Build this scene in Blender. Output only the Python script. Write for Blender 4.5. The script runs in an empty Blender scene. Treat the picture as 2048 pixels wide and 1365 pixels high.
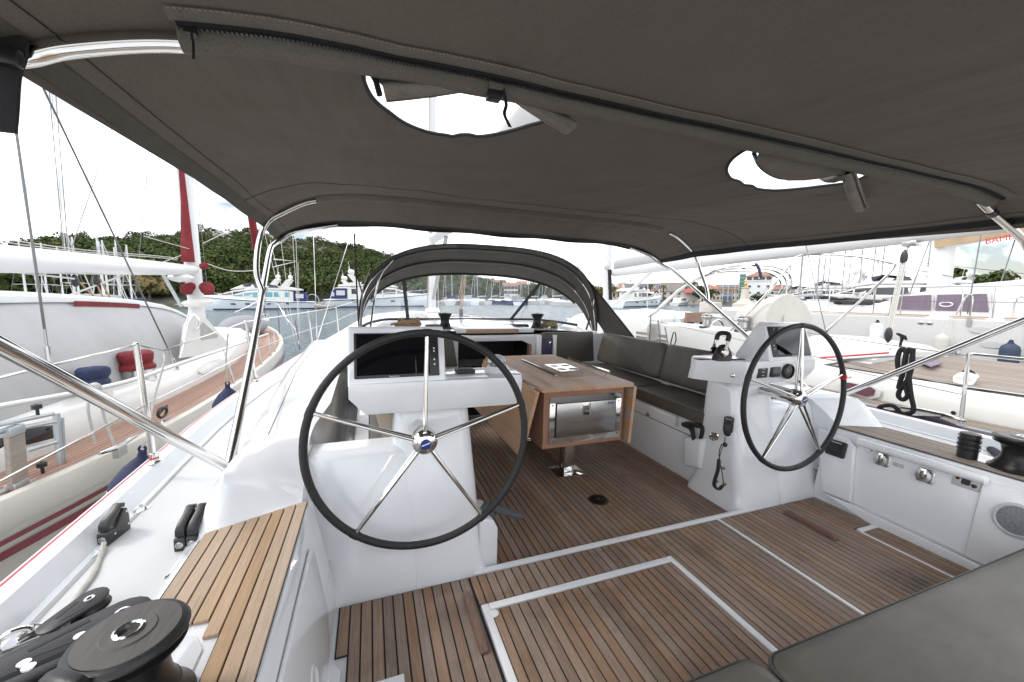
import bpy, bmesh, math, random
import numpy as np
from mathutils import Vector, Matrix, Quaternion, noise, geometry
from math import sin, cos, pi, radians, sqrt, exp
random.seed(7); np.random.seed(7)
S = bpy.context.scene
COL = S.collection
V = Vector
# ---------------------------------------------------------------- camera, frames
FL = 775.0                                   # focal length in photograph pixels (2048 wide)
CAM = V((0, 0, 1.5))
def _n(v): return V(v).normalized()
# boat axes in camera space (our yacht heels a little, so its frame differs from the level harbour)
_FW = _n((-285, 100.5, -FL)); _AT = _n(((FL*FL+100.5*42.5)/285, 42.5, -FL)); _UP = _AT.cross(_FW)
RB = Matrix((_AT, _FW, _UP))
_pt = math.atan2(90.5, FL); _UPW = V((0, cos(_pt), sin(_pt)))
_h = V((-285, 90.5, -FL)); _h = _h - _UPW*_h.dot(_UPW); _FWW = _h.normalized(); _ATW = _FWW.cross(_UPW)
RW = Matrix((_ATW, _FWW, _UPW))
HEEL = Matrix.Translation(CAM) @ (RW @ RB.transposed()).to_4x4() @ Matrix.Translation(-CAM)
def _pick(R, px, py, k):
    d = R @ V((px-1024, -(py-682.5), -FL))
    for a, i in (('x', 0), ('y', 1), ('z', 2)):
        if a in k: return CAM + d*((k[a]-CAM[i])/d[i])
def P(px, py, **k): return _pick(RB, px, py, k)      # survey of the photograph: point on a boat plane
def W(px, py, **k): return _pick(RW, px, py, k)      # the same for the harbour
cd = bpy.data.cameras.new('camera'); cam = bpy.data.objects.new('camera', cd); COL.objects.link(cam)
cd.sensor_width = 36; cd.lens = FL/2048*36; cd.clip_start = 0.02; cd.clip_end = 6000
cam.matrix_world = Matrix.Translation(CAM) @ RW.to_4x4()
S.camera = cam
# ---------------------------------------------------------------- world, sun, exposure
SUN_AZ = radians(-68); SUN_EL = radians(48)    # azimuth from straight ahead, negative = to port
sdir = V((sin(SUN_AZ)*cos(SUN_EL), cos(SUN_AZ)*cos(SUN_EL), sin(SUN_EL)))
wd = bpy.data.worlds.new('World'); S.world = wd; wd.use_nodes = True
nt = wd.node_tree; nt.nodes.clear(); N = nt.nodes.new; L = nt.links.new
sky = N('ShaderNodeTexSky'); sky.sky_type = 'NISHITA'; sky.sun_disc = False
sky.sun_elevation = SUN_EL; sky.sun_rotation = SUN_AZ; sky.air_density = 1.0; sky.dust_density = .7; sky.ozone_density = 1.0
tc = N('ShaderNodeTexCoord'); mp = N('ShaderNodeMapping'); mp.inputs['Scale'].default_value = (1.0, 1.0, 3.2); mp.inputs['Location'].default_value = (6.8, 3.6, 9.2)
no = N('ShaderNodeTexNoise'); no.inputs['Scale'].default_value = 2.3; no.inputs['Detail'].default_value = 7; no.inputs['Roughness'].default_value = .55
no.inputs['Distortion'].default_value = .35
rp = N('ShaderNodeValToRGB'); rp.color_ramp.elements[0].position = .385; rp.color_ramp.elements[0].color = (.10,)*3+(1,)
rp.color_ramp.elements[1].position = .53; rp.color_ramp.elements[1].color = (.93,)*3+(1,)
mx = N('ShaderNodeMixRGB'); mx.inputs[2].default_value = (8.6, 8.8, 9.1, 1)
bg = N('ShaderNodeBackground'); bg.inputs['Strength'].default_value = .13
wo = N('ShaderNodeOutputWorld')
L(tc.outputs['Generated'], mp.inputs['Vector']); L(mp.outputs[0], no.inputs['Vector']); L(no.outputs[0], rp.inputs[0])
sc = N('ShaderNodeVectorMath'); sc.operation = 'SCALE'; sc.inputs['Scale'].default_value = .27; L(sky.outputs[0], sc.inputs[0])
L(rp.outputs[0], mx.inputs[0]); L(sc.outputs[0], mx.inputs[1]); L(mx.outputs[0], bg.inputs[0]); L(bg.outputs[0], wo.inputs[0])
sl = bpy.data.lights.new('sun', 'SUN'); sl.energy = 0.55; sl.angle = radians(11); sl.color = (1, .955, .88)
so = bpy.data.objects.new('sun', sl); COL.objects.link(so); so.location = (0, 0, 60)
so.rotation_euler = (-sdir).to_track_quat('-Z', 'Y').to_euler()
S.view_settings.view_transform = 'Standard'; S.view_settings.look = 'None'; S.view_settings.gamma = 1
S.view_settings.use_curve_mapping = False; S.view_settings.exposure = 1.34
S.cycles.max_bounces = 8; S.cycles.transparent_max_bounces = 16
# ---------------------------------------------------------------- materials
MATS = {}
def mat(name, col, rough=.5, metal=0., coat=0., var=0., vscale=6., bump=0., bscale=80., stretch=None, col2=None, rnd=0., spec=.5, trans=0., emit=None, sub=0., extra=None):
    m = bpy.data.materials.new(name); m.use_nodes = True; t = m.node_tree; b = t.nodes['Principled BSDF']; MATS[name] = m
    N = t.nodes.new; L = t.links.new
    b.inputs['Base Color'].default_value = (*col, 1); b.inputs['Roughness'].default_value = rough; b.inputs['Metallic'].default_value = metal
    b.inputs['Coat Weight'].default_value = coat; b.inputs['Coat Roughness'].default_value = .08; b.inputs['Specular IOR Level'].default_value = spec
    vec = None
    if var or bump:
        tc = N('ShaderNodeTexCoord'); mp = N('ShaderNodeMapping'); L(tc.outputs['Object'], mp.inputs['Vector']); vec = mp.outputs[0]
        if stretch: mp.inputs['Scale'].default_value = stretch
        if rnd:
            oi = N('ShaderNodeObjectInfo'); vm = N('ShaderNodeVectorMath'); vm.operation = 'SCALE'; vm.inputs[0].default_value = (37, 91, 53)
            L(oi.outputs['Random'], vm.inputs['Scale']); L(vm.outputs[0], mp.inputs['Location'])
    out = None
    if var:
        n = N('ShaderNodeTexNoise'); n.inputs['Scale'].default_value = vscale; n.inputs['Detail'].default_value = 6; n.inputs['Roughness'].default_value = .62
        L(vec, n.inputs['Vector']); r = N('ShaderNodeValToRGB'); L(n.outputs[0], r.inputs[0])
        c2 = col2 or tuple(c*(1-var) for c in col)
        r.color_ramp.elements[0].position = .32; r.color_ramp.elements[0].color = (*c2, 1); r.color_ramp.elements[1].position = .68; r.color_ramp.elements[1].color = (*col, 1)
        out = r.outputs[0]
        rr = N('ShaderNodeMapRange'); rr.inputs[3].default_value = min(1, rough*1.15); rr.inputs[4].default_value = rough*.85
        L(n.outputs[0], rr.inputs[0]); L(rr.outputs[0], b.inputs['Roughness'])
    if rnd:
        oi = N('ShaderNodeObjectInfo'); hs = N('ShaderNodeHueSaturation'); mr = N('ShaderNodeMapRange')
        mr.inputs[3].default_value = 1-rnd; mr.inputs[4].default_value = 1+rnd; L(oi.outputs['Random'], mr.inputs[0]); L(mr.outputs[0], hs.inputs['Value'])
        m2 = N('ShaderNodeMath'); m2.operation = 'MULTIPLY'; m2.inputs[1].default_value = 7.31; fr = N('ShaderNodeMath'); fr.operation = 'FRACT'
        L(oi.outputs['Random'], m2.inputs[0]); L(m2.outputs[0], fr.inputs[0]); ms = N('ShaderNodeMapRange'); ms.inputs[3].default_value = 1-rnd*1.3; ms.inputs[4].default_value = 1+rnd*.6
        L(fr.outputs[0], ms.inputs[0]); L(ms.outputs[0], hs.inputs['Saturation'])
        if out: L(out, hs.inputs['Color'])
        else: hs.inputs['Color'].default_value = (*col, 1)
        out = hs.outputs[0]
    if out: L(out, b.inputs['Base Color'])
    if bump:
        n2 = N('ShaderNodeTexNoise'); n2.inputs['Scale'].default_value = bscale; n2.inputs['Detail'].default_value = 3; L(vec, n2.inputs['Vector'])
        bp = N('ShaderNodeBump'); bp.inputs['Strength'].default_value = bump; bp.inputs['Distance'].default_value = .01; L(n2.outputs[0], bp.inputs['Height']); L(bp.outputs[0], b.inputs['Normal'])
    if trans:                                  # thin cloth: some light passes through
        tr = N('ShaderNodeBsdfTranslucent'); tr.inputs[0].default_value = (*col, 1); ms = N('ShaderNodeMixShader'); ms.inputs[0].default_value = trans
        L(b.outputs[0], ms.inputs[1]); L(tr.outputs[0], ms.inputs[2]); L(ms.outputs[0], t.nodes['Material Output'].inputs[0])
    return m
GEL = mat('gelcoat_white', (.85, .865, .89), .16, coat=.5, var=.04, vscale=2.2)
GELW = mat('gelcoat_warm', (.68, .67, .64), .3, coat=.3, var=.06, vscale=1.6)
def nonskid(name, col):
    m = mat(name, col, .55, var=.05, vscale=3); t = m.node_tree; N = t.nodes.new; L = t.links.new
    tc = N('ShaderNodeTexCoord'); vo = N('ShaderNodeTexVoronoi'); vo.inputs['Scale'].default_value = 230; vo.inputs['Randomness'].default_value = .15
    L(tc.outputs['Object'], vo.inputs['Vector']); bp = N('ShaderNodeBump'); bp.inputs['Strength'].default_value = .35; bp.inputs['Distance'].default_value = .004
    L(vo.outputs['Distance'], bp.inputs['Height']); L(bp.outputs[0], t.nodes['Principled BSDF'].inputs['Normal']); return m
SKID = nonskid('nonskid_white', (.68, .69, .69))
def wood(name, c1, c2, stretch, rough, rnd, stain=(.06, .04, .03), amt=.35, bump=.25, pale=.15):
    m = bpy.data.materials.new(name); m.use_nodes = True; t = m.node_tree; b = t.nodes['Principled BSDF']; N = t.nodes.new; L = t.links.new
    tc = N('ShaderNodeTexCoord'); mp = N('ShaderNodeMapping'); mp.inputs['Scale'].default_value = stretch; L(tc.outputs['Object'], mp.inputs['Vector'])
    oi = N('ShaderNodeObjectInfo'); vm = N('ShaderNodeVectorMath'); vm.operation = 'SCALE'; vm.inputs[0].default_value = (13, 29, 17); L(oi.outputs['Random'], vm.inputs['Scale']); L(vm.outputs[0], mp.inputs['Location'])
    n = N('ShaderNodeTexNoise'); n.inputs['Scale'].default_value = 1; n.inputs['Detail'].default_value = 8; n.inputs['Roughness'].default_value = .68; n.inputs['Distortion'].default_value = .6; L(mp.outputs[0], n.inputs['Vector'])
    r = N('ShaderNodeValToRGB'); r.color_ramp.elements[0].position = .3; r.color_ramp.elements[0].color = (*c2, 1); r.color_ramp.elements[1].position = .7; r.color_ramp.elements[1].color = (*c1, 1); L(n.outputs[0], r.inputs[0])
    # wear: large weathered patches that run over neighbouring pieces
    g = N('ShaderNodeNewGeometry'); w = N('ShaderNodeTexNoise'); w.inputs['Scale'].default_value = 3.1; w.inputs['Detail'].default_value = 5; w.inputs['Roughness'].default_value = .7; L(g.outputs['Position'], w.inputs['Vector'])
    wr = N('ShaderNodeValToRGB'); wr.color_ramp.elements[0].position = .52; wr.color_ramp.elements[0].color = (0,)*3+(1,); wr.color_ramp.elements[1].position = .75; wr.color_ramp.elements[1].color = (amt,)*3+(1,); L(w.outputs[0], wr.inputs[0])
    mx = N('ShaderNodeMixRGB'); L(wr.outputs[0], mx.inputs[0]); L(r.outputs[0], mx.inputs[1]); mx.inputs[2].default_value = (*stain, 1)
    w2 = N('ShaderNodeTexNoise'); w2.inputs['Scale'].default_value = 1.7; w2.inputs['Detail'].default_value = 6; w2.inputs['Roughness'].default_value = .75; vo = N('ShaderNodeVectorMath'); vo.inputs[1].default_value = (7, 3, 1); L(g.outputs['Position'], vo.inputs[0]); L(vo.outputs[0], w2.inputs['Vector'])
    w2r = N('ShaderNodeValToRGB'); w2r.color_ramp.elements[0].position = .5; w2r.color_ramp.elements[0].color = (0,)*3+(1,); w2r.color_ramp.elements[1].position = .72; w2r.color_ramp.elements[1].color = (pale,)*3+(1,); L(w2.outputs[0], w2r.inputs[0])
    mx2 = N('ShaderNodeMixRGB'); L(w2r.outputs[0], mx2.inputs[0]); L(mx.outputs[0], mx2.inputs[1]); mx2.inputs[2].default_value = (.39, .33, .28, 1); mx = mx2
    hs = N('ShaderNodeHueSaturation'); L(mx.outputs[0], hs.inputs['Color'])
    a = N('ShaderNodeMapRange'); a.inputs[3].default_value = 1-rnd; a.inputs[4].default_value = 1+rnd; L(oi.outputs['Random'], a.inputs[0]); L(a.outputs[0], hs.inputs['Value'])
    m2 = N('ShaderNodeMath'); m2.operation = 'MULTIPLY'; m2.inputs[1].default_value = 9.7; fr = N('ShaderNodeMath'); fr.operation = 'FRACT'; L(oi.outputs['Random'], m2.inputs[0]); L(m2.outputs[0], fr.inputs[0])
    c = N('ShaderNodeMapRange'); c.inputs[3].default_value = .72; c.inputs[4].default_value = 1.15; L(fr.outputs[0], c.inputs[0]); L(c.outputs[0], hs.inputs['Saturation'])
    L(hs.outputs[0], b.inputs['Base Color']); b.inputs['Roughness'].default_value = rough; b.inputs['Specular IOR Level'].default_value = .3
    bp = N('ShaderNodeBump'); bp.inputs['Strength'].default_value = bump; bp.inputs['Distance'].default_value = .003; L(n.outputs[0], bp.inputs['Height']); L(bp.outputs[0], b.inputs['Normal'])
    MATS[name] = m; return m
TEAK = wood('teak_floor', (.345, .235, .168), (.215, .138, .095), (110, 5, 60), .58, .17, stain=(.12, .075, .052), amt=.7, pale=.38)
TEAKL = wood('teak_bright', (.60, .44, .30), (.44, .30, .195), (190, 6, 60), .6, .10, stain=(.3, .2, .13), amt=.25)
TEAKP = wood('teak_neighbour', (.46, .27, .19), (.30, .16, .11), (60, 3, 30), .65, .12, stain=(.35, .25, .2), amt=.4)
TEAKG = wood('teak_grey', (.35, .29, .24), (.22, .175, .14), (60, 3, 30), .65, .14, stain=(.3, .27, .24), amt=.4)
TABLE = wood('table_teak', (.62, .385, .245), (.46, .27, .16), (60, 4, 60), .42, .10, stain=(.28, .18, .12), amt=.4)
TABF = wood('table_front_teak', (.46, .25, .16), (.32, .16, .095), (6, 40, 60), .45, .08, stain=(.16, .07, .04), amt=.5)
CAULK = mat('caulk_black', (.012, .012, .013), .6)
def cloth(name, col, trans=.0, weave=900., rough=.9, var=.12, vs=3., wr=.0, wrs=(2, 6, 1)):
    m = mat(name, col, rough, var=var, vscale=vs, trans=trans, spec=.2); t = m.node_tree; N = t.nodes.new; L = t.links.new; b = t.nodes['Principled BSDF']
    tc = N('ShaderNodeTexCoord'); n = N('ShaderNodeTexNoise'); n.inputs['Scale'].default_value = weave; n.inputs['Detail'].default_value = 1; L(tc.outputs['Object'], n.inputs['Vector'])
    bp = N('ShaderNodeBump'); bp.inputs['Strength'].default_value = .25; bp.inputs['Distance'].default_value = .002; L(n.outputs[0], bp.inputs['Height'])
    src = b.inputs['Base Color'].links[0].from_socket; hn = N('ShaderNodeTexNoise'); hn.inputs['Scale'].default_value = 210; hn.inputs['Detail'].default_value = 4; hn.inputs['Roughness'].default_value = .8; L(tc.outputs['Object'], hn.inputs['Vector'])
    hr = N('ShaderNodeMapRange'); hr.inputs[1].default_value = .3; hr.inputs[2].default_value = .7; hr.inputs[3].default_value = .72; hr.inputs[4].default_value = 1.28; L(hn.outputs[0], hr.inputs[0]); hv = N('ShaderNodeHueSaturation'); L(src, hv.inputs['Color']); L(hr.outputs[0], hv.inputs['Value']); L(hv.outputs[0], b.inputs['Base Color'])
    if wr:
        mp = N('ShaderNodeMapping'); mp.inputs['Scale'].default_value = wrs; L(tc.outputs['Object'], mp.inputs['Vector']); n2 = N('ShaderNodeTexNoise'); n2.inputs['Scale'].default_value = 1; n2.inputs['Detail'].default_value = 3; L(mp.outputs[0], n2.inputs['Vector'])
        b2 = N('ShaderNodeBump'); b2.inputs['Strength'].default_value = wr; b2.inputs['Distance'].default_value = .10; L(n2.outputs[0], b2.inputs['Height']); L(bp.outputs[0], b2.inputs['Normal']); bp = b2
    L(bp.outputs[0], b.inputs['Normal']); return m
CANVAS = cloth('canvas_taupe', (.135, .116, .097), trans=.065, wr=.85, wrs=(3.2, .8, 1), weave=700.)
SLEEVE = cloth('canvas_sleeve', (.18, .162, .142), trans=.04, wr=.25, wrs=(4, 4, 4))
CANVD = cloth('canvas_dodger', (.12, .11, .096), trans=.0, wr=.4, wrs=(2, 2, 2))
LEATH = mat('cushion_vinyl', (.118, .106, .088), .44, var=.22, vscale=4, bump=.32, bscale=7, stretch=(1, 2.2, 1), spec=.5)
LEATHS = mat('cushion_sand', (.36, .30, .23), .5, var=.12, vscale=4, bump=.1, bscale=20)
STEEL = mat('stainless', (.72, .71, .69), .10, metal=1., var=.06, vscale=9)
STEELB = mat('stainless_brushed', (.55, .545, .53), .26, metal=1., var=.2, vscale=3, stretch=(1, 1, 14))
ALU = mat('aluminium_grey', (.50, .53, .55), .38, metal=.7, var=.12, vscale=8)
BLACK = mat('black_plastic', (.018, .018, .02), .38, var=.2, vscale=20)
RUBBER = mat('black_leather', (.014, .014, .016), .5, bump=.3, bscale=260)
WINCH = mat('winch_black', (.022, .021, .022), .34, metal=.35, var=.25, vscale=25, bump=.1, bscale=300)
WINCHT = mat('winch_top', (.115, .105, .095), .42, metal=.6, var=.25, vscale=4, stretch=(30, 3, 1))
GLASSK = mat('screen_glass', (.004, .0045, .006), .05, spec=.6)
WEBB = mat('black_webbing', (.015, .015, .017), .8, bump=.3, bscale=500)
NAVY = mat('navy_cover', (.018, .026, .075), .75, var=.3, vscale=8, bump=.3, bscale=10)
REDC = mat('red_cover', (.20, .012, .018), .75, var=.3, vscale=5, bump=.3, bscale=9)
REDP = mat('red_paint', (.62, .02, .03), .4)
DRED = mat('hull_red', (.16, .012, .02), .3, coat=.5)
ROPEW = mat('rope_white', (.66, .64, .59), .8, var=.25, vscale=90, bump=.6, bscale=330)
ROPEB = mat('rope_beige', (.46, .30, .18), .85, var=.45, vscale=60, bump=.6, bscale=260)
ROPEG = mat('rope_khaki', (.38, .29, .16), .85, var=.4, vscale=60, bump=.6, bscale=260)
ROPEK = mat('rope_black', (.012, .012, .014), .8, bump=.6, bscale=260)
CREAM = mat('cream_cover', (.60, .57, .52), .85, var=.1, vscale=4, bump=.25, bscale=7)
WCANV = mat('white_canvas', (.42, .418, .42), .8, var=.1, vscale=2.5, bump=.25, bscale=5)
TAN = mat('tan_sailbag', (.47, .34, .21), .85, var=.2, vscale=3, bump=.4, bscale=5)
HULLW = mat('hull_white', (.66, .65, .635), .28, coat=.4, var=.05, vscale=.9)
HULLC = mat('hull_cream', (.66, .62, .55), .3, coat=.4, var=.08, vscale=1.3)
HULLB = mat('hull_bluewhite', (.74, .79, .83), .25, coat=.5, var=.04, vscale=.6)
MASTW = mat('mast_white', (.66, .66, .66), .3, var=.05, vscale=3)
GLSD = mat('tinted_glass', (.012, .015, .02), .04, spec=.7)
GLSB = mat('blue_canvas', (.012, .02, .10), .6)
PURP = mat('purple_curtain', (.24, .185, .245), .7, var=.3, vscale=3, stretch=(1, 26, .3))
TXT_W = mat('print_white', (.75, .75, .75), .5)
TXT_R = mat('print_red', (.62, .02, .03), .5)
BLUEP = mat('emblem_blue', (.01, .03, .22), .3, coat=.5)
# clear vinyl pane: mostly see-through, with sheen and a little milky scatter
vin = bpy.data.materials.new('clear_vinyl'); vin.use_nodes = True; t = vin.node_tree; b = t.nodes['Principled BSDF']
b.inputs['Base Color'].default_value = (.8, .82, .84, 1); b.inputs['Roughness'].default_value = .12; tr = t.nodes.new('ShaderNodeBsdfTransparent'); ms = t.nodes.new('ShaderNodeMixShader')
nz = t.nodes.new('ShaderNodeTexNoise'); nz.inputs['Scale'].default_value = 3.; nz.inputs['Detail'].default_value = 6; nz.inputs['Distortion'].default_value = 1.5
mr = t.nodes.new('ShaderNodeMapRange'); mr.inputs[1].default_value = .4; mr.inputs[2].default_value = .75; mr.inputs[3].default_value = .10; mr.inputs[4].default_value = .34
tcn = t.nodes.new('ShaderNodeTexCoord'); t.links.new(tcn.outputs['Object'], nz.inputs['Vector']); t.links.new(nz.outputs[0], mr.inputs[0]); t.links.new(mr.outputs[0], ms.inputs[0])
t.links.new(tr.outputs[0], ms.inputs[1]); t.links.new(b.outputs[0], ms.inputs[2]); t.links.new(ms.outputs[0], t.nodes['Material Output'].inputs[0]); VINYL = vin
# ---------------------------------------------------------------- mesh building
FRAME = ['B']; BOAT = []; OFF = {}
class M:
    def __init__(s): s.v = []; s.f = []
    def add(s, vs, fs):
        o = len(s.v); s.v += [V(v) for v in vs]; s.f += [tuple(i+o for i in f) for f in fs]; return s
    def box(s, a, b):
        x0, y0, z0 = a; x1, y1, z1 = b
        return s.add([(x0,y0,z0),(x1,y0,z0),(x1,y1,z0),(x0,y1,z0),(x0,y0,z1),(x1,y0,z1),(x1,y1,z1),(x0,y1,z1)],
                     [(0,3,2,1),(4,5,6,7),(0,1,5,4),(1,2,6,5),(2,3,7,6),(3,0,4,7)])
    def bar(s, a, b, w, h, up=(0,0,1)):
        a = V(a); b = V(b); d = (b-a).normalized(); u = V(up); r = d.cross(u).normalized(); u = r.cross(d)
        return s.prism([a+r*w/2*i+u*h/2*j for i, j in ((-1,-1),(1,-1),(1,1),(-1,1))], b-a)
    def prism(s, poly, vec):
        poly = [V(p) for p in poly]; n = len(poly); vec = V(vec)
        return s.add(poly+[p+vec for p in poly], [tuple(range(n))[::-1], tuple(range(n, 2*n))]+[(i, (i+1) % n, (i+1) % n+n, i+n) for i in range(n)])
    def tube(s, pts, r, n=8, closed=False, smooth=0, cap=True):
        pts = [V(p) for p in pts]
        rs = r if isinstance(r, (list, tuple)) else [r]*len(pts)
        if smooth:
            q = []; qr = []; m = len(pts); rng = range(m if closed else m-1)
            for i in rng:
                p0 = pts[(i-1) % m] if (closed or i) else pts[0]*2-pts[1]; p1 = pts[i]; p2 = pts[(i+1) % m]
                p3 = pts[(i+2) % m] if (closed or i+2 < m) else pts[-1]*2-pts[-2]
                for k in range(smooth):
                    t = k/smooth
                    q.append(.5*((2*p1)+(p2-p0)*t+(2*p0-5*p1+4*p2-p3)*t*t+(3*p1-p0-3*p2+p3)*t*t*t)); qr.append(rs[i]*(1-t)+rs[(i+1) % m]*t)
            if not closed: q.append(pts[-1]); qr.append(rs[-1])
            pts, rs = q, qr
        m = len(pts); o = len(s.v); ref = None
        for i, p in enumerate(pts):
            if closed: d = pts[(i+1) % m]-pts[(i-1) % m]
            else: d = pts[min(i+1, m-1)]-pts[max(i-1, 0)]
            if d.length < 1e-9: d = V((0, 0, 1))
            d.normalize()
            if ref is None:
                ref = d.orthogonal().normalized()
            else:
                ref = ref-d*ref.dot(d)
                ref = ref.normalized() if ref.length > 1e-6 else d.orthogonal().normalized()
            w = d.cross(ref)
            for k in range(n):
                a = 2*pi*k/n; s.v.append(p+(ref*cos(a)+w*sin(a))*rs[i])
        for i in range(m if closed else m-1):
            j = (i+1) % m
            for k in range(n): s.f.append((o+i*n+k, o+i*n+(k+1) % n, o+j*n+(k+1) % n, o+j*n+k))
        if not closed and cap: s.f.append(tuple(o+k for k in range(n))[::-1]); s.f.append(tuple(o+(m-1)*n+k for k in range(n)))
        return s
    def lathe(s, prof, c, axis=(0,0,1), n=24, cap=True):
        c = V(c); ax = V(axis).normalized(); u = ax.orthogonal().normalized(); w = ax.cross(u); o = len(s.v)
        for r, h in prof:
            for k in range(n): a = 2*pi*k/n; s.v.append(c+ax*h+(u*cos(a)+w*sin(a))*r)
        for i in range(len(prof)-1):
            for k in range(n): s.f.append((o+i*n+k, o+i*n+(k+1) % n, o+(i+1)*n+(k+1) % n, o+(i+1)*n+k))
        if cap: s.f.append(tuple(o+k for k in range(n))[::-1]); s.f.append(tuple(o+(len(prof)-1)*n+k for k in range(n)))
        return s
    def loft(s, secs, closed=True, caps=True):
        n = len(secs[0]); o = len(s.v)
        for q in secs: s.v += [V(p) for p in q]
        for i in range(len(secs)-1):
            for k in range(n if closed else n-1): s.f.append((o+i*n+k, o+i*n+(k+1) % n, o+(i+1)*n+(k+1) % n, o+(i+1)*n+k))
        if caps and closed: s.f.append(tuple(o+k for k in range(n))[::-1]); s.f.append(tuple(o+(len(secs)-1)*n+k for k in range(n)))
        return s
    def grid(s, fn, nu, nv):
        return s.loft([[fn(i/(nu-1), j/(nv-1)) for j in range(nv)] for i in range(nu)], closed=False)
    def ell(s, c, r, nu=12, nv=16):
        c = V(c); o = len(s.v); r = V(r) if hasattr(r, '__len__') else V((r, r, r))
        pr = [(sin(pi*i/nu), cos(pi*i/nu)) for i in range(nu+1)]
        for a, h in pr:
            for k in range(nv): t = 2*pi*k/nv; s.v.append(c+V((a*cos(t)*r.x, a*sin(t)*r.y, h*r.z)))
        for i in range(nu):
            for k in range(nv): s.f.append((o+i*nv+k, o+(i+1)*nv+k, o+(i+1)*nv+(k+1) % nv, o+i*nv+(k+1) % nv))
        return s
    def mirror(s, cx=1.53):
        s.v = [V((2*cx-v.x, v.y, v.z)) for v in s.v]; s.f = [f[::-1] for f in s.f]; return s
    def xf(s, mat): s.v = [mat @ v for v in s.v]; return s
def mesh(name, m, material, bevel=0., seg=2, smooth=35, off=V((0,0,0)), recalc=True):
    me = bpy.data.meshes.new(name); me.from_pydata([v-off for v in m.v], [], m.f)
    bm = bmesh.new(); bm.from_mesh(me)
    if recalc or bevel:
        bmesh.ops.remove_doubles(bm, verts=bm.verts, dist=1e-6)
        bmesh.ops.recalc_face_normals(bm, faces=bm.faces)
    if bevel:
        ed = [e for e in bm.edges if len(e.link_faces) == 2 and e.calc_face_angle(0) > radians(28)]
        bmesh.ops.bevel(bm, geom=ed, offset=bevel, segments=seg, profile=.5, affect='EDGES', clamp_overlap=True)
    bm.to_mesh(me); bm.free()
    if smooth:
        me.shade_smooth(); me.set_sharp_from_angle(angle=radians(smooth))
    me.materials.append(material); return me
def tag(o, label=None, cat=None, group=None, kind=None):
    if label: o['label'] = label
    if cat: o['category'] = cat
    if group: o['group'] = group
    if kind: o['kind'] = kind
    return o
def obj(name, m, material, parent=None, label=None, cat=None, group=None, kind=None, **k):
    if parent is None:
        vs = m.v; off = V(((min(v.x for v in vs)+max(v.x for v in vs))/2, (min(v.y for v in vs)+max(v.y for v in vs))/2, min(v.z for v in vs)))
    else: off = OFF[parent.name]
    o = bpy.data.objects.new(name, mesh(name, m, material, off=off, **k)); COL.objects.link(o); OFF[o.name] = off
    if parent is None:
        o.location = off
        if FRAME[0] == 'B': BOAT.append(o)
    else: o.parent = parent
    return tag(o, label, cat, group, kind)
def thing(name, label, cat, loc, group=None, kind=None):
    o = bpy.data.objects.new(name, None); COL.objects.link(o); o.location = loc; o.empty_display_size = .05; OFF[o.name] = V(loc)
    if FRAME[0] == 'B': BOAT.append(o)
    return tag(o, label, cat, group, kind)
def words(name, text, size, origin, xd, yd, material, parent, depth=.001):
    cu = bpy.data.curves.new(name, 'FONT'); cu.body = text; cu.size = size; cu.extrude = depth; cu.align_x = 'CENTER'; cu.align_y = 'CENTER'
    to = bpy.data.objects.new(name, cu); COL.objects.link(to); dg = bpy.context.evaluated_depsgraph_get()
    me = bpy.data.meshes.new_from_object(to.evaluated_get(dg)); bpy.data.objects.remove(to)
    xd = V(xd).normalized(); yd = V(yd); yd = (yd-xd*yd.dot(xd)).normalized(); zd = xd.cross(yd)
    mt = Matrix((xd, yd, zd)).transposed().to_4x4(); off = OFF[parent.name] if parent else V((0, 0, 0)); mt.translation = V(origin)-off
    me.transform(mt); me.materials.clear(); me.materials.append(material)
    o = bpy.data.objects.new(name, me); COL.objects.link(o)
    if parent: o.parent = parent; OFF[o.name] = off
    elif FRAME[0] == 'B': BOAT.append(o)
    return o
def rrect(w, d, r, n=4):
    pts = []
    for cx, cy, a0 in ((w/2-r, d/2-r, 0), (-w/2+r, d/2-r, 90), (-w/2+r, -d/2+r, 180), (w/2-r, -d/2+r, 270)):
        for k in range(n+1): a = radians(a0+90*k/n); pts.append((cx+r*cos(a), cy+r*sin(a)))
    return pts
def lerp(a, b, t): return a+(b-a)*t
def interp(x, xs, ys): return float(np.interp(x, xs, ys))
def spl(pts, n=8):
    m = M(); out = []; pts = [V(p) for p in pts]
    for i in range(len(pts)-1):
        p0 = pts[i-1] if i else pts[0]*2-pts[1]; p1 = pts[i]; p2 = pts[i+1]; p3 = pts[i+2] if i+2 < len(pts) else pts[-1]*2-pts[-2]
        for k in range(n):
            t = k/n; out.append(.5*((2*p1)+(p2-p0)*t+(2*p0-5*p1+4*p2-p3)*t*t+(3*p1-p0-3*p2+p3)*t*t*t))
    return out+[pts[-1]]
CX = 1.53
def mxx(x): return 2*CX-x
def MV(v): return V((2*CX-v[0], v[1], v[2]))

WIRE = mat('wire_grey', (.16, .16, .16), .4, metal=.6)
MASTF = mat('mast_far', (.30, .31, .32), .4, metal=.3)
# ================================================================ OUR YACHT: floors
PW_ = .048; GAP = .0068
_pc = {}
def plank(parent, x, y0, y1, z, material, w=None, th=.012, name='plank'):
    w = w or (PW_-GAP); key = (round(w, 4), round(y1-y0, 3), th, material.name)
    if key not in _pc:
        m = M().box((-w/2, 0, -th), (w/2, y1-y0, 0)); me = mesh(name, m, material, bevel=.0014, seg=1, smooth=0); _pc[key] = me
    o = bpy.data.objects.new(name, _pc[key]); COL.objects.link(o); o.parent = parent; o.location = V((x, y0, z))-OFF[parent.name]; OFF[o.name] = OFF[parent.name]
    return o
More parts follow.
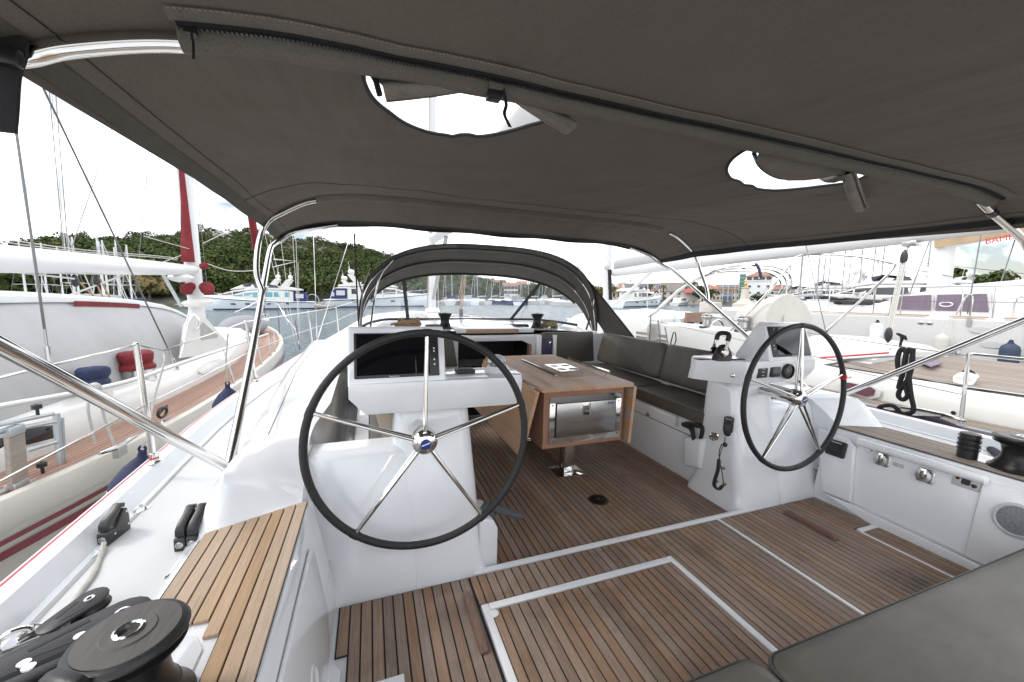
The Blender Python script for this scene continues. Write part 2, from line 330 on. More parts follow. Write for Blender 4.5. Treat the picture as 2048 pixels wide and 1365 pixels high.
# aft floor (helm area)
m = M().box((-.32, -1.2, -.10), (3.38, 1.86, -.012)).box((.5, 1.8605, -.13), (2.6, 1.897, -.0005))
fl = obj('aft_cockpit_floor', m, GEL, kind='structure', bevel=.004)
cb = M()
for a, b in (((-.1165, .2, -.011), (.474, 1.852, -.006)), ((-.165, 1.576, -.011), (-.117, 1.852, -.006)), ((.474, 1.652, -.011), (2.212, 1.852, -.006)), ((.518, .2, -.011), (1.594, 1.606, -.006)),
             ((1.634, .2, -.011), (2.212, 1.652, -.006)), ((2.236, .2, -.011), (3.005, 1.852, -.006)), ((3.005, 1.475, -.011), (3.20, 1.852, -.006)), ((3.027, .2, -.011), (3.20, 1.435, -.006))): cb.box(a, b)
obj('caulking', cb, CAULK, fl)
# plank regions (x0, x1, y0, y1); planks keep one common spacing and are cut at the borders
REG = [(-.163, -.115, 1.58, 1.846), (-.1135, .474, .25, 1.848), (.474, 1.636, 1.654, 1.848), (.520, 1.592, .25, 1.602), (1.6375, 2.210, .25, 1.848), (2.240, 3.002, .25, 1.848), (3.0025, 3.195, 1.48, 1.845), (3.030, 3.195, .25, 1.43)]
for rx0, rx1, ry0, ry1 in REG:
    k = math.floor((rx0+.137)/PW_)
    while -.137+k*PW_-PW_/2 < rx1:
        xa = max(rx0, -.137+k*PW_-(PW_-GAP)/2); xb = min(rx1, -.137+k*PW_+(PW_-GAP)/2); k += 1
        if xb-xa > .009: plank(fl, (xa+xb)/2, ry0, ry1, 0, TEAK, w=round(xb-xa, 4))
# white gelcoat ribs between the teak panels
for a_, b_ in (((.478, .2, -.02), (.515, 1.648, .001)), ((.5155, 1.609, -.02), (1.5965, 1.648, .001)), ((1.597, .2, -.02), (1.633, 1.648, .001)), ((2.214, .2, -.02), (2.236, 1.852, .001)), ((3.006, .2, -.02), (3.026, 1.44, .001)), ((3.0265, 1.438, -.02), (3.21, 1.472, .001))): obj('gelcoat_rib', M().box(a_, b_), GEL, fl, bevel=.0035)
m = M().lathe([(.011, 0), (.022, .0), (.022, .004), (.017, .006), (0.001, .006)], P(988, 1228, z=.001)); obj('hatch_latch', m, GEL, fl)
# recesses moulded in the floor's port corner
pa = P(660, 1300, z=0)
m = M().prism([(-.30, 1.2, .0), (-.15, 1.2, .0), (-.135, 1.50, .0), (-.16, 1.545, .0), (-.30, 1.55, 0)], (0, 0, .004)); obj('drain_ledge', m, GEL, fl, bevel=.002)
fr = []
ca = P(808, 1348, z=0)
obj('corner_hatch_rim', M().box((-.10, .8, -.004), (ca.x, ca.y, .0025)), GEL, fl, bevel=.002); obj('corner_hatch_board', M().box((-.07, .8, .0028), (ca.x-.03, ca.y-.03, .0045)), TEAK, fl)
# foot chocks
CHOCK = wood('chock_teak', (.24, .125, .075), (.15, .07, .042), (60, 6, 60), .45, .1)
for q, lab in ((((930, 1188), (970, 1310)), 'small brown wooden foot chock screwed to the floor below the port wheel'), (((1570, 1025), (1674, 1082)), 'reddish wooden foot chock lying near the sockets on the starboard floor')):
    a = P(*q[0], z=0.0); b = P(*q[1], z=0.0); xx = (a.x+b.x)/2; L0 = a.y-b.y
    m = M().loft([[(xx-w, b.y+L0*t, .001), (xx+w, b.y+L0*t, .001), (xx+w*.7, b.y+L0*t, h), (xx-w*.7, b.y+L0*t, h)] for t, w, h in ((0, .019, .012), (.05, .02, .03), (.12, .021, .04), (.88, .021, .04), (.95, .02, .03), (1, .019, .012))])
    obj('foot_chock', m, CHOCK, None, lab, 'foot chock', bevel=.004)
# forward floor, one small step down
ZF = -.06
m = M().box((.30, 1.8985, -.16), (2.76, 4.74, ZF-.012)); ff = obj('forward_cockpit_floor', m, GEL, kind='structure')
obj('caulking', M().box((.5, 1.8995, ZF-.011), (2.58, 4.66, ZF-.006)), CAULK, ff)
x = .525
while x < 2.56:
    plank(ff, x, 1.914, 4.65, ZF, TEAK); x += PW_
plank(ff, CX, 1.901, 1.909, ZF, TEAK, w=2.05)
c = P(1197, 1000, z=ZF)
dr = thing('floor_drain', 'round blackened brass plate set in the teak floor aft of the table', 'deck plate', c)
obj('rim', M().lathe([(.078, .0005), (.078, .003), (.066, .0055), (.062, .003)], c, n=32, cap=False), BLACK, dr)
obj('lid', M().lathe([(.063, .0005), (.063, .003), (.03, .0042), (.0, .0042)], c, n=32, cap=False), mat('tarnished_brass', (.045, .032, .02), .42, metal=.8, var=.6, vscale=40), dr)
obj('screw', M().lathe([(.012, .004), (.012, .006), (.0, .007)], c, n=10, cap=False), STEELB, dr)
# ================================================================ hull, decks, coamings (mirrored port/starboard)
TK = ((-1.6, -.93), (0, -1.02), (1.59, -1.10), (2.23, -1.125), (3.15, -1.16), (4.2, -1.13), (5.16, -1.04), (6.19, -.94), (9, -.62), (13.66, -.08), (15.2, .62), (16.6, 1.45))
_tk = spl([(x, y, 0) for y, x in TK], 10)
def toe(y): return interp(y, [p.y for p in _tk], [p.x for p in _tk])
def sheer(y): return .58+.0*y if y < 5 else .58+.012*(y-5)
YS = [-1.6, -1, -.4, .2, .8, 1.4, 2, 2.6, 3.2, 3.8, 4.4, 5, 5.6, 6.2, 7, 8, 9, 10, 11, 12, 13, 13.66, 14.4, 15.2, 16, 16.6]
for side in (0, 1):
    def mk(m): return m.mirror() if side else m
    nm = 'starboard' if side else 'port'
    h = M().loft([[(toe(y)+.135, y, sheer(y)-.078), (toe(y)+.115, y, sheer(y)-.072), (toe(y)+.09, y, sheer(y)-.03), (toe(y)+.075, y, sheer(y)-.006), (toe(y)+.06, y, sheer(y)), (toe(y)+.012, y, sheer(y)), (toe(y), y, sheer(y)-.012),
                   (toe(y)-.005, y, sheer(y)-.25), (toe(y)+.04, y, -.4), (toe(y)+.22, y, -1.3)] for y in YS], closed=False)
    ho = obj('hull_side_'+nm, mk(h), GEL, kind='structure')
    st = M().loft([[(toe(y)+.020, y, sheer(y)+.0015), (toe(y)+.027, y, sheer(y)+.0015)] for y in YS], closed=False); obj('red_pinstripe', mk(st), REDP, ho, recalc=False)
    d = M().loft([[(-.63 if y < 1.85 else -.35 if y < 5.2 else min(1.53, toe(y)+1.6), y, sheer(y)-.082), (toe(y)+.3, y, sheer(y)-.082), (toe(y)+.11, y, sheer(y)-.0795)] for y in YS[:-1]], closed=False)
    do = obj('side_deck_'+nm, mk(d), SKID, kind='structure')
    # seam at the foot of the bulwark
    sm = M().loft([[(toe(y)+.140, y, sheer(y)-.0795), (toe(y)+.146, y, sheer(y)-.0785), (toe(y)+.152, y, sheer(y)-.0795)] for y in YS[:-3]], closed=False); obj('bulwark_seam', mk(sm), mat('seam_grey', (.35, .36, .36), .7), do, recalc=False)
    # side bench: inner wall, moulding under the teak
    w = M().prism([(-.175, -1.2, -.02), (-.185, -1.2, .1), (-.262, -1.2, .52), (-.275, -1.2, .544), (-.30, -1.2, .55), (-.62, -1.2, .55), (-.66, -1.2, .52), (-.70, -1.2, .42), (-.70, -1.2, -.02)], (0, 3.08, 0))
    wb = obj('side_bench_'+nm, mk(w), GEL, kind='structure')
    # teak bench top
    xs = [-.298-.042*i for i in range(8)]
    bed = M().prism([(-.278, -.6, .5505), (-.278, 1.852, .5505), (-.60, 1.712, .5505), (-.618, 1.66, .5505), (-.618, 1.235, .5505), (-.452, 1.235, .5505), (-.405, 1.17, .5505), (-.40, -.6, .5505)], (0, 0, .004))
    obj('caulking', mk(bed), CAULK, wb)
    for i, xx in enumerate(xs):
        y1 = interp(xx, (-.60, -.278), (1.705, 1.846)); y0 = -.6 if xx > -.40 else (1.228 if xx < -.45 else 1.165)
        s = .0185
        m = M().prism([(xx-s, y0, .551), (xx+s, y0, .551), (xx+s, y1+s*.43, .551), (xx-s, y1-s*.43, .551)], (0, 0, .0105)); obj('plank', mk(m), TEAKG if side else TEAKL, wb, bevel=.0014, seg=1, smooth=0)  # port planks paler than starboard: sunlit look put into the teak colour
    # raised coaming forward of the helm
    cols = [(-.20, 0), (-.275, 0), (-.30, 1), (-.42, 1), (-.54, 1), (-.585, .96), (-.63, .7), (-.68, .25), (-.72, 0)]
    def T(xq, y):
        t = min(1, max(0, (xq+.6)/.33)); yb = lerp(1.70, 1.845, t); yt = lerp(1.90, 2.25, t); s = min(1, max(0, (y-yb)/(yt-yb))); s = sin(s*pi/2)
        return .552+s*.203+max(0, y-2.2)*.035
    ys = [1.70, 1.80, 1.838, 1.85, 1.87, 1.89, 1.91, 1.94, 1.97, 2.0, 2.05, 2.10, 2.15, 2.2, 2.25, 2.32, 2.4, 2.55, 2.7, 3.2, 3.8, 4.4, 5.0, 5.4]
    g = []
    for yg in ys:
        row = []
        for xq, k in cols:
            xc_ = max(-.6, min(-.27, xq)); yb = lerp(1.70, 1.845, (xc_+.6)/.33); y = yg+(yb-1.845)*(1-min(1, max(0, (yg-1.9)/.6)))
            fx = xq-(.10*min(1, max(0, (y-2.2)/1.5)) if xq < -.3 else -.05*min(1, max(0, (y-2.3)/.4)))
            hh = T(xc_, y)
            if k == 0: row.append((fx, y, .40 if xq < -.5 else .2))
            else: row.append((fx, y, lerp(.49, hh, k)))
        g.append(row)
    co = obj('coaming_'+nm, mk(M().loft(g, closed=False)), GEL, kind='structure', smooth=60)
    jl = []
    for y in np.linspace(2.22, 5.2, 40): fx = -.50-.10*min(1, max(0, (y-2.2)/1.5)); jl.append((fx, y, T(-.5, y)+.0005))
    obj('coaming_joint', mk(M().tube(jl, .0028, 5)), MATS['seam_grey'], co)
    # aft bulkhead of the settee, beside the pedestal
    bk = M().prism([(-.30, 1.862, -.10), (-.30, 1.866, .03), (-.30, 1.895, .10), (-.30, 1.985, .45), (-.30, 2.035, .66), (-.30, 2.06, .685), (-.30, 2.20, .69), (-.30, 2.22, .67), (-.30, 2.22, -.1)], (.50, 0, 0))
    obj('settee_bulkhead_'+nm, mk(bk), GEL, kind='structure', bevel=.012, seg=3)
    # settee base
    sb = M().prism([(.505, 2.1, ZF-.02), (.515, 2.1, .43), (.49, 2.1, .465), (.44, 2.1, .47), (-.12, 2.1, .47), (-.12, 2.1, ZF-.02)], (0, 2.62, 0)); so_ = obj('settee_base_'+nm, mk(sb), GEL, kind='structure', bevel=.006)
    # groove of the locker lid
    lg = M().box((.5105, 2.42, .335), (.5165, 4.4, .341)).box((.5105, 2.42, .341), (.5165, 2.425, .45)); obj('locker_lid_groove', mk(lg), mat('shadow_gap', (.10, .10, .10), .8), so_)
# ================================================================ deck and cabin forward
cab = []
for y, hw, z in ((4.72, 1.62, 1.00), (5.6, 1.58, 1.02), (7.0, 1.35, 1.02), (9.0, .95, .98), (11, .55, .90), (11.6, .3, .72)):
    cab.append([(CX-hw-.2, y, .45), (CX-hw-.06, y, z-.14), (CX-hw+.06, y, z-.03), (CX-hw*.6, y, z+.025), (CX, y, z+.045), (CX+hw*.6, y, z+.025), (CX+hw-.06, y, z-.03), (CX+hw+.06, y, z-.14), (CX+hw+.2, y, .45)])
m = M().loft(cab, closed=False); o = len(m.v)
cabin = obj('coachroof', m, GEL, kind='structure', smooth=50)
m = M().loft([[(CX-toe(y)*0-(CX-toe(y))+.3, y, sheer(y)-.083), (CX, y, sheer(y)-.05), (CX+(CX-toe(y))-.3, y, sheer(y)-.083)] for y in YS[11:-1]], closed=False); obj('foredeck', m, SKID, kind='structure')
# cabin bulkhead with companionway
YB = 4.70
bk = M()
bk.prism([(-.1, YB, -.2), (1.02, YB, -.2), (1.02, YB, .98), (-.1, YB, .98)], (0, .05, 0)).prism([(2.04, YB, -.2), (3.16, YB, -.2), (3.16, YB, .98), (2.04, YB, .98)], (0, .05, 0))
cbk = obj('cabin_bulkhead', bk, GEL, kind='structure')
cw = thing('companionway', 'dark companionway opening with white frame and teak slide behind the table', 'companionway', (CX, YB, -.06))
INT = mat('dark_interior', (.02, .014, .012), .6); DOORP = mat('plum_panel', (.045, .03, .09), .4)
m = M().box((1.0, YB+.8, -.8), (2.06, YB+.84, .98)).box((.98, YB+.01, -.8), (1.0, YB+.84, .98)).box((2.06, YB+.01, -.8), (2.08, YB+.84, .98)).box((.98, YB+.01, -.84), (2.08, YB+.84, -.8)); obj('interior', m, INT, cw)
obj('frame', M().prism([(1.02, YB-.03, .98), (1.02, YB-.03, .90), (1.86, YB-.03, .90), (2.0, YB-.03, .84), (2.0, YB-.03, .3), (2.04, YB-.03, .3), (2.06, YB-.03, .98)], (0, .06, 0)), GEL, cw, bevel=.008)
obj('post', M().box((1.965, YB-.028, .2), (1.998, YB+.05, .86)), TABF, cw)
obj('slide_top', M().box((1.12, YB-.06, 1.005), (1.80, YB+.02, 1.06)), TABLE, cw, bevel=.006)
obj('slide', M().box((1.0, YB+.03, 1.0), (2.05, YB+1.1, 1.055)), GEL, cw, bevel=.01)
dp = obj('plum_locker', M().box((2.10, YB-.10, .45), (2.27, YB-.02, .93)), DOORP, None, 'dark plum locker panel with latch beside the companionway', 'locker', bevel=.006)
m = M().box((2.055, YB-.13, .3), (2.095, YB-.02, .98)).box((2.275, YB-.13, .3), (2.315, YB-.02, .98)); obj('jamb', m, GEL, dp, bevel=.006)
obj('latch', M().box((2.21, YB-.115, .84), (2.24, YB-.1, .89)), STEEL, dp, bevel=.003)
# ================================================================ pedestals
def pedestal(side):
    sec = []
    for z, x0, x1, y0, dp_ in ((-.07, -.06, .60, 1.870, .55), (.0, -.04, .59, 1.874, .53), (.04, .015, .575, 1.885, .50), (.12, .05, .565, 1.905, .46), (.45, .085, .55, 1.985, .38), (.80, .112, .525, 2.065, .30), (.86, .118, .52, 2.08, .28), (.885, .135, .505, 2.095, .25), (.89, .17, .47, 2.13, .18)):
        sec.append([((x0+x1)/2+u, y0+dp_/2+v, z) for u, v in rrect(x1-x0, dp_, min(.085, dp_*.24), 5)])
    m = M().loft(sec)
    return m.mirror() if side else m
pl = ('white moulded helm station with the large black rimmed wheel on the port side', 'white moulded helm station with the smaller looking wheel on the starboard side')
PED = []
for s in (0, 1):
    t = thing('helm_station', pl[s], 'helm station', (.3 if not s else mxx(.3), 2.1, 0), 'helm stations'); PED.append(t)
    obj('column', pedestal(s), GEL, t, smooth=60)
    m = M().lathe([(.05, 0), (.05, .012), (.042, .018), (.042, .045), (.0, .045)], (.315, 2.2, .888), n=20).box((.18, 2.14, .888), (.46, 2.26, .9))
    obj('swivel_mount', m.mirror() if s else m, STEEL, t)
# engine stop / chain locker box beside the port pedestal with grey lever
t = thing('winch_handle_holder', 'white holder box with grey winch handle on the side of the port pedestal', 'holder', (.62, 2.0, ZF))
m = M().prism([(.55, 1.93, ZF), (.655, 1.93, ZF+.0), (.655, 1.93, .19), (.63, 1.93, .24), (.55, 1.93, .27)], (0, .24, 0)); obj('box', m, GEL, t, bevel=.012, seg=3)
m = M().bar((.60, 2.02, .30), (.645, 1.99, .235), .05, .05).tube([(.625, 2.0, .29), (.70, 1.97, .265), (.80, 1.93, .235)], [.027, .022, .02], 10); obj('handle', m, mat('grey_plastic', (.07, .075, .085), .45), t)
# ================================================================ bimini top
BX = 1.51; BW = 2.33
ST = ((-1.3, 2.0, 1.86), (1.28, 2.175, 2.02), (3.9, 2.37, 2.03), (4.57, 2.22, 2.0))
def hw(y): return interp(y, (-1.3, 1.3, 4.57), (2.2, 2.27, 2.375))
def zc(x, y):
    ys = [s[0] for s in ST]; zt = interp(y, ys, [s[1] for s in ST]); ze = interp(y, ys, [s[2] for s in ST])
    u = min(1, abs(x-BX)/hw(y)); z = ze+(zt-ze)*(1-u**8)
    for a, b in zip(ys, ys[1:]):
        if a <= y <= b: t = (y-a)/(b-a); z -= .030*4*t*(1-t)*(1-u**4) if b-a > 1 else .006*4*t*(1-t)
    # creases that run out from the bows and corners
    k = noise.noise(V((x*3.2+y*.9, y*.55, 0)))*.015+noise.noise(V((x*10+y*2.2, y*1.4, 5)))*.006*min(1, u*1.8+.25)+noise.noise(V((x*2.2, y*7, 9)))*.004*max(0, (x-1.2)/2.6)
    return z+k*min(1, .12+min(abs(y-q[0]) for q in ST[1:])/.45)
def hit(px, py, f=zc):
    d = RB @ V((px-1024, -(py-682.5), -FL)); d.normalize(); lo, hi = .3, 9.
    t = lo
    while t < hi:
        p = CAM+d*t
        if p.z > f(p.x, p.y): break
        t += .01
    return CAM+d*t
H1 = [(727, 140), (729, 160), (742, 188), (765, 213), (800, 238), (830, 254), (862, 264), (890, 269), (905, 272), (920, 269), (940, 268), (955, 271), (975, 270), (1000, 266), (1030, 258), (1060, 249), (1088, 240), (1120, 222), (1142, 200)]
H2 = [(1509, 290), (1490, 299), (1470, 313), (1457, 328), (1454, 342), (1462, 356), (1478, 362), (1487, 368), (1504, 371), (1515, 377), (1540, 380), (1565, 380), (1600, 377), (1640, 372), (1685, 366), (1712, 360), (1735, 350)]
YM = 1.28
def loop(hp):
    a = [hit(*p) for p in hp]; a = [V((p.x, p.y)) for p in a]
    fine = [V((p.x, p.y)) for p in spl([(p.x, p.y, 0) for p in a], 4)]
    base = YM+.03
    L0, R0 = fine[0], fine[-1]; n = 14
    back = [V((lerp(R0.x, L0.x, i/n), base)) for i in range(0, n+1)]
    return fine+back
loops = [loop(H1), loop(H2)]
y0b, y1b = -.12, 4.57
pts = []; edges = []
def inpoly(p, poly):
    c = False; j = len(poly)-1
    for i in range(len(poly)):
        a, b = poly[i], poly[j]
        if (a.y > p[1]) != (b.y > p[1]) and p[0] < (b.x-a.x)*(p[1]-a.y)/(b.y-a.y)+a.x: c = not c
        j = i
    return c
def near(p, poly): return min((V(p)-q).length for q in poly) < .022
NU, NV = 96, 130
for j in range(NV+1):
    y = lerp(y0b, y1b, j/NV)
    for i in range(NU+1):
        u = -1+2*i/NU; u = math.copysign(abs(u)**.8, u); p = V((BX+u*hw(y), y))
        if any(inpoly(p, l) or near(p, l) for l in loops): continue
        pts.append(p)
for l in loops:
    o = len(pts); pts += l; edges += [(o+i, o+(i+1) % len(l)) for i in range(len(l))]
r = geometry.delaunay_2d_cdt(pts, edges, [], 0, 1e-5)
vs = [V((p.x, p.y, zc(p.x, p.y))) for p in r[0]]; fs = []
for f in r[2]:
    c = sum((V((vs[i].x, vs[i].y)) for i in f), V((0, 0)))/3
    if any(inpoly(c, l) for l in loops) or abs(c.x-BX) > hw(c.y)*1.001: continue
    fs.append(tuple(f))
bim = thing('bimini', 'taupe canvas bimini top stretched over the helm on bent steel bows', 'bimini', (BX, 1.5, 1.9))
can = obj('canopy', M().add(vs, fs), CANVAS, bim, smooth=80)
def onc(x, y, dz=-.004): return V((x, y, zc(x, y)+dz))
for l, nm_ in ((loops[0], 'port'), (loops[1], 'starboard')):
    n = len(l)-15; obj('vent_binding', M().tube([onc(p.x, p.y, -.002) for p in l[:n+1]], .0075, 6), WEBB, bim)
# hems and seams
for sgn in (-1, 1):
    e = [(BX+sgn*hw(y), y) for y in np.linspace(y0b, y1b, 60)]
    m = M().loft([[(x-sgn*.055, y, zc(x-sgn*.055, y)-.006), (x-sgn*.003, y, zc(x, y)-.010), (x+sgn*.006, y, zc(x, y)-.004), (x+sgn*.006, y, zc(x, y)+.008)] for x, y in e], closed=False)
    obj('side_hem', m, WEBB if sgn > 0 else CANVD, bim)
    m = M().tube([onc(x-sgn*.10, y, -.004) for x, y in e], .0016, 4); obj('stitching', m, WEBB, bim)
e = [(BX+u*hw(y1b), y1b) for u in np.linspace(-1, 1, 70)]
obj('front_hem', M().loft([[(x, y-.075, zc(x, y-.075)-.007), (x, y+.004, zc(x, y)-.014+.006*sin(x*9)), (x, y+.01, zc(x, y)-.03+.008*sin(x*7)), (x, y+.016, zc(x, y)-.0)] for x, y in e], closed=False), WEBB, bim)
# thin seam across the canopy ahead of the vents
obj('seam', M().tube([onc(BX+u*hw(3.1)*.98, 3.1+.25*(1-u*u), -.003) for u in np.linspace(-1, 1, 60)], .0018, 4), WEBB, bim)
# sleeves
def sleeve(yc, x0, x1, half, drop, nm_, yf=None):
    sec = []
    for x in np.linspace(x0, x1, 60):
        yy = yc; z = zc(x, yy)-.008; wv = .006*noise.noise(V((x*5, 3, 1)))
        sec.append([(x, yy-half, zc(x, yy-half)-.004), (x, yy-half*.7, z-drop*.75+wv), (x, yy-half*.2, z-drop+wv), (x, yy+half*.3, z-drop*.92+wv), (x, yy+half*.8, z-drop*.6), (x, yy+half, zc(x, yy+half)-.006+wv)])
    return M().loft(sec, closed=False)
obj('bow_sleeve', sleeve(YM-.022, -.42, 3.42, .045, .050, ''), SLEEVE, bim, smooth=60)
obj('front_bow_sleeve', sleeve(3.9, -.42, 3.28, .075, .045, ''), SLEEVE, bim, smooth=60)
# zip on the middle sleeve with its grey tape
ztape = M().loft([[(x, YM-.128, zc(x, YM-.128)-.005), (x, YM-.105, zc(x, YM-.105)-.016), (x, YM-.092, zc(x, YM-.09)-.018)] for x in np.linspace(-.42, 3.42, 60)], closed=False); obj('zip_tape', ztape, SLEEVE, bim)
zp = obj('zip', M().tube([(x, YM-.082, zc(x, YM-.08)-.017+.003*noise.noise(V((x*6, 0, 0)))) for x in np.linspace(-.41, 3.41, 70)], .0125, 6), WEBB, bim)
m = M()
for x in np.linspace(-.40, 3.4, 380): m.box((x-.0022, YM-.090, zc(x, YM-.08)-.032), (x+.0022, YM-.075, zc(x, YM-.08)-.028))
obj('zip_teeth', m, BLACK, zp, kind='stuff', smooth=0, recalc=False)
a = V((-.385, YM-.08, zc(-.385, YM-.08)-.032)); obj('zip_pull', M().box(a-V((.012, .01, .008)), a+V((.012, .01, .004))).tube([a, a+V((.004, .0, -.025)), a+V((.002, .0, -.062))], .003, 6), BLACK, zp)
st = M()
for x in np.linspace(-.41, 3.41, 330): st.box((x-.0035, YM-.126, zc(x, YM-.126)-.0085), (x+.0035, YM-.1245, zc(x, YM-.126)-.006))
obj('stitching', st, mat('thread_pale', (.30, .28, .25), .8), bim, kind='stuff', smooth=0, recalc=False)
FLAP = cloth('flap_canvas_lit', (.28, .255, .222), trans=.08, wr=.5, wrs=(8, 8, 8))  # paler copy of the canvas; the flaps' brighter lighting is in its colour
# rolled-up vent flaps tied to the middle bow with a strap and buckle
def roll(A, B, ra, rb, sag, n=14, k=12, squash=.75):
    A = V(A); B = V(B); d = (B-A).normalized(); up = V((0, 0, 1)); w = d.cross(up).normalized(); u2 = w.cross(d); sec = []
    for i in range(n+1):
        t = i/n; c = A.lerp(B, t)-up*sag*4*t*(1-t); rr = lerp(ra, rb, t**.75)
        sec.append([c+(w*cos(a)*1.0+u2*sin(a)*squash)*rr*(1-.30*j/k) for j, a in ((j, -.6+2*pi*1.15*j/k) for j in range(k+1))])
    return M().loft(sec, closed=False)
K = P(986, 166, y=YM-.03); eL = P(768, 184, y=YM+.02); eR = P(1138, 256, y=YM+.075)
obj('rolled_flap', roll(K, eL, .014, .042, .004, squash=.62), FLAP, bim, smooth=60); obj('rolled_flap', roll(K, eR, .014, .042, .004, squash=.7), FLAP, bim, smooth=60)
h0 = loops[0]
def web(hpts, A, B, n=10, sag=.0, far=.0):      # cloth between the hole's corner and the roll
    top = [onc(lerp(hpts[0].x, hpts[1].x, t), lerp(hpts[0].y, hpts[1].y, t), -.012) for t in np.linspace(0, 1, n)]
    bot = [V(A).lerp(V(B), t) for t in np.linspace(0, 1, n)]
    return M().loft([[a.lerp(b, s)-V((0, 0, sag*sin(pi*s))) for s in np.linspace(0, 1, 7)] for a, b in zip(top, bot)], closed=False)
obj('flap_web', web((V((h0[0].x+.01, YM+.03)), V((K.x-.05, YM+.03))), eL+V((.0, 0, .012)), K+V((-.04, 0, .0)), sag=.004), SLEEVE, bim)
obj('flap_web', web((V((K.x+.05, YM+.03)), V((loops[0][-16].x-.0, YM+.03))), K+V((.04, 0, 0)), eR+V((.02, 0, .01)), sag=.006), SLEEVE, bim)
obj('flap_binding', M().tube([onc(h0[0].x+.012, YM+.03, -.01), eL.lerp(onc(h0[0].x+.012, YM+.03, -.01), .5)-V((0, 0, .006)), eL+V((-.012, 0, -.012))], .009, 6), WEBB, bim)
bk = obj('strap', M().box((K.x-.017, YM-.155, K.z+.03), (K.x+.017, YM-.05, K.z+.038)).box((K.x-.017, YM-.060, K.z-.01), (K.x+.017, YM-.052, K.z+.036)).box((K.x-.022, YM-.072, K.z-.035), (K.x+.022, YM-.04, K.z-.005)), SLEEVE, bim, bevel=.002)
obj('buckle', M().box((K.x-.022, YM-.067, K.z-.008), (K.x+.022, YM-.058, K.z+.012)).box((K.x-.022, YM-.063, K.z-.055), (K.x+.022, YM-.02, K.z-.02)), BLACK, bk, bevel=.003)
obj('strap_tail', M().loft([[p+V((-.006, 0, 0)), p+V((.006, 0, 0))] for p in spl([K+V((.02, -.04, -.03)), K+V((.035, -.03, -.07)), K+V((.03, -.03, -.10)), K+V((.05, -.03, -.135))], 5)], closed=False), WEBB, bk, recalc=False)
# starboard flap: hanging scoop and tail
K2 = hit(1690, 322); K2 = V((K2.x, YM+.0, K2.z-.05))
q = [hit(*p) for p in ((1509, 292), (1520, 318), (1540, 336), (1565, 345), (1590, 342), (1615, 332))]; q = [p+V((0, -.0, -.03)) for p in q]
top = [V((lerp(q[0].x, K2.x-.03, t), YM+.035, zc(lerp(q[0].x, K2.x, t), YM+.035)-.015)) for t in np.linspace(0, 1, 6)]
g = []
for a, b in zip(top, q): g.append([a.lerp(b, s)-V((0, 0, .05*sin(pi*s))) for s in np.linspace(0, 1, 8)])
g.append([K2.lerp(K2+V((.0, .02, -.02)), s) for s in np.linspace(0, 1, 8)])
obj('rolled_flap', M().loft(g, closed=False), SLEEVE, bim, smooth=60); obj('flap_binding', M().tube(q, .009, 6, smooth=3), WEBB, bim)
e2 = hit(1722, 398)-V((0, 0, .06)); obj('rolled_flap', roll(K2, e2, .03, .05, .01), FLAP, bim, smooth=60)
e3 = hit(1655, 345)-V((0, 0, .02)); obj('rolled_flap', roll(K2, e3, .03, .045, .02), SLEEVE, bim, smooth=60)
obj('buckle', M().box(K2+V((-.02, -.05, .0)), K2+V((.02, -.03, .03))), STEEL, bim, bevel=.003)
# ---------------------------------------------------------------- frame of bent tubes
def side_pts(s, pts): return [MV(p) if s else V(p) for p in pts]
FOOT = P(452, 942, z=.585); FOOT.x = -.665
frame = obj('frame_bow', M().tube(spl([(-1.0, .98, 1.70), (-1.06, 1.1, 1.76), (-1.06, 1.22, 1.84), (-1.0, YM, 1.90), (-.90, YM, 1.965)]+[(x, YM, zc(x, YM)-.024) for x in (-.74, -.65, -.5, -.35)], 8), .023, 12), STEEL, bim)
obj('frame_bow', M().tube(spl([(4.09, .94, 1.66), (4.16, 1.1, 1.72), (4.17, 1.22, 1.79), (4.10, YM, 1.86), (3.98, YM, 1.925), (3.75, YM, 1.997), (3.55, YM, 2.055)]+[(3.38, YM, zc(3.38, YM)-.03)], 8), .023, 12), STEEL, bim)
obj('tube_collar', M().tube([(3.56, YM, 2.052), (3.51, YM, 2.066)], .026, 12), BLACK, bim)
AB = [spl([(-.665, 2.17, .62), (-.90, 1.38, 1.34), (-1.02, .98, 1.70), (-1.1, .6, 2.0), (-1.04, .25, 2.12), (-.85, .0, 2.13)]+[(x, -.08, zc(x, -.08)-.03) for x in (-.6, -.3)], 8), spl([(3.725, 2.17, .62), (4.0, 1.23, 1.41), (4.12, .82, 1.755), (4.16, .55, 1.95), (4.06, .25, 2.08), (3.85, .0, 2.1)]+[(x, -.08, zc(x, -.08)-.03) for x in (3.6, 3.3)], 8)]
for A_ in AB: obj('aft_bow', M().tube(A_, .0225, 12), STEEL, bim)
obj('aft_bow', M().tube([(x, -.08, zc(x, -.08)-.03) for x in np.linspace(-.3, 3.3, 30)], .0225, 12), STEEL, bim)
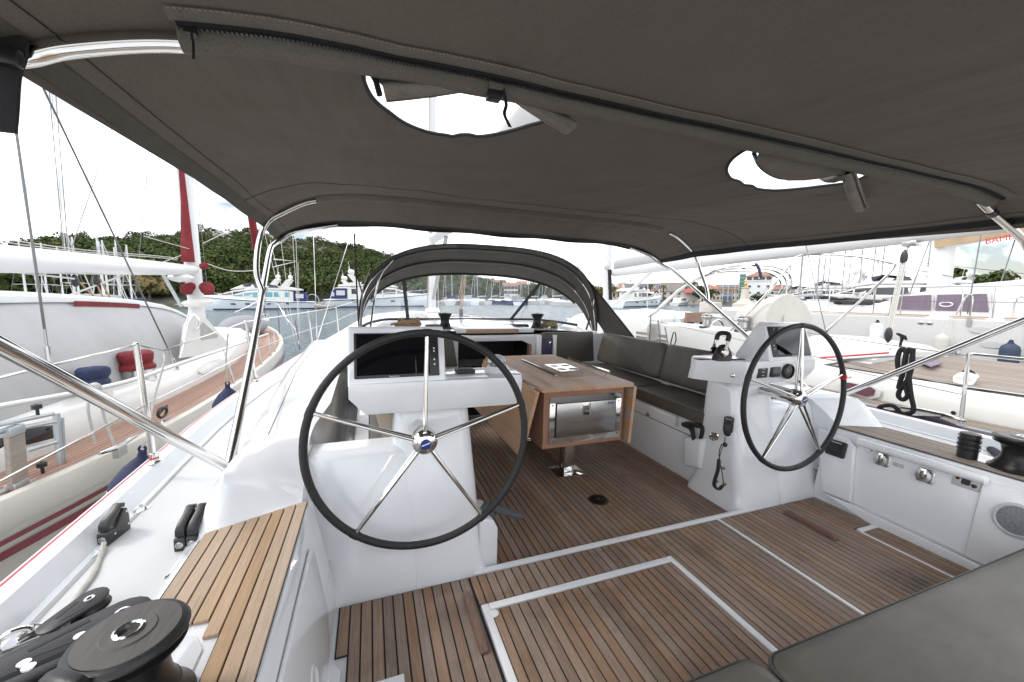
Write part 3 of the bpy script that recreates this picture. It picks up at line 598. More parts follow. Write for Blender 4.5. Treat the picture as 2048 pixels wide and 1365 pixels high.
for s in (0, 1):
    leg = side_pts(s, [(-.665, 2.17, .62), (-.74, 3.0, 1.10), (-.83, 3.85, 1.60), (-.875, 4.3, 1.86), (-.865, 4.44, 1.93), (-.82, 4.52, 1.985), (-.7, 4.55, zc(-.7, 4.55)-.024), (-.3, 4.55, zc(-.3, 4.55)-.024)])
    obj('front_bow', M().tube(spl(leg, 8), .023, 12), STEEL, bim)
    b2 = side_pts(s, [(-.80, 3.62, 1.46), (-.86, 3.72, 1.62), (-.865, 3.86, 1.88), (-.80, 3.9, 2.06), (-.68, 3.9, zc(-.68, 3.9)-.03), (-.52, 3.9, zc(-.52, 3.9)-.024), (-.38, 3.9, zc(-.38, 3.9)-.024)])
    obj('middle_bow', M().tube(spl(b2, 8), .021, 12), STEEL, bim)
    j = V(b2[0]); obj('joint', M().tube([j+V((0, -.05, -.03)), j+V((0, .05, .03))], .026, 10), STEEL, bim)
    f = MV((-.665, 2.17, .62)) if s else V((-.665, 2.17, .62))
    obj('foot', M().box(f+V((-.03, -.05, -.13)), f+V((.03, .05, -.115))).box(f+V((-.012, -.03, -.12)), f+V((.012, .03, .01))).tube([f+V((-.028, 0, .0)), f+V((.028, 0, 0))], .014, 10), STEEL, bim, bevel=.003)
# strap and lashing that hang at the aft corner of the port bow
ts = thing('hanging_strap', 'dark blue webbing strap lashed with pale rope to the bimini bow, top left corner', 'strap', (-.80, 1.2, 1.7))
c0 = P(28, 70, y=1.27)
m = M()
for k in range(5):
    o_ = c0+V((-.01-.016*k, 0, -.002*k)); m.tube([o_+V((.008*sin(a), .032*cos(a), .034*sin(a)-.002)) for a in np.linspace(0, 2*pi, 15)[:-1]], .0075, 6, closed=True)
obj('lashing', m, ROPEW, ts)
obj('strap', M().loft([[p+V((-.035, 0, 0)), p+V((-.012, -.012, 0)), p+V((.022, .0, 0)), p+V((.02, .012, 0)), p+V((-.03, .012, 0))] for p in spl([P(25, 70, y=1.24), P(22, 110, y=1.24), P(10, 150, y=1.24), P(6, 210, y=1.24), P(2, 262, y=1.24)], 4)]), WEBB, ts)
obj('clip', M().box(P(4, 118, y=1.22)+V((-.03, -.005, -.01)), P(36, 96, y=1.22)+V((.0, .02, .0))), BLACK, ts, bevel=.006)
# black shock cord and strap that tie the bimini front down to the side deck
ts = thing('tie_down_strap', 'black tie down strap running from bimini front to the port deck', 'strap', (-.2, 4.6, .6))
a = P(709, 468, y=4.6); b = P(712, 545, y=4.9); c = P(717, 648, y=5.4); d = P(731, 610, y=5.3)
obj('webbing', M().tube([a, b, c], .009, 6).tube([b, d], .008, 6), WEBB, ts); obj('buckle', M().box(b-V((.018, .01, .03)), b+V((.018, .01, .03))), BLACK, ts, bevel=.004)
# ================================================================ spray hood (dodger)
def arch(yf, yt, hwid, zb, zt, p=3.2, n=60, cx=CX):
    out = []
    for k in range(n+1):
        a = pi*k/n; cxx = -cos(a); s = sin(a); out.append(V((cx+hwid*math.copysign(abs(cxx)**(2/p), cxx), lerp(yf, yt, s**.7), zb+(zt-zb)*s**(2/p))))
    return out
dg = thing('spray_hood', 'dark taupe canvas spray hood with clear windows over the companionway', 'spray hood', (CX, 5.6, 1.0))
A0 = arch(5.0, 5.02, 1.66, .98, 2.13, 2.9); A1 = arch(5.03, 5.22, 1.66, .98, 2.09, 2.8); A2 = arch(5.07, 5.5, 1.64, .98, 1.95, 2.7); A3 = arch(5.10, 5.75, 1.63, .99, 1.80, 2.6)
def sub(a, b, n=4): return [[p.lerp(q, i/n) for p, q in zip(a, b)] for i in range(n)]
obj('hood_canvas', M().loft(sub(A0, A1)+sub(A1, A2)+sub(A2, A3)+[A3], closed=False), CANVD, dg, smooth=60)
obj('aft_binding', M().tube(A0, .009, 8), WEBB, dg)
for A in (A1, A2): obj('hood_bow', M().tube([p+V((0, 0, -.010)) for p in A], .010, 8), STEEL, dg)
for A in (A1, A2): obj('pocket', M().loft([[p+V((0, -.045, -.004)), p+V((0, -.01, -.022)), p+V((0, .03, -.024)), p+V((0, .08, -.008))] for p in A[11:50]], closed=False), CANVD, dg, smooth=60)
obj('brow', M().loft([[p, p+V((0, .01, -.03)), p+V((0, .02, -.032))] for p in A3[8:53]], closed=False), WEBB, dg)
for a, b in ((14, 20), (27, 32), (41, 46)):
    obj('roll_up_tab', M().loft([[p+V((0, -.012, -.006)), p+V((0, -.016, -.045))] for p in A0[a:b]], closed=False), WEBB, dg, recalc=False)
# windows: windscreen and side panes lean forward to the coachroof
base = []
for k, p in enumerate(A3): s = sin(pi*k/60); base.append(V((p.x, lerp(5.12, 6.45, min(1, (s*1.45)**.8)), 1.02+.04*min(1, s*1.4))))
def pane(i0, i1): return M().loft([[A3[i].lerp(base[i], t) for t in np.linspace(.01, .99, 6)] for i in range(i0, i1+1)], closed=False)
iL = min(range(61), key=lambda k: abs(A3[k].x-.42)); iR = min(range(61), key=lambda k: abs(A3[k].x-2.55))
for (i0, i1) in ((4, iL), (iL+1, iR-1), (iR, 56)): obj('window_pane', pane(i0, i1), VINYL, dg)
for i, j in ((iL, 2), (iR, -3)):
    a, b = A3[i], base[i+j]; obj('window_mullion', M().bar(a, b, .05, .012, (0, -1, 0)), WEBB, dg)
obj('window_sill', M().tube(base[3:58], .02, 8), WEBB, dg)
# side wings: canvas from the hoops down to the coaming
def wing(s):
    m = M()
    g = [[(-.1, 4.62, .86), (-.105, 4.8, .93), (-.09, 5.05, .98)], [(-.10, 4.72, 1.05), (-.11, 4.85, 1.1), (-.092, 5.06, 1.15)], [(-.09, 4.85, 1.30), (-.10, 4.93, 1.33), (-.085, 5.06, 1.36)], [(-.06, 4.96, 1.55), (-.07, 5.0, 1.56), (-.055, 5.06, 1.57)], [(.02, 5.03, 1.78), (.015, 5.04, 1.78), (.02, 5.06, 1.78)]]
    m.loft([[V(p) for p in r] for r in g], closed=False)
    return m.mirror() if s else m
obj('side_wing', wing(0), CANVD, dg, smooth=60); 
# the starboard wing is drawn out aft and down to the coaming
kA = min(range(61), key=lambda k: abs(A0[k].x-3.0)+(0 if k > 30 else 9))
edge = spl([A0[kA], P(1200, 590, y=4.95), P(1240, 640, y=4.6), P(1280, 690, y=4.05), P(1296, 699, y=3.85)], 6)
inner = spl([A0[kA]+V((0, .15, -.05)), P(1165, 600, y=5.2), P(1205, 660, y=5.0), P(1218, 690, y=4.7), P(1262, 696, y=4.1)], 6)
obj('side_wing', M().loft([[a.lerp(b, t)+V((.03*sin(pi*t), 0, 0)) for t in np.linspace(0, 1, 5)] for a, b in zip(edge, inner)], closed=False), CANVD, dg, smooth=60)
obj('wing_binding', M().tube(edge, .012, 8), WEBB, dg)
obj('grab_rail', M().tube([P(1190, 585, y=5.05), P(1184, 625, y=5.05), P(1172, 660, y=5.0)], .014, 8), STEEL, dg)
obj('grab_rail', M().tube([P(741, 640, y=5.05), P(741, 655, y=5.05), P(757, 560, y=5.06), P(785, 520, y=5.06)][1:], .012, 8, smooth=3), STEEL, dg)
# ================================================================ cushions of the settees
PIPE = mat('cushion_piping', (.075, .07, .062), .5)
def cushion(name, x0, x1, y0, y1, z0, z1, label, cat='cushion', material=None, puff=.02, r=.035, mirror=False, tilt=None, group=None):
    nx, ny = 12, 16; m = M(); cx, cy = (x0+x1)/2, (y0+y1)/2
    ring = rrect(x1-x0, y1-y0, min(r*1.6, (x1-x0)*.45), 4); secs = []
    for z, s in ((z0, .985), (z0+(z1-z0)*.15, 1.0), (z1-(z1-z0)*.35, 1.0), (z1-(z1-z0)*.12, .992)): secs.append([(cx+u*s, cy+v*s, z) for u, v in ring])
    for k, s in enumerate((.975, .93, .82, .62, .36, .1)):
        secs.append([(cx+u*s, cy+v*s, z1+puff*(1-s)**.7*.8) for u, v in ring])
    m.loft(secs)
    if tilt: m.xf(tilt)
    if mirror: m.mirror()
    o_ = obj(name, m, material or LEATH, None, label, cat, group, smooth=50)
    zp_ = z1-(z1-z0)*.12; pm = M().tube([(cx+u*.996, cy+v*.996, zp_) for u, v in ring], .0045, 6, closed=True)
    if mirror: pm.mirror()
    obj('piping', pm, PIPE, o_)
    return o_
SEATZ = .475
for s in (0, 1):
    nm_ = 'starboard' if s else 'port'
    cushion('seat_cushion', -.02, .535, 2.13, 3.22, SEATZ, .585, f'{"grey brown vinyl seat cushion on the starboard settee nearest the wheel" if s else "grey brown vinyl seat cushion on the port settee beside the pedestal"}', mirror=s)
    cushion('seat_cushion', -.02, .535, 3.225, 4.55, SEATZ, .585, f'{"grey brown vinyl seat cushion at the forward end of the starboard settee" if s else "grey brown vinyl seat cushion at the forward end of the port settee"}', mirror=s)
    # backrests lean outboard
    for (a, b, lab) in ((2.24, 3.30, 'aft'), (3.305, 4.52, 'forward')):
        L_ = b-a; ring = rrect(L_, .40, .05, 4); secs = []
        for d, sc in ((0, .96), (.02, 1.0), (.075, 1.0), (.10, .985), (.118, .94), (.128, .8), (.135, .5), (.137, .1)): secs.append([V((-d, u*sc, v*sc)) for u, v in ring])
        m = M().loft(secs); m.xf(Matrix.Translation((.02, (a+b)/2, .80)) @ Matrix.Rotation(radians(-14), 4, 'Y') @ Matrix.Rotation(pi, 4, 'Z') @ Matrix.Translation((.0, 0, 0)))
        if s: m.mirror()
        cushmat = LEATH if s else LEATHS
        obj('back_cushion', m, cushmat, None, ('long vinyl backrest cushion on the starboard coaming, ' if s else 'sand coloured backrest cushion on the port coaming, ')+('end next to the wheel' if lab == 'aft' else 'end under the spray hood'), 'cushion', smooth=50)
    # upright squabs on the cabin bulkhead
    m = M().prism([(.13, YB-.09, .60), (1.0, YB-.09, .60), (.93, YB-.075, 1.01), (.16, YB-.075, 1.01)], (0, .065, 0))
    if s: m.mirror()
    obj('bulkhead_cushion', m, LEATH, None, 'flat dark upright cushion on the cabin bulkhead to '+('starboard, right' if s else 'port, left')+' of the companionway', 'cushion', bevel=.02, seg=3)
# sun pads aft of the floor
cushion('sun_pad', P(1520, 1310, z=.42).x, 3.2, -.5, P(1560, 1293, z=.42).y, .30, .42, 'large grey brown sun pad at the lower right, on the aft bench', 'sun pad', puff=.02)
cushion('sun_pad', -.1, P(1495, 1303, z=.42).x+.02, -.5, P(1440, 1318, z=.42).y-.01, .30, .415, 'smaller grey brown sun pad corner at the bottom edge, left of the large one', 'sun pad', puff=.02)
obj('aft_bench', M().box((-.15, -.9, -.01), (3.2, .66, .30)), GEL, kind='structure', bevel=.02)
# ================================================================ steering wheels
def wheel(t, c, R_, roll, lab):
    c = V(c); tilt = Matrix.Rotation(radians(-2.5), 3, 'X'); ax = tilt @ V((0, -1, 0)); u = V((1, 0, 0)); w = ax.cross(u) if ax.cross(u).z > 0 else u.cross(ax)
    def pt(a, r, d=0): return c+u*r*cos(a)+w*r*sin(a)+ax*d
    rim = tag(obj('steering_wheel', M().tube([pt(2*pi*k/96, R_) for k in range(96)], .0178, 12, closed=True), RUBBER, t), lab)
    for k in range(5):
        a = radians(90+roll)+2*pi*k/5
        obj('rim_whipping', M().tube([pt(a-.035, R_), pt(a, R_), pt(a+.035, R_)], .0198, 12), RUBBER, rim)
        for d0 in (-.018, .022): obj('spoke', M().tube([pt(a, .045, d0+.008), pt(a, R_*.5, d0*.62+.004), pt(a, R_-.014, d0*.12)], .0088, 10), STEEL, rim)
    obj('hub', M().lathe([(.036, -.10), (.036, -.03), (.06, -.028), (.062, .0), (.060, .025), (.052, .042), (.036, .052), (.0, .056)], c, ax, 28), STEEL, rim)
    obj('hub_cap', M().lathe([(.0235, .053), (.0235, .0575), (.0, .0585)], c, ax, 24), BLUEP, rim)
    b0 = c+ax*.059; obj('emblem', M().bar(b0-u*.019-w*.006, b0+u*.019+w*.006, .005, .002, ax), TXT_W, rim)
    obj('axle', M().lathe([(.046, .0), (.046, .05), (.03, .06), (.03, .3)], c-ax*.04, -ax, 24), STEEL, rim)
    return rim, pt
w1, pt1 = wheel(PED[0], (.231, 1.80, .80), .512, -2, 'large black rimmed steering wheel with five double steel spokes, port side')
w2, pt2 = wheel(PED[1], (2.80, 1.80, .825), .508, -1, 'black rimmed steering wheel on the starboard side with a red string on its rim')
m = M(); c_ = pt2(radians(14), .508)
for k in range(4): m.tube([c_+V((.0, .02*cos(a), 0))+V((.02*sin(a), 0, -.012+.008*k)) for a in np.linspace(0, 2*pi, 11)[:-1]], .0035, 5, closed=True)
m.tube([c_+V((-.02, 0, 0)), c_+V((-.06, -.01, .012)), c_+V((-.075, -.01, .008))], .004, 5).tube([c_+V((.02, 0, 0)), c_+V((.06, -.01, -.008)), c_+V((.09, -.0, .0))], .003, 5)
obj('red_string', m, REDP, w2)
# ================================================================ helm pods
def pod(s):
    lab = ('white helm pod with a large black chart plotter behind the port wheel', 'white helm pod with plotter, dials and engine throttle at the starboard wheel')[s]
    t = thing('helm_pod', lab, 'helm console', (.36 if not s else mxx(.36), 2.1, .89), 'helm pods')
    K = lambda m: m.mirror() if s else m
    # tray: plan outline with rounded inboard end
    x1 = .825 if not s else .80
    plan = [(-.105, 1.985), (x1-.10, 1.965), (x1-.03, 1.985), (x1, 2.05), (x1-.005, 2.24), (x1-.05, 2.29), (-.10, 2.29)]
    if s: plan = [(-.165, 1.965), (.50, 1.94), (.57, 1.965), (.64, 2.06), (.765, 2.22), (.765, 2.27), (.73, 2.29), (-.13, 2.29)]
    def ring(z, k, dy=0): 
        cx = sum(p[0] for p in plan)/len(plan); cy = sum(p[1] for p in plan)/len(plan)
        return [(cx+(px_-cx)*k, cy+(py_-cy)*k+dy, z) for px_, py_ in plan]
    zb, zt = (.885, 1.045) if not s else (.895, 1.065)
    lo = [(p[0]+(.075 if i in (0, len(plan)-1) else 0), p[1]+.02, zb) for i, p in enumerate(plan)]
    secs = [[V(p)+V((0, .03, -.004)) for p in ring(zb, .93)], lo, [(p[0], p[1], zb+.09) for p in plan], ring(zt-.02, 1.0), ring(zt, .985)]
    body = obj('tray', K(M().loft(secs)), GEL, t, bevel=.012, seg=3, smooth=50)
    # plotter hood
    xa, xb = (-.108, .372) if not s else (-.135, .335)
    yf = 1.99 if not s else 1.955
    zr = zt+.01
    prof = [(yf+.0, zr-.03), (yf+.092, zr+.245), (yf+.11, zr+.262), (yf+.135, zr+.262), (yf+.30, zr+.0), (yf+.30, zr-.05)]
    hood = obj('plotter_hood', K(M().prism([(xa, y, z) for y, z in prof], (xb-xa, 0, 0))), GEL, t, bevel=.012, seg=3)
    # glass, slightly proud of the hood face
    d = V((0, .092, .275)).normalized(); n = V((0, -d.z, d.y)); o0 = V((0, yf, zr-.03))
    def F(x, h, e=0): return V((x, 0, 0))+o0+d*h+n*e
    xg0, xg1 = xa+.03, xb-.035
    gl = obj('chart_plotter', K(M().prism([F(xg0, .045, .001), F(xg1, .045, .001), F(xg1, .275, .001), F(xg0, .275, .001)], n*.006)), BLACK, t, bevel=.002)
    obj('screen', K(M().prism([F(xg0+.012, .06, .0072), F(xg1-.05, .06, .0072), F(xg1-.05, .268, .0072), F(xg0+.012, .268, .0072)], n*.0008)), GLASSK, gl)
    for h in (.19, .175, .13, .105):
        ww = M().box((-.004, -.0005, -.004), (.004, .0005, .004)); ww.xf(Matrix.Translation(F(xg1-.024, h, .008)))
        obj('soft_key_mark', K(ww), TXT_W, gl)
    wp = F((xg0+xg1)/2-.02, .0515, .0075)
    words('maker_name', 'Raymarine', .012, MV(wp) if s else wp, (1, 0, 0), d, TXT_W, gl)
    return t, zt, F, xg0, xg1, K, n, d
pp, zt0, F0, g0, g1, K0, n0, d0 = pod(0)
ps, zt1, F1, h0_, h1_, K1, n1, d1 = pod(1)
# port pod: small black switch box and compass
c = P(930, 742, z=zt0+.012)
k = obj('display_remote', M().box((c.x-.052, c.y-.035, zt0+.0005), (c.x+.052, c.y+.045, zt0+.022)), BLACK, None, 'flat black square remote lying on the port helm pod', 'remote control', bevel=.004)
obj('key_panel', M().box((c.x-.046, c.y-.028, zt0+.0222), (c.x+.046, c.y+.038, zt0+.0235)), GLASSK, k)
c = P(996, 742, z=zt0); c = V((c.x, c.y+.01, zt0))
cp = thing('compass', 'white and clear domed steering compass on the port helm pod', 'compass', c)
obj('base', M().lathe([(.078, .0005), (.079, .006), (.070, .016), (.058, .030), (.0, .030)], c, n=32), GEL, cp)
obj('card', M().lathe([(.046, .030), (.050, .036), (.050, .054), (.046, .058), (.0, .06)], c, n=32), mat('compass_card', (.55, .55, .55), .3, var=.9, vscale=60, stretch=(1, 1, .1)), cp)
obj('dome', M().lathe([(.056, .030), (.056, .046), (.050, .064), (.036, .080), (.018, .088), (.0, .09)], c, n=32), VINYL, cp)
obj('hood', M().lathe([(.058, .047), (.052, .068), (.037, .084), (.018, .092), (.0, .0935)], c+V((0, .01, .001)), V((0, .18, 1)), n=32, cap=False), mat('compass_hood', (.55, .60, .70), .12, coat=.6), cp)
# starboard pod: dials on the front face, throttle on the tray
def facepx(px_, py_): return P(px_, py_, y=1.945)
t = obj('switch_panel', M().box(facepx(1513, 757)+V((0, -.008, 0)), facepx(1535, 736)+V((0, .004, 0))), BLACK, ps, bevel=.006)
c = facepx(1524, 746); words('maker_name', 'Raymarine', .008, c+V((0, -.0095, .03)), (1, 0, 0), (0, 0, 1), TXT_W, t)
for dz in (.005, -.02): obj('key_mark', M().box(c+V((-.01, -.0095, dz)), c+V((.012, -.0085, dz+.004))), TXT_W, t)
t = obj('autopilot_head', M().box(facepx(1539, 755)+V((0, -.012, 0)), facepx(1560, 734)+V((0, .004, 0))), BLACK, None, 'black autopilot display with a grey screen on the starboard pod', 'instrument', bevel=.006)
c = facepx(1549.5, 744.5); obj('display', M().box(c+V((-.035, -.0135, -.008)), c+V((.035, -.0122, .032))), mat('lcd_grey', (.10, .11, .10), .25), t); words('maker_name', 'Raymarine', .008, c+V((0, -.0135, .044)), (1, 0, 0), (0, 0, 1), TXT_W, t)
m = M()
for k in range(4): m.lathe([(.006, 0), (.006, .0016), (0, .0018)], c+V((-.035+.023*k, -.0122, -.035)), (0, -1, 0), 8)
obj('button', m, mat('button_grey', (.2, .2, .2), .5), t)
c = facepx(1575, 743); t = thing('rev_counter', 'round black engine dial on the starboard pod beside the wheel spokes', 'instrument', c)
obj('bezel', M().lathe([(.057, -.004), (.058, .012), (.05, .02), (.046, .014)], c, (0, -1, 0), 32, cap=False), BLACK, t); obj('dial_face', M().lathe([(.047, .0), (.047, .010), (.0, .010)], c, (0, -1, 0), 32), GLASSK, t)
obj('needle', M().bar(c+V((0, -.012, 0)), c+V((-.026, -.012, .02)), .003, .001, (0, -1, 0)), TXT_W, t)
c = P(1466, 752, y=1.965); obj('key_switch', M().lathe([(.014, -.01), (.014, .004), (.009, .007), (0, .007)], c, (-.35, -1, 0), 16), STEEL, None, 'small chrome key switch on the rounded corner of the starboard pod', 'switch')
c = P(1448, 722, z=zt1); c = V((c.x, c.y+.02, zt1))
th = thing('throttle', 'black and chrome engine throttle lever on the starboard pod', 'throttle', c)
b_ = rrect(.135, .085, .03, 4)
obj('base', M().loft([[c+V((u*k_, v*k_, z)) for u, v in b_] for z, k_ in ((.0005, 1), (.02, 1), (.028, .95), (.03, .6))]), BLACK, th)
obj('hump', M().loft([[c+V((x_, v*1.05, .028+max(0, w_)*sc*.088)) for v, w_ in [(.040*cos(a)*(.6+.4*sc), sin(a)) for a in np.linspace(0, pi, 14)]] for x_, sc in ((-.058, .2), (-.045, .62), (-.02, .95), (.01, 1.0), (.035, .9), (.056, .55), (.066, .15))]), BLACK, th, smooth=60)
for sy in (-1, 1):
    hc = c+V((-.03, sy*.046, .066)); obj('chrome_disc', M().lathe([(.030, -.006), (.032, .004), (.024, .012), (0, .013)], hc, (0, sy, 0), 20), STEEL, th)
    obj('lever_arm', M().loft([[hc+V((dx-w_, sy*.006-.005, z)), hc+V((dx+w_, sy*.006-.005, z)), hc+V((dx+w_, sy*.006+.005, z)), hc+V((dx-w_, sy*.006+.005, z))] for dx, z, w_ in ((0, -.005, .018), (.004, .03, .013), (.012, .065, .011), (.02, .09, .012))]), STEEL, th, bevel=.003)
obj('grip', M().tube([c+V((-.014, -.046, .145)), c+V((-.004, -.046, .178)), c+V((.002, -.025, .195)), c+V((.002, .025, .195)), c+V((-.004, .046, .178)), c+V((-.014, .046, .145))], .0165, 12, smooth=5), RUBBER, th)
obj('key_pad', M().prism([c+V((.028, -.044, .075)), c+V((.058, -.043, .055)), c+V((.058, -.044, .042)), c+V((.028, -.046, .06))], (0, -.003, 0)), STEELB, th)
obj('black_tray_mat', M().box((c.x+.075, c.y-.03, zt1+.0005), (c.x+.20, c.y+.0, zt1+.009)), BLACK, None, 'flat black holder strip lying on the starboard pod beside the throttle', 'holder', bevel=.003)
obj('phone_holder', M().box((c.x-.17, c.y+.03, zt1+.0005), (c.x-.07, c.y+.09, zt1+.008)), BLACK, None, 'thin black pad on the inboard end of the starboard pod', 'pad', bevel=.003)
# ================================================================ cockpit table
tb = thing('cockpit_table', 'folded teak cockpit table with a steel fridge in its aft end', 'table', (1.60, 2.9, ZF))
ZT = .80; tx0, tx1, ty0, ty1 = 1.205, 2.03, 2.585, 4.12
for k in range(7):
    a = lerp(tx0, tx1, k/7); b = lerp(tx0, tx1, (k+1)/7); obj('top_board', M().box((a+.0004, ty0, ZT-.032), (b-.0004, ty1, ZT)), TABLE, tb, bevel=.0015, seg=1, smooth=0)
bx0, bx1, by0 = 1.245, 1.975, 2.64; zb_ = .30
m = M().box((bx0, by0+.021, zb_), (bx1, 4.05, ZT-.0325)); obj('carcass', m, TABF, tb)
fz0, fz1 = .345, .705; fx0, fx1 = 1.305, 1.935
m = M().box((bx0, by0, zb_), (bx1, by0+.02, fz0)).box((bx0, by0, fz1), (bx1, by0+.02, ZT-.033)); obj('fascia_rail', m, TABF, tb, bevel=.002)
TABV = wood('table_stile', (.40, .20, .115), (.27, .12, .065), (60, 40, 5), .45, .06)
for a, b in ((bx0, fx0), (fx1, bx1)): obj('fascia_stile', M().box((a, by0-.0005, fz0+.0005), (b, by0+.02, fz1-.0005)), TABV, tb, bevel=.001, seg=1)
fr = obj('fridge', M().box((fx0-.012, by0-.012, fz0-.012), (fx1+.012, by0-.001, fz0+.04)).box((fx0-.012, by0-.012, fz1-.04), (fx1+.012, by0-.001, fz1+.012)).box((fx0-.012, by0-.012, fz0+.04), (fx0+.035, by0-.001, fz1-.04)).box((fx1-.035, by0-.012, fz0+.04), (fx1+.012, by0-.001, fz1-.04)), STEEL, tb, bevel=.001, seg=1)
obj('gasket', M().box((fx0+.034, by0-.006, fz0+.039), (fx1-.034, by0-.002, fz1-.039)), BLACK, fr)
obj('fridge_door', M().box((fx0+.045, by0-.022, fz0+.048), (fx1-.041, by0-.0065, fz1-.045)), STEELB, fr, bevel=.002)
hx = 1.615; obj('latch', M().box((hx-.035, by0-.0235, .555), (hx+.035, by0-.0222, .655)).box((hx-.026, by0-.027, .578), (hx+.026, by0-.0236, .648)), STEEL, fr, bevel=.0012); obj('latch_slot', M().box((hx-.026, by0-.0245, .558), (hx+.026, by0-.0236, .577)), BLACK, fr)
obj('badge', M().box((1.815, by0-.0238, .628), (1.865, by0-.0222, .645)), BLUEP, fr); words('badge_text', 'isotherm', .013, (1.84, by0-.0245, .6365), (1, 0, 0), (0, 0, 1), TXT_W, fr, .0003)
for sx in (fx0+.012, fx1-.012):
    for sz in (fz0+.025, fz1-.055): obj('screw', M().lathe([(.008, 0), (.008, .003), (0, .0035)], (sx, by0-.0118, sz), (0, -1, 0), 10), STEELB, fr)
# folded leaves
lf = thing
def leaf(xt, xbm, yb0, yb1, zt_, zbm, n_):
    d = V((xbm-xt, 0, zbm-zt_)); nrm_ = V((d.z, 0, -d.x)).normalized()*.028
    for k in range(n_):
        a = V((xt, 0, zt_))+d*(k/n_+.001); b = V((xt, 0, zt_))+d*((k+1)/n_-.001)
        m = M().prism([a+V((0, yb0, 0)), b+V((0, yb0, 0)), b+V((0, yb0, 0))+nrm_, a+V((0, yb0, 0))+nrm_], (0, yb1-yb0, 0)); obj('leaf_board', m, TABLEL, tb, bevel=.0015, seg=1, smooth=0)
TABLEL = wood('table_leaf', (.60, .40, .26), (.46, .28, .175), (60, 4, 60), .45, .09, stain=(.34, .2, .12), amt=.3)
leaf(1.19, 1.065, 2.60, 4.05, .775, .27, 5); leaf(2.075, 2.045, 2.60, 4.05, .765, .28, 5)
for hx_ in (1.198, 2.04): obj('hinge', M().tube([(hx_, 2.7, .775), (hx_, 3.9, .775)], .008, 8), STEEL, tb)
lx, ly = P(1128, 940, z=ZF).x+.01, 2.93
for ly_ in (ly, 3.8):
    obj('leg', M().box((lx-.05, ly_-.05, ZF+.0065), (lx+.05, ly_+.05, zb_)), STEEL, tb, bevel=.004); obj('foot_plate', M().box((lx-.13, ly_-.11, ZF+.0005), (lx+.13, ly_+.11, ZF+.006)), STEEL, tb, bevel=.002)
for pts_ in (((1045, 721), (1101, 752)), ((1137, 717), (1230, 744))):
    a = P(*pts_[0], z=ZT+.045); b = P(*pts_[1], z=ZT+.045); b.x = a.x
    g = obj('fiddle_rail', M().tube([a, b], .0125, 10), STEEL, tb); m = M()
    for t_ in (.06, .5, .93): q_ = a.lerp(b, t_); m.tube([V((q_.x, q_.y, ZT+.0005)), q_], .006, 8)
    obj('rail_post', m, STEEL, g)
ca, cb_ = P(1091, 730, z=ZT+.04), P(1166, 737, z=ZT+.04); cc = P(1127, 735, z=ZT+.04)
hx0, hx1, hy0, hy1 = cc.x-.115, cc.x+.115, cc.y-.17, cc.y+.17
# cup holder plate with four round openings
pts2 = [V((hx0, hy0)), V((hx1, hy0)), V((hx1, hy1)), V((hx0, hy1))]; ed = [(0, 1), (1, 2), (2, 3), (3, 0)]; holes = []
for sx in (-1, 1):
    for sy in (-1, 1):
        ce = V((cc.x+sx*.058, cc.y+sy*.078)); o_ = len(pts2); holes.append(ce); pts2 += [ce+V((cos(2*pi*k/20), sin(2*pi*k/20)))*.045 for k in range(20)]; ed += [(o_+k, o_+(k+1) % 20) for k in range(20)]
r = geometry.delaunay_2d_cdt(pts2, ed, [], 0, 1e-6); fc = [f for f in r[2] if not any((sum((r[0][i] for i in f), V((0, 0)))/3-h_).length < .043 for h_ in holes)]
chm = M().add([(p.x, p.y, ZT+.040) for p in r[0]], fc); ch = obj('cup_holder', chm, STEEL, tb, smooth=0); md = ch.modifiers.new('solid', 'SOLIDIFY'); md.thickness = .003
m = M()
for sx in (hx0+.012, hx1-.012):
    for sy in (hy0+.012, hy1-.012): m.tube([(sx, sy, ZT+.0005), (sx, sy, ZT+.038)], .005, 8)
obj('holder_post', m, STEEL, ch)
obj('inlet', M().lathe([(.03, .0005), (.03, .003), (0, .004)], P(1058, 714, z=ZT), n=20), STEEL, tb)
# ================================================================ deck gear of our yacht
def PL(px_, py_, p0, n, R=None):
    d = (R or RB) @ V((px_-1024, -(py_-682.5), -FL)); n = V(n); return CAM+d*((V(p0)-CAM).dot(n)/d.dot(n))
ZD = .498
# ---- rope clutches
def clutch(a, b, k, lab, h=1.0):
    a = V(a); b = V(b); d = (b-a); L_ = d.length; d.normalize(); r_ = d.cross(V((0, 0, 1))).normalized(); W_ = .036
    t = thing('rope_clutch', lab, 'rope clutch', (a+b)/2)
    def pr(pts, off, w): 
        base = [a+d*l*L_+V((0, 0, z*h))+r_*(off-w/2) for l, z in pts]; return M().prism(base, r_*w)
    for i in range(k):
        off = (i-(k-1)/2)*(W_+.003)
        body = [(0, .0005), (0, .048), (.12, .058), (.30, .05), (.42, .05), (.60, .075), (.78, .105), (.92, .098), (.99, .06), (1, .0005)]
        obj('body', pr(body, off, W_), BLACK if 0 else mat_cl, t, bevel=.003)
        hd = [(.03, .058), (.06, .082), (.20, .098), (.55, .112), (.74, .128), (.90, .122), (.86, .104), (.74, .112), (.55, .092), (.26, .074), (.16, .056)]
        obj('handle', pr(hd, off, W_*.86), BLACK, t, bevel=.003)
        c = a+r_*off+V((0, 0, .026)); obj('rope_eye', M().lathe([(.013, -.002), (.013, .002), (.009, .0035), (.009, -.002)], c, -d, 16, cap=False).lathe([(.0095, .0), (.0, .0003)], c-d*.0005, -d, 16, cap=False), STEELB, t)
    for l, z in ((.86, .085), (.9, .03), (.3, .03)):
        obj('rivet', M().lathe([(.005, 0), (.005, .002), (0, .0025)], a+d*l*L_+V((0, 0, z))+r_*(k/2*(W_+.003)-.002), r_, 8), STEEL, t)
    return t
mat_cl = mat('clutch_grey', (.035, .034, .034), .4, var=.3, vscale=30)
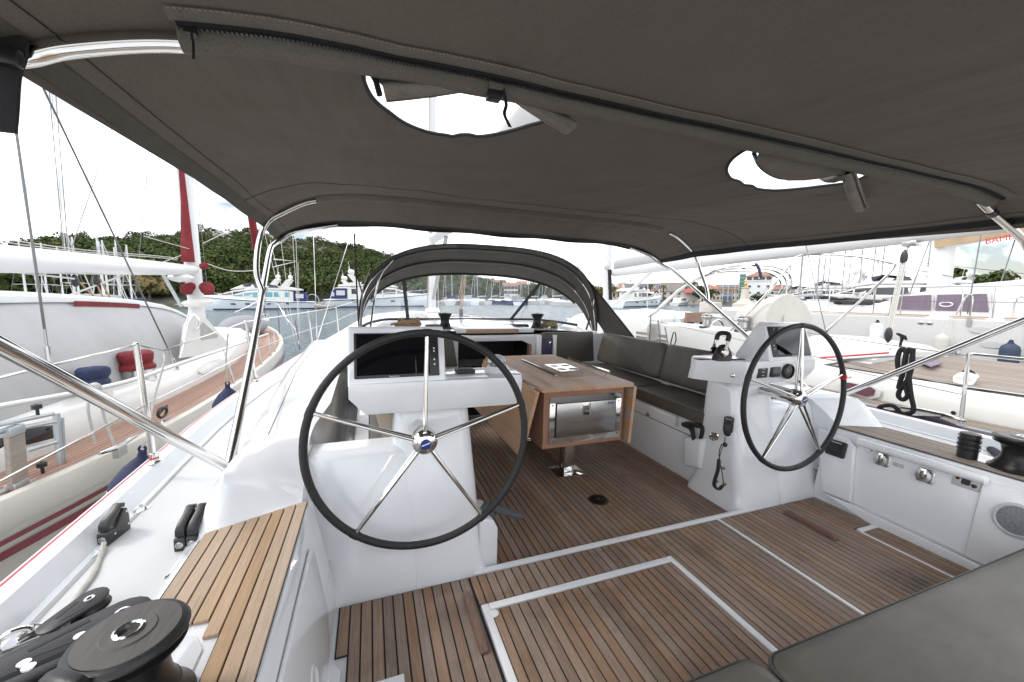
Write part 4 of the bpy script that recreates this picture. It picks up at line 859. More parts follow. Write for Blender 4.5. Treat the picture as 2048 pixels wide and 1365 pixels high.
a = P(206, 1094, z=ZD); b = P(252, 1058, z=ZD)
clutch(a, b, 1, 'single black rope clutch on the port side deck with a rope leading out')
a2 = P(372, 1102, z=ZD); b2 = P(405, 1058, z=ZD)
clutch(a2, b2, 2, 'double black rope clutch on the port side deck against the teak bench')
# ---- pad eyes
def padeye(c, ang, lab, s=1.):
    c = V(c); u = V((cos(ang), sin(ang), 0)); w = V((-sin(ang), cos(ang), 0)); ring = rrect(.085*s, .03*s, .0145*s, 5)
    t = thing('pad_eye', lab, 'pad eye', c); obj('plate', M().loft([[c+u*x_+w*y_+V((0, 0, z)) for x_, y_ in ring] for z in (.0005, .004)]), STEEL, t)
    obj('bow', M().tube([c+u*.022*s+V((0, 0, .003)), c+u*.016*s+V((0, 0, .018*s)), c+V((0, 0, .023*s)), c-u*.016*s+V((0, 0, .018*s)), c-u*.022*s+V((0, 0, .003))], .005*s, 8, smooth=4), STEEL, t); return t
padeye(P(280, 1023, z=ZD), .9, 'small steel pad eye on the port side deck ahead of the clutches')
c = P(30, 1285, z=ZD+.01); padeye(c, .5, 'steel pad eye at the left edge holding the small block by a shackle', 1.5)
obj('snap_ring', M().lathe([(.016, 0), (.016, .004), (.010, .006), (.006, .003)], P(262, 992, z=.545), (1, -.2, .1), 16), STEEL, None, 'small round steel stud on the inner face of the port bulwark', 'stud')
m = M().lathe([(.03, .0005), (.028, .004), (.02, .004), (.018, .001), (0, .001)], P(176, 1112, z=ZD+.004), n=24); obj('deck_drain', m, GEL, None, 'white oval drain moulded in the port side deck near the clutch', 'drain')
# ---- small block with shackle, and the rope through it
def sheave_block(c, d, L_, W_, T_, lab, name='block'):
    c = V(c); d = V(d).normalized(); r_ = d.cross(V((0, 0, 1))).normalized(); up = r_.cross(d); t = thing(name, lab, 'block', c)
    def outline(z, k=1.):
        pts = []
        for a in np.linspace(-pi/2, pi/2, 9): pts.append(c+d*(L_/2-W_/2+cos(a)*W_/2*k)+r_*sin(a)*W_/2*k+up*z)
        for a in np.linspace(pi/2, 1.5*pi, 7): pts.append(c+d*(-L_/2+W_*.3+cos(a)*W_*.3*k)+r_*sin(a)*W_*.34*k+up*z)
        return pts
    for z in (T_*.30, -T_*.5): obj('cheek', M().loft([outline(z), outline(z+T_*.2)]), WINCH, t, bevel=.002)
    ce = c+d*(L_/2-W_/2)
    obj('sheave', M().lathe([(W_*.44, -T_*.28), (W_*.34, 0), (W_*.44, T_*.28), (0, T_*.28)], ce, up, 24), mat_cl, t)
    obj('axle', M().lathe([(W_*.14, T_*.5), (W_*.14, T_*.56), (W_*.07, T_*.58), (W_*.07, T_*.52)], ce, up, 16, cap=False), STEEL, t)
    for k in (-1, 1): obj('slot', M().bar(c-d*L_*.22+r_*k*W_*.12+up*T_*.502, c+d*L_*.12+r_*k*W_*.26+up*T_*.502, W_*.1, .0015, up), CAULK, t)
    return t, d, r_, up
pa, pb = P(112, 1250, z=.54), P(188, 1207, z=.54)
sheave_block((pa+pb)/2, pb-pa+V((0, 0, .012)), .155, .085, .035, 'small black block lying on the port deck with rope through it')
sh = P(52, 1266, z=.525); obj('shackle', M().tube([P(36, 1278, z=.52), P(70, 1248, z=.53), P(97, 1246, z=.54)], .006, 8).tube([P(36, 1284, z=.515), P(72, 1262, z=.52), P(99, 1250, z=.535)], .006, 8), STEEL, None, 'steel shackle joining the small block to its pad eye', 'shackle')
rope = [P(208, 1087, z=.524), P(200, 1115, z=.506), P(186, 1150, z=.506), P(160, 1185, z=.507), P(142, 1215, z=.525), P(132, 1250, z=.53), P(118, 1290, z=.53), P(105, 1330, z=.56)]
obj('deck_rope', M().tube(rope, .0085, 10, smooth=6), ROPEW, None, 'pale braided rope curving across the port deck from clutch to block', 'rope')
# big double foot block beside the winch
pa, pb = P(40, 1345, z=.60), P(235, 1255, z=.60)
fb, d_, r_, up_ = sheave_block((pa+pb)/2, pb-pa, .30, .115, .07, 'large black foot block with bright rivets left of the port winch', 'foot_block')
for q in ((48, 1328), (57, 1336), (160, 1273)): obj('rivet', M().lathe([(.012, 0), (.012, .003), (.006, .004), (0, .002)], P(*q, z=.60+.037), (0, 0, 1), 14), STEEL, fb)
# ---- primary winches
def winch(c, lab, k=1., arm=0, zb=0):
    c = V(c); t = thing('winch', lab, 'winch', c)
    obj('base', M().lathe([(.118*k, 0), (.118*k, .012), (.098*k, .03), (.090*k, .05)], c, n=36), WINCH, t)
    obj('drum', M().lathe([(.088*k, .05), (.075*k, .075), (.071*k, .105), (.078*k, .14), (.095*k, .158)], c, n=36), WINCH, t)
    obj('self_tailer', M().lathe([(.088*k, .158), (.108*k, .160), (.112*k, .166), (.095*k, .172), (.095*k, .176), (.114*k, .182), (.118*k, .190), (.112*k, .198), (.10*k, .201)], c, n=36), WINCH, t)
    tp = obj('top_cap', M().lathe([(.101*k, .2005), (.100*k, .203), (.055*k, .204), (.052*k, .2065), (.03*k, .2065)], c, n=36, cap=False), WINCHT, t)
    obj('socket_ring', M().lathe([(.031*k, .2), (.031*k, .209), (.026*k, .211), (.021*k, .209), (.019*k, .19)], c, n=24, cap=False), STEEL, tp)
    obj('handle_socket', M().lathe([(.02*k, .195), (0, .195)], c, n=8, cap=False), CAULK, tp)
    if arm:
        dd = V((cos(arm), sin(arm), 0)); rr_ = V((-sin(arm), cos(arm), 0))
        obj('feeder_arm', M().loft([[c+dd*q+rr_*w_*s_+V((0, 0, z)) for s_, z in ((-1, z0), (-.8, z1-.006), (-.5, z1), (.5, z1), (.8, z1-.006), (1, z0))] for q, w_, z0, z1 in ((.106*k, .055, .165, .206), (.118*k, .06, .16, .207), (.132*k, .058, .155, .204), (.146*k, .048, .15, .196), (.156*k, .03, .15, .182))]), WINCH, t, smooth=60)
    return t
wc = P(258, 1262, z=.765); winch((wc.x, wc.y, .560), 'large black primary winch at the lower left corner beside the teak bench', .87, arm=2*pi*.66)
obj('winch_handle_tip', M().lathe([(.05, 0), (.05, .03), (.03, .06), (0, .065)], (wc.x+.14, wc.y-.06, .556), n=24), WINCH, None, 'low black rounded fitting behind the port winch in its white recess', 'fitting')
m = M().prism([(-.43, .4, .551), (-.43, 1.13, .551), (-.46, 1.18, .551), (-.52, 1.2, .551), (-.66, 1.2, .551), (-.66, .4, .551)], (0, 0, .006)); obj('winch_pad_port', m, GEL, kind='structure', bevel=.003)
ws = P(2028, 884, z=.76); winch((mxx(-.44), ws.y+.02, .556), 'black primary winch at the right edge on the starboard bench', 1.02)
t = thing('line_organiser', 'stack of black finned sheaves beside the starboard winch', 'line organiser', P(1958, 930, z=.556)); c = P(1958, 926, z=.556)
for k in range(3): obj('sheave_plate', M().lathe([(.02, 0), (.05, .001), (.052, .006), (.04, .010), (.04, .018), (.052, .022), (.05, .027), (.02, .028)], c+V((.02, .06, .06+.03*k)), n=24), BLACK, t)
obj('post', M().lathe([(.045, 0), (.045, .16), (.03, .165), (0, .165)], c+V((.02, .06, 0)), n=20), BLACK, t)
# ---- stanchions and lifelines on the port bulwark
def stanchion(base, h, lab, lean=0., ring=True):
    b = V(base); t = thing('stanchion', lab, 'stanchion', b, 'port stanchions')
    obj('post', M().tube([b, b+V((lean, 0, h))], .0135, 12), STEEL, t); obj('cap', M().ell(b+V((lean, 0, h)), .014, 6, 10), STEEL, t); obj('socket', M().lathe([(.03, 0), (.028, .006), (.02, .012), (.02, .05), (.016, .052)], b, n=16), STEEL, t)
    if ring: obj('red_ring', M().lathe([(.0205, .022), (.0205, .030)], b, n=16, cap=False), REDP, t)
    return b+V((lean, 0, h)), b+V((lean*.5, 0, h*.5))
SP = []
for q, tq, lab in (((309, 925), (272, 690), 'near steel stanchion with a red ring, on the port bulwark beside the bimini tube'), ((512, 762), (484, 644), 'second steel stanchion forward on the port bulwark'), ((625, 692), (616, 627), 'third steel stanchion forward on the port bulwark'), ((677, 667), (672, 615), 'farthest steel stanchion on the port bulwark near the shrouds')):
    bq = P(*q, z=.585); tp_ = P(*tq, y=bq.y); h_ = min(.66, max(.55, tp_.z-bq.z)); SP.append(stanchion(bq, h_, lab, lean=max(-.06, min(.02, tp_.x-bq.x))))
aft = (V((-1.0, .1, 1.22)), V((-1.0, .1, .92)))
for k, nm_ in ((0, 'upper'), (1, 'lower')):
    ps_ = [aft[k]]+[s_[k] for s_ in SP]+[V((-.05, 13.4, 1.3-.3*k))]
    if k == 0: ps_.insert(2, P(326, 702, y=SP[0][0].y+.45))
    obj('lifeline', M().tube(ps_, .0042, 6), STEEL, None, nm_+' steel wire lifeline along our port bulwark', 'lifeline')
# fender lines and fenders hung from that lifeline
def fender(top, L_, r, lab, col=None, cap=None, axis=(0, 0, -1), ropeto=None, n=20):
    top = V(top); t = thing('fender', lab, 'fender', top+V(axis)*L_)
    ax = V(axis)
    obj('end_cone', M().lathe([(.018, 0), (.022, .03), (r*.6, .09), (r*.95, .17), (r, .2)], top, ax, n), cap or NAVY, t)
    obj('body', M().lathe([(r, .2), (r*1.0, .25), (r*1.0, L_-.2), (r*.9, L_-.12), (r*.5, L_-.05), (.02, L_)], top, ax, n), col or GELW, t)
    obj('eye', M().tube([top+V((.016*cos(a), 0, .012+.016*sin(a)))for a in np.linspace(0, 2*pi, 11)[:-1]], .007, 6, closed=True), cap or NAVY, t)
    if ropeto: obj('lanyard', M().tube([top+V((0, 0, .02))]+[V(p) for p in ropeto], .006, 6), ROPEW, t)
    return t
f1 = P(285, 902, x=-1.24); fender(f1, .8, .13, 'white fender with navy top hanging beside the near stanchion', axis=(-.10, -.12, -1), ropeto=[P(292, 880, x=-1.2), P(310, 790, x=-1.16), P(330, 720, x=-1.14), P(326, 702, y=SP[0][0].y+.45)])
f2 = P(455, 770, x=-1.28); fender(f2, .8, .13, 'white fender with navy top farther forward between the two hulls', ropeto=[P(452, 720, x=-1.2), P(456, 668, x=-1.12)])
# ---- shrouds, mast, boom
cpb = P(634, 681, z=.6); 
sh_ = thing('port_shrouds', 'pair of steel shroud wires with turnbuckles rising from the port deck', 'shrouds', cpb)
for q in ((627, 475), (701, 470)):
    tq = P(*q, y=cpb.y+(.25 if q[0] > 650 else .02)); tq = cpb+(tq-cpb)*(5.5 if q[0] > 650 else 6); d = (tq-cpb).normalized()
    obj('wire', M().tube([cpb+d*.28, tq], .006, 6), STEEL, sh_); obj('turnbuckle', M().tube([cpb+V((0, 0, -.05)), cpb+d*.06, cpb+d*.061, cpb+d*.24, cpb+d*.241, cpb+d*.3], [.008, .008, .014, .014, .008, .007], 8), STEEL, sh_)
    obj('tang', M().box(cpb+V((-.006, -.02, -.09)), cpb+V((.006, .02, .0))), STEEL, sh_, bevel=.003)
mb = P(865, 560, x=CX); MY = mb.y
mt_ = thing('mast', 'white aluminium mast of our yacht seen through the spray hood window', 'mast', (CX, MY, 1.02))
obj('tube', M().loft([[V((CX+.085*cos(a), MY+.13*sin(a), z)) for a in np.linspace(0, 2*pi, 25)[:-1]] for z in (1.0, 19.)]), MASTW, mt_)
obj('mast_collar', M().lathe([(.2, 0), (.19, .04), (.15, .1)], (CX, MY, 1.0), n=20), GEL, mt_)
for k, dx in enumerate((-.16, -.2, .15)): obj('halyard', M().tube([(CX+dx*.8, MY-.18, 1.1), (CX+dx*.3, MY-.14, 9)], .008, 6), (ROPEW, ROPEB, ROPEW)[k], mt_)
obj('vang', M().tube([(CX, MY-.15, 1.35), (CX, MY-1.9, 2.66)], .045, 10), mat('vang_grey', (.3, .3, .3), .4), mt_)
for dx in (-.1, .08): obj('mast_step_line', M().tube([(CX+dx, MY-.2, 1.05), (CX+dx*1.4, MY-.5, 1.06), (CX+dx*6, 7.0, 1.06)], .008, 6), ROPEB, mt_)
bo = thing('boom', 'white boom with stowed mainsail above the bimini of our yacht', 'boom', (CX, 6, 2.7))
obj('spar', M().loft([[V((CX+.10*cos(a), y, z+.15*sin(a))) for a in np.linspace(0, 2*pi, 17)[:-1]] for y, z in ((MY-.16, 2.85), (3.0, 2.75))]), MASTW, bo)
obj('stowed_sail', M().loft([[V((CX+.16*cos(a)+.02*noise.noise(V((y, a, 0))), y, z+.36+.33*sin(a)+.03*noise.noise(V((y*2, a, 3))))) for a in np.linspace(0, 2*pi, 17)[:-1]] for y, z in [(lerp(MY-.2, 3.2, t), lerp(2.87, 2.72, t)) for t in np.linspace(0, 1, 14)]]), WCANV, bo, smooth=60)
# mainsheet: tackle in front of the windscreen down to the coachroof
ms_ = thing('mainsheet_tackle', 'beige mainsheet tackle and block on the coachroof in front of the windscreen', 'tackle', (1.47, 7.2, 1.05))
a = P(922, 632, y=7.2)
for dx in (-.03, .0, .03): obj('fall', M().tube([a+V((dx*.6, 0, .12)), P(931, 548, y=7.1)+V((dx*1.6, 0, .25))], .008, 6), ROPEB, ms_)
obj('lower_block', M().box(a+V((-.035, -.03, .0)), a+V((.035, .03, .13))), mat_cl, ms_, bevel=.01); obj('traveller_car', M().box(a+V((-.16, -.05, -.06)), a+V((.16, .05, .0))), mat('car_blue', (.06, .07, .12), .4), ms_, bevel=.01)
obj('track', M().box((.2, 7.15, a.z-.075), (2.9, 7.25, a.z-.058)), ALU, ms_)
# ---- coachroof winches, clutches and coils
for q, lab in (((890, 655), 'black winch on the coachroof edge beside the beige coil'), ((1074, 656), 'black winch on the coachroof edge beside the khaki coil')):
    c = P(*q, y=5.0); c.z = 1.035; winch(c, lab, .78)
def coil(c, r, mt, lab, seed, n=9, h=.05, loops=2.4):
    random.seed(seed); c = V(c); m = M()
    for k in range(n):
        rr_ = r*random.uniform(.55, 1.0); ph = random.uniform(0, 6.28); ecc = random.uniform(.6, 1.0); z0 = h*k/n+random.uniform(-.01, .02); ax_ = random.uniform(0, pi); pts_ = []
        for i in range(int(26*loops/2)):
            a = 2*pi*i/13; w_ = 1+.18*sin(3*a+ph)
            x_ = rr_*cos(a)*w_; y_ = rr_*ecc*.55*sin(a)*w_; pts_.append(c+V((x_*cos(ax_*.3)-y_*sin(ax_*.3), y_*cos(ax_*.3)+x_*sin(ax_*.3)*.4, .012+z0+.02*sin(2*a+ph)+.012*random.random())))
        m.tube(pts_, .011, 7, smooth=3)
    return obj('rope_coil', m, mt, None, lab, 'rope coil')
c = P(817, 656, y=5.02); coil((c.x, 5.05, 1.02), .19, ROPEB, 'heap of beige rope coiled on the coachroof left of the winch', 3, n=12, h=.10)
c = P(1098, 658, y=5.02); coil((c.x+.04, 5.1, 1.02), .17, ROPEG, 'heap of khaki rope coiled on the coachroof right of the winch', 5, n=9, h=.07)
for q, lab in (((866, 655), 'low black bank of clutches on the coachroof beside the left winch'), ((1042, 657), 'low black bank of clutches on the coachroof beside the right winch')):
    c = P(*q, y=5.05); c.z = 1.03; t = thing('clutch_bank', lab, 'rope clutch', c)
    for k in range(4): obj('clutch', M().prism([(c.x-.09+.05*k, 5.0, c.z), (c.x-.09+.05*k, 5.0, c.z+.045), (c.x-.09+.05*k, 5.06, c.z+.06), (c.x-.09+.05*k, 5.13, c.z+.055), (c.x-.09+.05*k, 5.16, c.z)], (.042, 0, 0)), BLACK, t, bevel=.003)
# ================================================================ fittings on the starboard helm station and bench
NW = V((-1, 0, -.1905)).normalized(); W0 = V((3.235, 0, .0))
def SW(px_, py_, e=0): 
    p = PL(px_, py_, V((3.245, 0, .1)), V((-1, 0, .1833))); n_ = V((-1, 0, .1833)).normalized(); return p+n_*e
nW = V((-1, 0, .1833)).normalized()
def slab(pxs, e0, e1, m=None): return (m or M()).prism([SW(*q, e0) for q in pxs], nW*(e1-e0))
# recess: proud plinth, pillar and rolled lip around the set-back panel
t = thing('cockpit_locker', 'white recessed locker panel in the starboard cockpit side with steel sockets', 'locker', SW(1820, 1090))
obj('plinth', slab([(1648, 985), (1706, 1008), (1926, 1112), (2048, 1168), (2048, 1300), (1940, 1140), (1745, 1050)], .001, .035), GEL, t, bevel=.008, seg=3)
obj('pillar', slab([(1640, 856), (1700, 878), (1716, 895), (1706, 1006), (1648, 983)], .001, .035), GEL, t, bevel=.012, seg=3)
obj('end_panel', slab([(1968, 962), (2060, 985), (2060, 1172), (1930, 1112)], .001, .020), GEL, t, bevel=.008, seg=3)
a, b = SW(1722, 884, .03), SW(1978, 962, .03)
obj('rolled_lip', M().tube([a-V((0, -.01, .0)), a, b, b+V((0, -.01, 0))], [.012, .028, .028, .012], 14), GEL, t)
obj('panel', slab([(1714, 888), (1965, 966), (1929, 1109), (1706, 1004)], .0005, .004), GEL, t)
# engine-panel style sockets
def socket(q, r, lab, ang=0):
    c = SW(*q, .005); t = thing('shore_socket', lab, 'socket', c, 'steel sockets on the locker panel'); u = V((0, -1, 0)); w = nW.cross(u)
    if w.z < 0: w = -w
    pr = [(c+u*x_+w*y_) for x_, y_ in rrect(r*2.05, r*2.05, r*.35, 4)]
    obj('plate', M().prism(pr, nW*.006), STEELB, t, bevel=.001); obj('cap', M().lathe([(r*.95, .006), (r*.98, .02), (r*.9, .034), (r*.5, .036), (r*.3, .030), (0, .030)], c, nW, 28), STEELB, t)
    o_ = c+w*r*.25+nW*.036; obj('hinge_clip', M().prism([o_+u*x_+w*y_ for x_, y_ in ((-r*.35, -r*.6), (r*.35, -r*.6), (r*.35, r*.95), (-r*.35, r*.95))], nW*.008), STEEL, t, bevel=.002)
    obj('screw', M().lathe([(.006, .0), (.006, .003), (0, .004)], c+nW*.036-w*r*.1, nW, 10), STEEL, t); return t
socket((1766, 920), .042, 'round steel shore socket with hinged cap, left on the locker panel'); socket((1852, 952), .042, 'square steel shore socket with hinged cap, middle of the locker panel')
c = SW(1934, 963, .005); u = V((0, -1, 0)); w = nW.cross(u); w = w if w.z > 0 else -w
t = obj('switch_plate', M().prism([c+u*x_+w*y_ for x_, y_ in rrect(.115, .085, .008, 3)], nW*.004), STEELB, None, 'polished steel switch plate with black rocker, right on the locker panel', 'switch plate')
obj('rocker', M().prism([c+nW*.004+u*x_+w*y_ for x_, y_ in rrect(.036, .045, .006, 3)], nW*.006), BLACK, t); obj('fuse', M().lathe([(.011, .004), (.011, .012), (0, .013)], c+u*.035-w*.014, nW, 14), BLACK, t); obj('pilot_lamp', M().lathe([(.009, .004), (.008, .009), (0, .01)], c-u*.036+w*.004, nW, 14), REDC, t)
c = SW(1797, 931, .0045); obj('warning_label', M().prism([c+u*x_+w*y_ for x_, y_ in ((-.03, -.013), (.03, -.013), (.03, .013), (-.03, .013))], nW*.0006), mat('label_print', (.55, .5, .5), .5), None, 'small warning sticker with triangle beside the round socket', 'label')
c2 = c-u*.012; obj('warning_triangle', M().tube([c2+w*.008+nW*.001, c2-u*.008-w*.006+nW*.001, c2+u*.008-w*.006+nW*.001], .0008, 4, closed=True), CAULK, bpy.data.objects['warning_label'])
obj('panel_screw', M().lathe([(.009, 0), (.009, .004), (0, .005)], SW(1744, 901, .004), nW, 12), STEELB, None, 'round grey screw cap high on the locker panel', 'screw')
c = SW(1680, 898, .036); t = obj('radio_speaker', M().prism([c+u*x_+w*y_ for x_, y_ in rrect(.125, .118, .012, 3)], nW*.022), BLACK, None, 'square black radio loudspeaker on the white pillar by the starboard wheel', 'loudspeaker', bevel=.003)
words('maker_name', 'Raymarine', .016, c+w*.045+nW*.0228, u, w, TXT_W, t)
for k in range(6): obj('grille_slot', M().bar(c-u*.045-w*(.035-.012*k)+nW*.0222, c+u*.045-w*(.035-.012*k)+nW*.0222, .003, .001, nW), CAULK, t)
c = SW(2038, 1042, .021); t = thing('round_speaker', 'round grey loudspeaker with perforated grille at the right edge', 'loudspeaker', c)
obj('ring', M().lathe([(.092, 0), (.09, .012), (.078, .016), (.073, .010)], c, nW, 36, cap=False), mat('speaker_ring', (.55, .56, .60), .4), t); obj('grille', M().lathe([(.074, .009), (.05, .012), (0, .013)], c, nW, 36, cap=False), mat('grille_grey', (.30, .31, .33), .5, var=.6, vscale=160), t)
# handset with coiled cord on the pedestal
c = P(1456, 851, y=2.02); nf = V((-.75, -.66, .12)).normalized(); uu = V((.66, -.75, 0)).normalized(); ww = V((.08, .05, 1)).normalized()
t = thing('vhf_handset', 'black radio handset with keypad clipped to the starboard helm station', 'radio handset', c)
ol = [(-.024, -.062), (-.012, -.075), (.012, -.075), (.024, -.062), (.028, .02), (.026, .058), (.016, .07), (-.016, .07), (-.026, .058), (-.028, .02)]
obj('body', M().prism([c+uu*x_+ww*y_+nf*.01 for x_, y_ in ol], nf*.032), BLACK, t, bevel=.006, seg=3)
obj('bracket', M().prism([c+uu*x_+ww*y_-nf*.012 for x_, y_ in ((-.03, -.05), (.034, -.05), (.036, .06), (-.03, .06))], nf*.02), BLACK, t, bevel=.004)
obj('display', M().prism([c+uu*x_+ww*y_+nf*.0425 for x_, y_ in ((-.018, .012), (.018, .012), (.018, .04), (-.018, .04))], nf*.001), GLASSK, t); words('maker_name', 'Raymarine', .009, c+ww*.052+nf*.0428, uu, ww, TXT_W, t)
for i in range(3):
    for j in range(2): obj('key', M().lathe([(.005, 0), (.005, .002), (0, .002)], c+uu*(-.014+.014*i)+ww*(-.008-.017*j)+nf*.042, nf, 8), mat_cl, t)
pts_ = [P(1450, 874, y=2.0), P(1449, 885, y=1.99), P(1443, 900, y=1.99), P(1438, 920, y=1.98), P(1436, 940, y=1.975), P(1430, 960, y=1.965), P(1429, 972, y=1.965), P(1437, 979, y=1.96), P(1445, 972, y=1.96), P(1446, 957, y=1.965), P(1441, 930, y=1.97), P(1438, 905, y=1.985), P(1444, 888, y=1.99)]
obj('cord', M().tube(pts_, .0035, 6, smooth=4), BLACK, t)
base = spl(pts_[3:9], 10); m = M(); hel = []
for i in range(0, 480): f_ = i/480*(len(base)-1); p_ = base[int(f_)].lerp(base[min(len(base)-1, int(f_)+1)], f_ % 1); a = i*2*pi/9; hel.append(p_+V((.011*cos(a), 0, 0))+V((0, .011*sin(a), .0)))
obj('coiled_cord', m.tube(hel, .0032, 5), BLACK, t); obj('cord_hook', M().ell(P(1450, 890, y=1.985), .017, 8, 10), BLACK, t)
for q in ((1446, 936), (1432, 962), (1448, 968)): obj('stud', M().lathe([(.012, 0), (.011, .012), (0, .014)], P(*q, y=1.98), (-.4, -1, 0), 12), STEELB, t)
c = P(1428, 873, x=2.50); obj('chrome_socket', M().lathe([(.032, 0), (.032, .006), (.025, .012), (.02, .012), (.018, .008), (0, .008)], P(1428, 873, y=2.06), (-.7, -.7, 0), 24), STEEL, None, 'round chrome socket low on the side of the starboard helm station', 'socket')
# handle pocket on the settee front
t = thing('handle_pocket', 'white plastic pocket holding two black winch handles below the starboard settee', 'pocket', P(1390, 940, x=2.53)); A_ = [P(*q, x=2.535) for q in ((1376, 872), (1419, 876), (1412, 940), (1375, 932))]
cen = sum(A_, V())/4; obj('pouch', M().loft([[V((2.54, p.y, p.z)) for p in A_], [V((2.50, cen.y+(p.y-cen.y)*.95, cen.z+(p.z-cen.z)*.97)) for p in A_], [V((2.47, cen.y+(p.y-cen.y)*.75, cen.z+(p.z-cen.z)*.8)) for p in A_]]), GEL, t, bevel=.012, seg=3)
q = [P(*k_, x=2.49) for k_ in ((1366, 849), (1382, 858), (1388, 880), (1390, 900))]; obj('winch_handle', M().tube(q, [.02, .018, .016, .016], 10, smooth=3), RUBBER, t)
q = [P(*k_, x=2.505) for k_ in ((1372, 848), (1398, 852), (1405, 860), (1400, 885))]; obj('winch_handle', M().tube(q, [.02, .02, .018, .016], 10, smooth=3), RUBBER, t)
obj('locker_latch', M().box(P(1297, 829, x=2.54)+V((-.012, -.02, -.014)), P(1297, 829, x=2.54)+V((.004, .02, .014))), STEEL, None, 'small chrome latch on the locker under the starboard settee', 'latch', bevel=.003)
obj('lid_strap', M().box(P(1354, 846, x=2.54)+V((-.004, -.012, -.04)), P(1354, 846, x=2.54)+V((.002, .012, .06))), mat('strap_cream', (.55, .52, .45), .8), None, 'pale strap hanging over the settee front beside the handle pocket', 'strap', bevel=.002)
# port bench locker door
m = M().prism([(-.183, .75, .09), (-.183, 1.52, .09), (-.2, 1.66, .14), (-.245, 1.66, .44), (-.25, 1.62, .47), (-.25, .75, .47)], (.012, 0, .0022)); t = obj('locker_door', m, GEL, bpy.data.objects['side_bench_port'], bevel=.006, seg=3)
obj('door_ring', M().lathe([(.045, .0), (.045, .004), (.036, .006), (.03, .002), (0, .002)], (-.196, 1.28, .22), (1, 0, .18), 24), GEL, t)
# ================================================================ HARBOUR: level frame from here on
FRAME[0] = 'W'; ZW = -1.2
def wire(parent, a, b, r=.006, mt=None, name='wire'): return obj(name, M().tube([a, b], r, 6), mt or WIRE, parent)
def lump(m, c, amp, sc):
    m.v = [v+(v-c).normalized()*noise.noise(v*sc)*amp for v in m.v]; return m
# ---------------------------------------------------------------- yacht moored to port
pn = thing('port_sailboat', 'white sailboat with red hull stripes, white cockpit cover and red covers, moored to port', 'sailboat', (-3.9, 8, ZW))
GX = spl([(-2.95, -1, 0), (-2.5, 1.5, 0), (-2.22, 3.1, 0), (-2.02, 3.9, 0), (-1.86, 5.2, 0), (-1.84, 7.5, 0), (-2.0, 10.5, 0), (-2.5, 13, 0), (-3.2, 15.2, 0), (-3.9, 16.6, 0)], 6)
def gx(y): return interp(y, [p.y for p in GX], [p.x for p in GX])
def gz(y): return .20+(.03*(y-8) if y > 8 else 0)
YN = [-1, 0, 1, 2, 2.6, 3.1, 3.6, 4.1, 4.6, 5.2, 6, 7, 8, 9, 10, 11, 12, 13, 14, 15.2, 16, 16.6]
def stripe(z0, z1, e): return M().loft([[(gx(y)+e, y, gz(y)-z0), (gx(y)+e+.004, y, gz(y)-z1)] for y in YN], closed=False)
full = []
for y in YN:
    h_ = [(gx(y)-.10, y, gz(y)+.0), (gx(y)-.085, y, gz(y)+.035), (gx(y)-.01, y, gz(y)+.035), (gx(y), y, gz(y)+.01), (gx(y)+.012, y, gz(y)-.14), (gx(y)-.0, y, gz(y)-.16), (gx(y)-.02, y, -.35), (gx(y)-.25, y, -1.4)]
    full.append(h_+[(2*-3.95-p[0], p[1], p[2]) for p in h_[::-1]])
obj('hull', M().loft(full, closed=False), HULLC, pn)
obj('red_stripe', stripe(.205, .235, .006), DRED, pn, recalc=False); obj('red_stripe', stripe(.275, .325, .007), DRED, pn, recalc=False)
m = M().loft([[(gx(y)-.09, y, gz(y)-.002), (-5.9, y, gz(y)-.002)] for y in YN[:-1]], closed=False); dk = obj('deck', m, CAULK, pn)
for k in range(13):
    m = M().loft([[(gx(y)-.095-.052*k-(.0), y, gz(y)+.004), (gx(y)-.095-.052*k-.046, y, gz(y)+.004)] for y in YN[1:-2]], closed=False); obj('deck_plank', m, TEAKP, dk, recalc=False)
# raised coaming and cabin sides
def cx_(y): return interp(y, (-1, 3, 4.1, 5.3, 6.8, 8.8, 11, 13, 14.5), (-3.1, -2.72, -2.56, -2.47, -2.42, -2.46, -2.75, -3.2, -3.6))
ch_ = lambda y: interp(y, (-1, 5, 8.3, 9.5, 12, 13.6, 14.4), (.52, .52, .50, .58, .55, .46, .26))
m = M().loft([[(cx_(y), y, gz(y)-.01), (cx_(y)-.03, y, ch_(y)-.05), (cx_(y)-.08, y, ch_(y)), (-3.9, y, ch_(y)+.06), (-4.9, y, ch_(y)), (-5.3, y, gz(y))] for y in (-1, 1, 2.5, 3.5, 4.3, 5.3, 6.3, 7.3, 8.3, 9.2, 10.2, 11.2, 12.2, 13, 13.8, 14.4)], closed=False); obj('cabin', m, HULLC if 0 else GELW, pn, smooth=50)
def onx(px_, py_, x, dx=.012): p = W(px_, py_, x=x); return V((p.x+dx, p.y, p.z))
obj('portlight', M().prism([onx(-20, 875, cx_(3.6), -.01), onx(18, 868, cx_(3.7), -.01), onx(18, 905, cx_(3.7), -.01), onx(-20, 915, cx_(3.6), -.01)], (.02, 0, 0)), GLSD, pn, bevel=.008); obj('portlight', M().prism([onx(38, 858, cx_(3.9)+.02), onx(104, 850, cx_(4.2)+.02), onx(104, 877, cx_(4.2)+.02), onx(40, 893, cx_(3.9)+.02)], (.012, 0, 0)), GLSD, pn, bevel=.008)
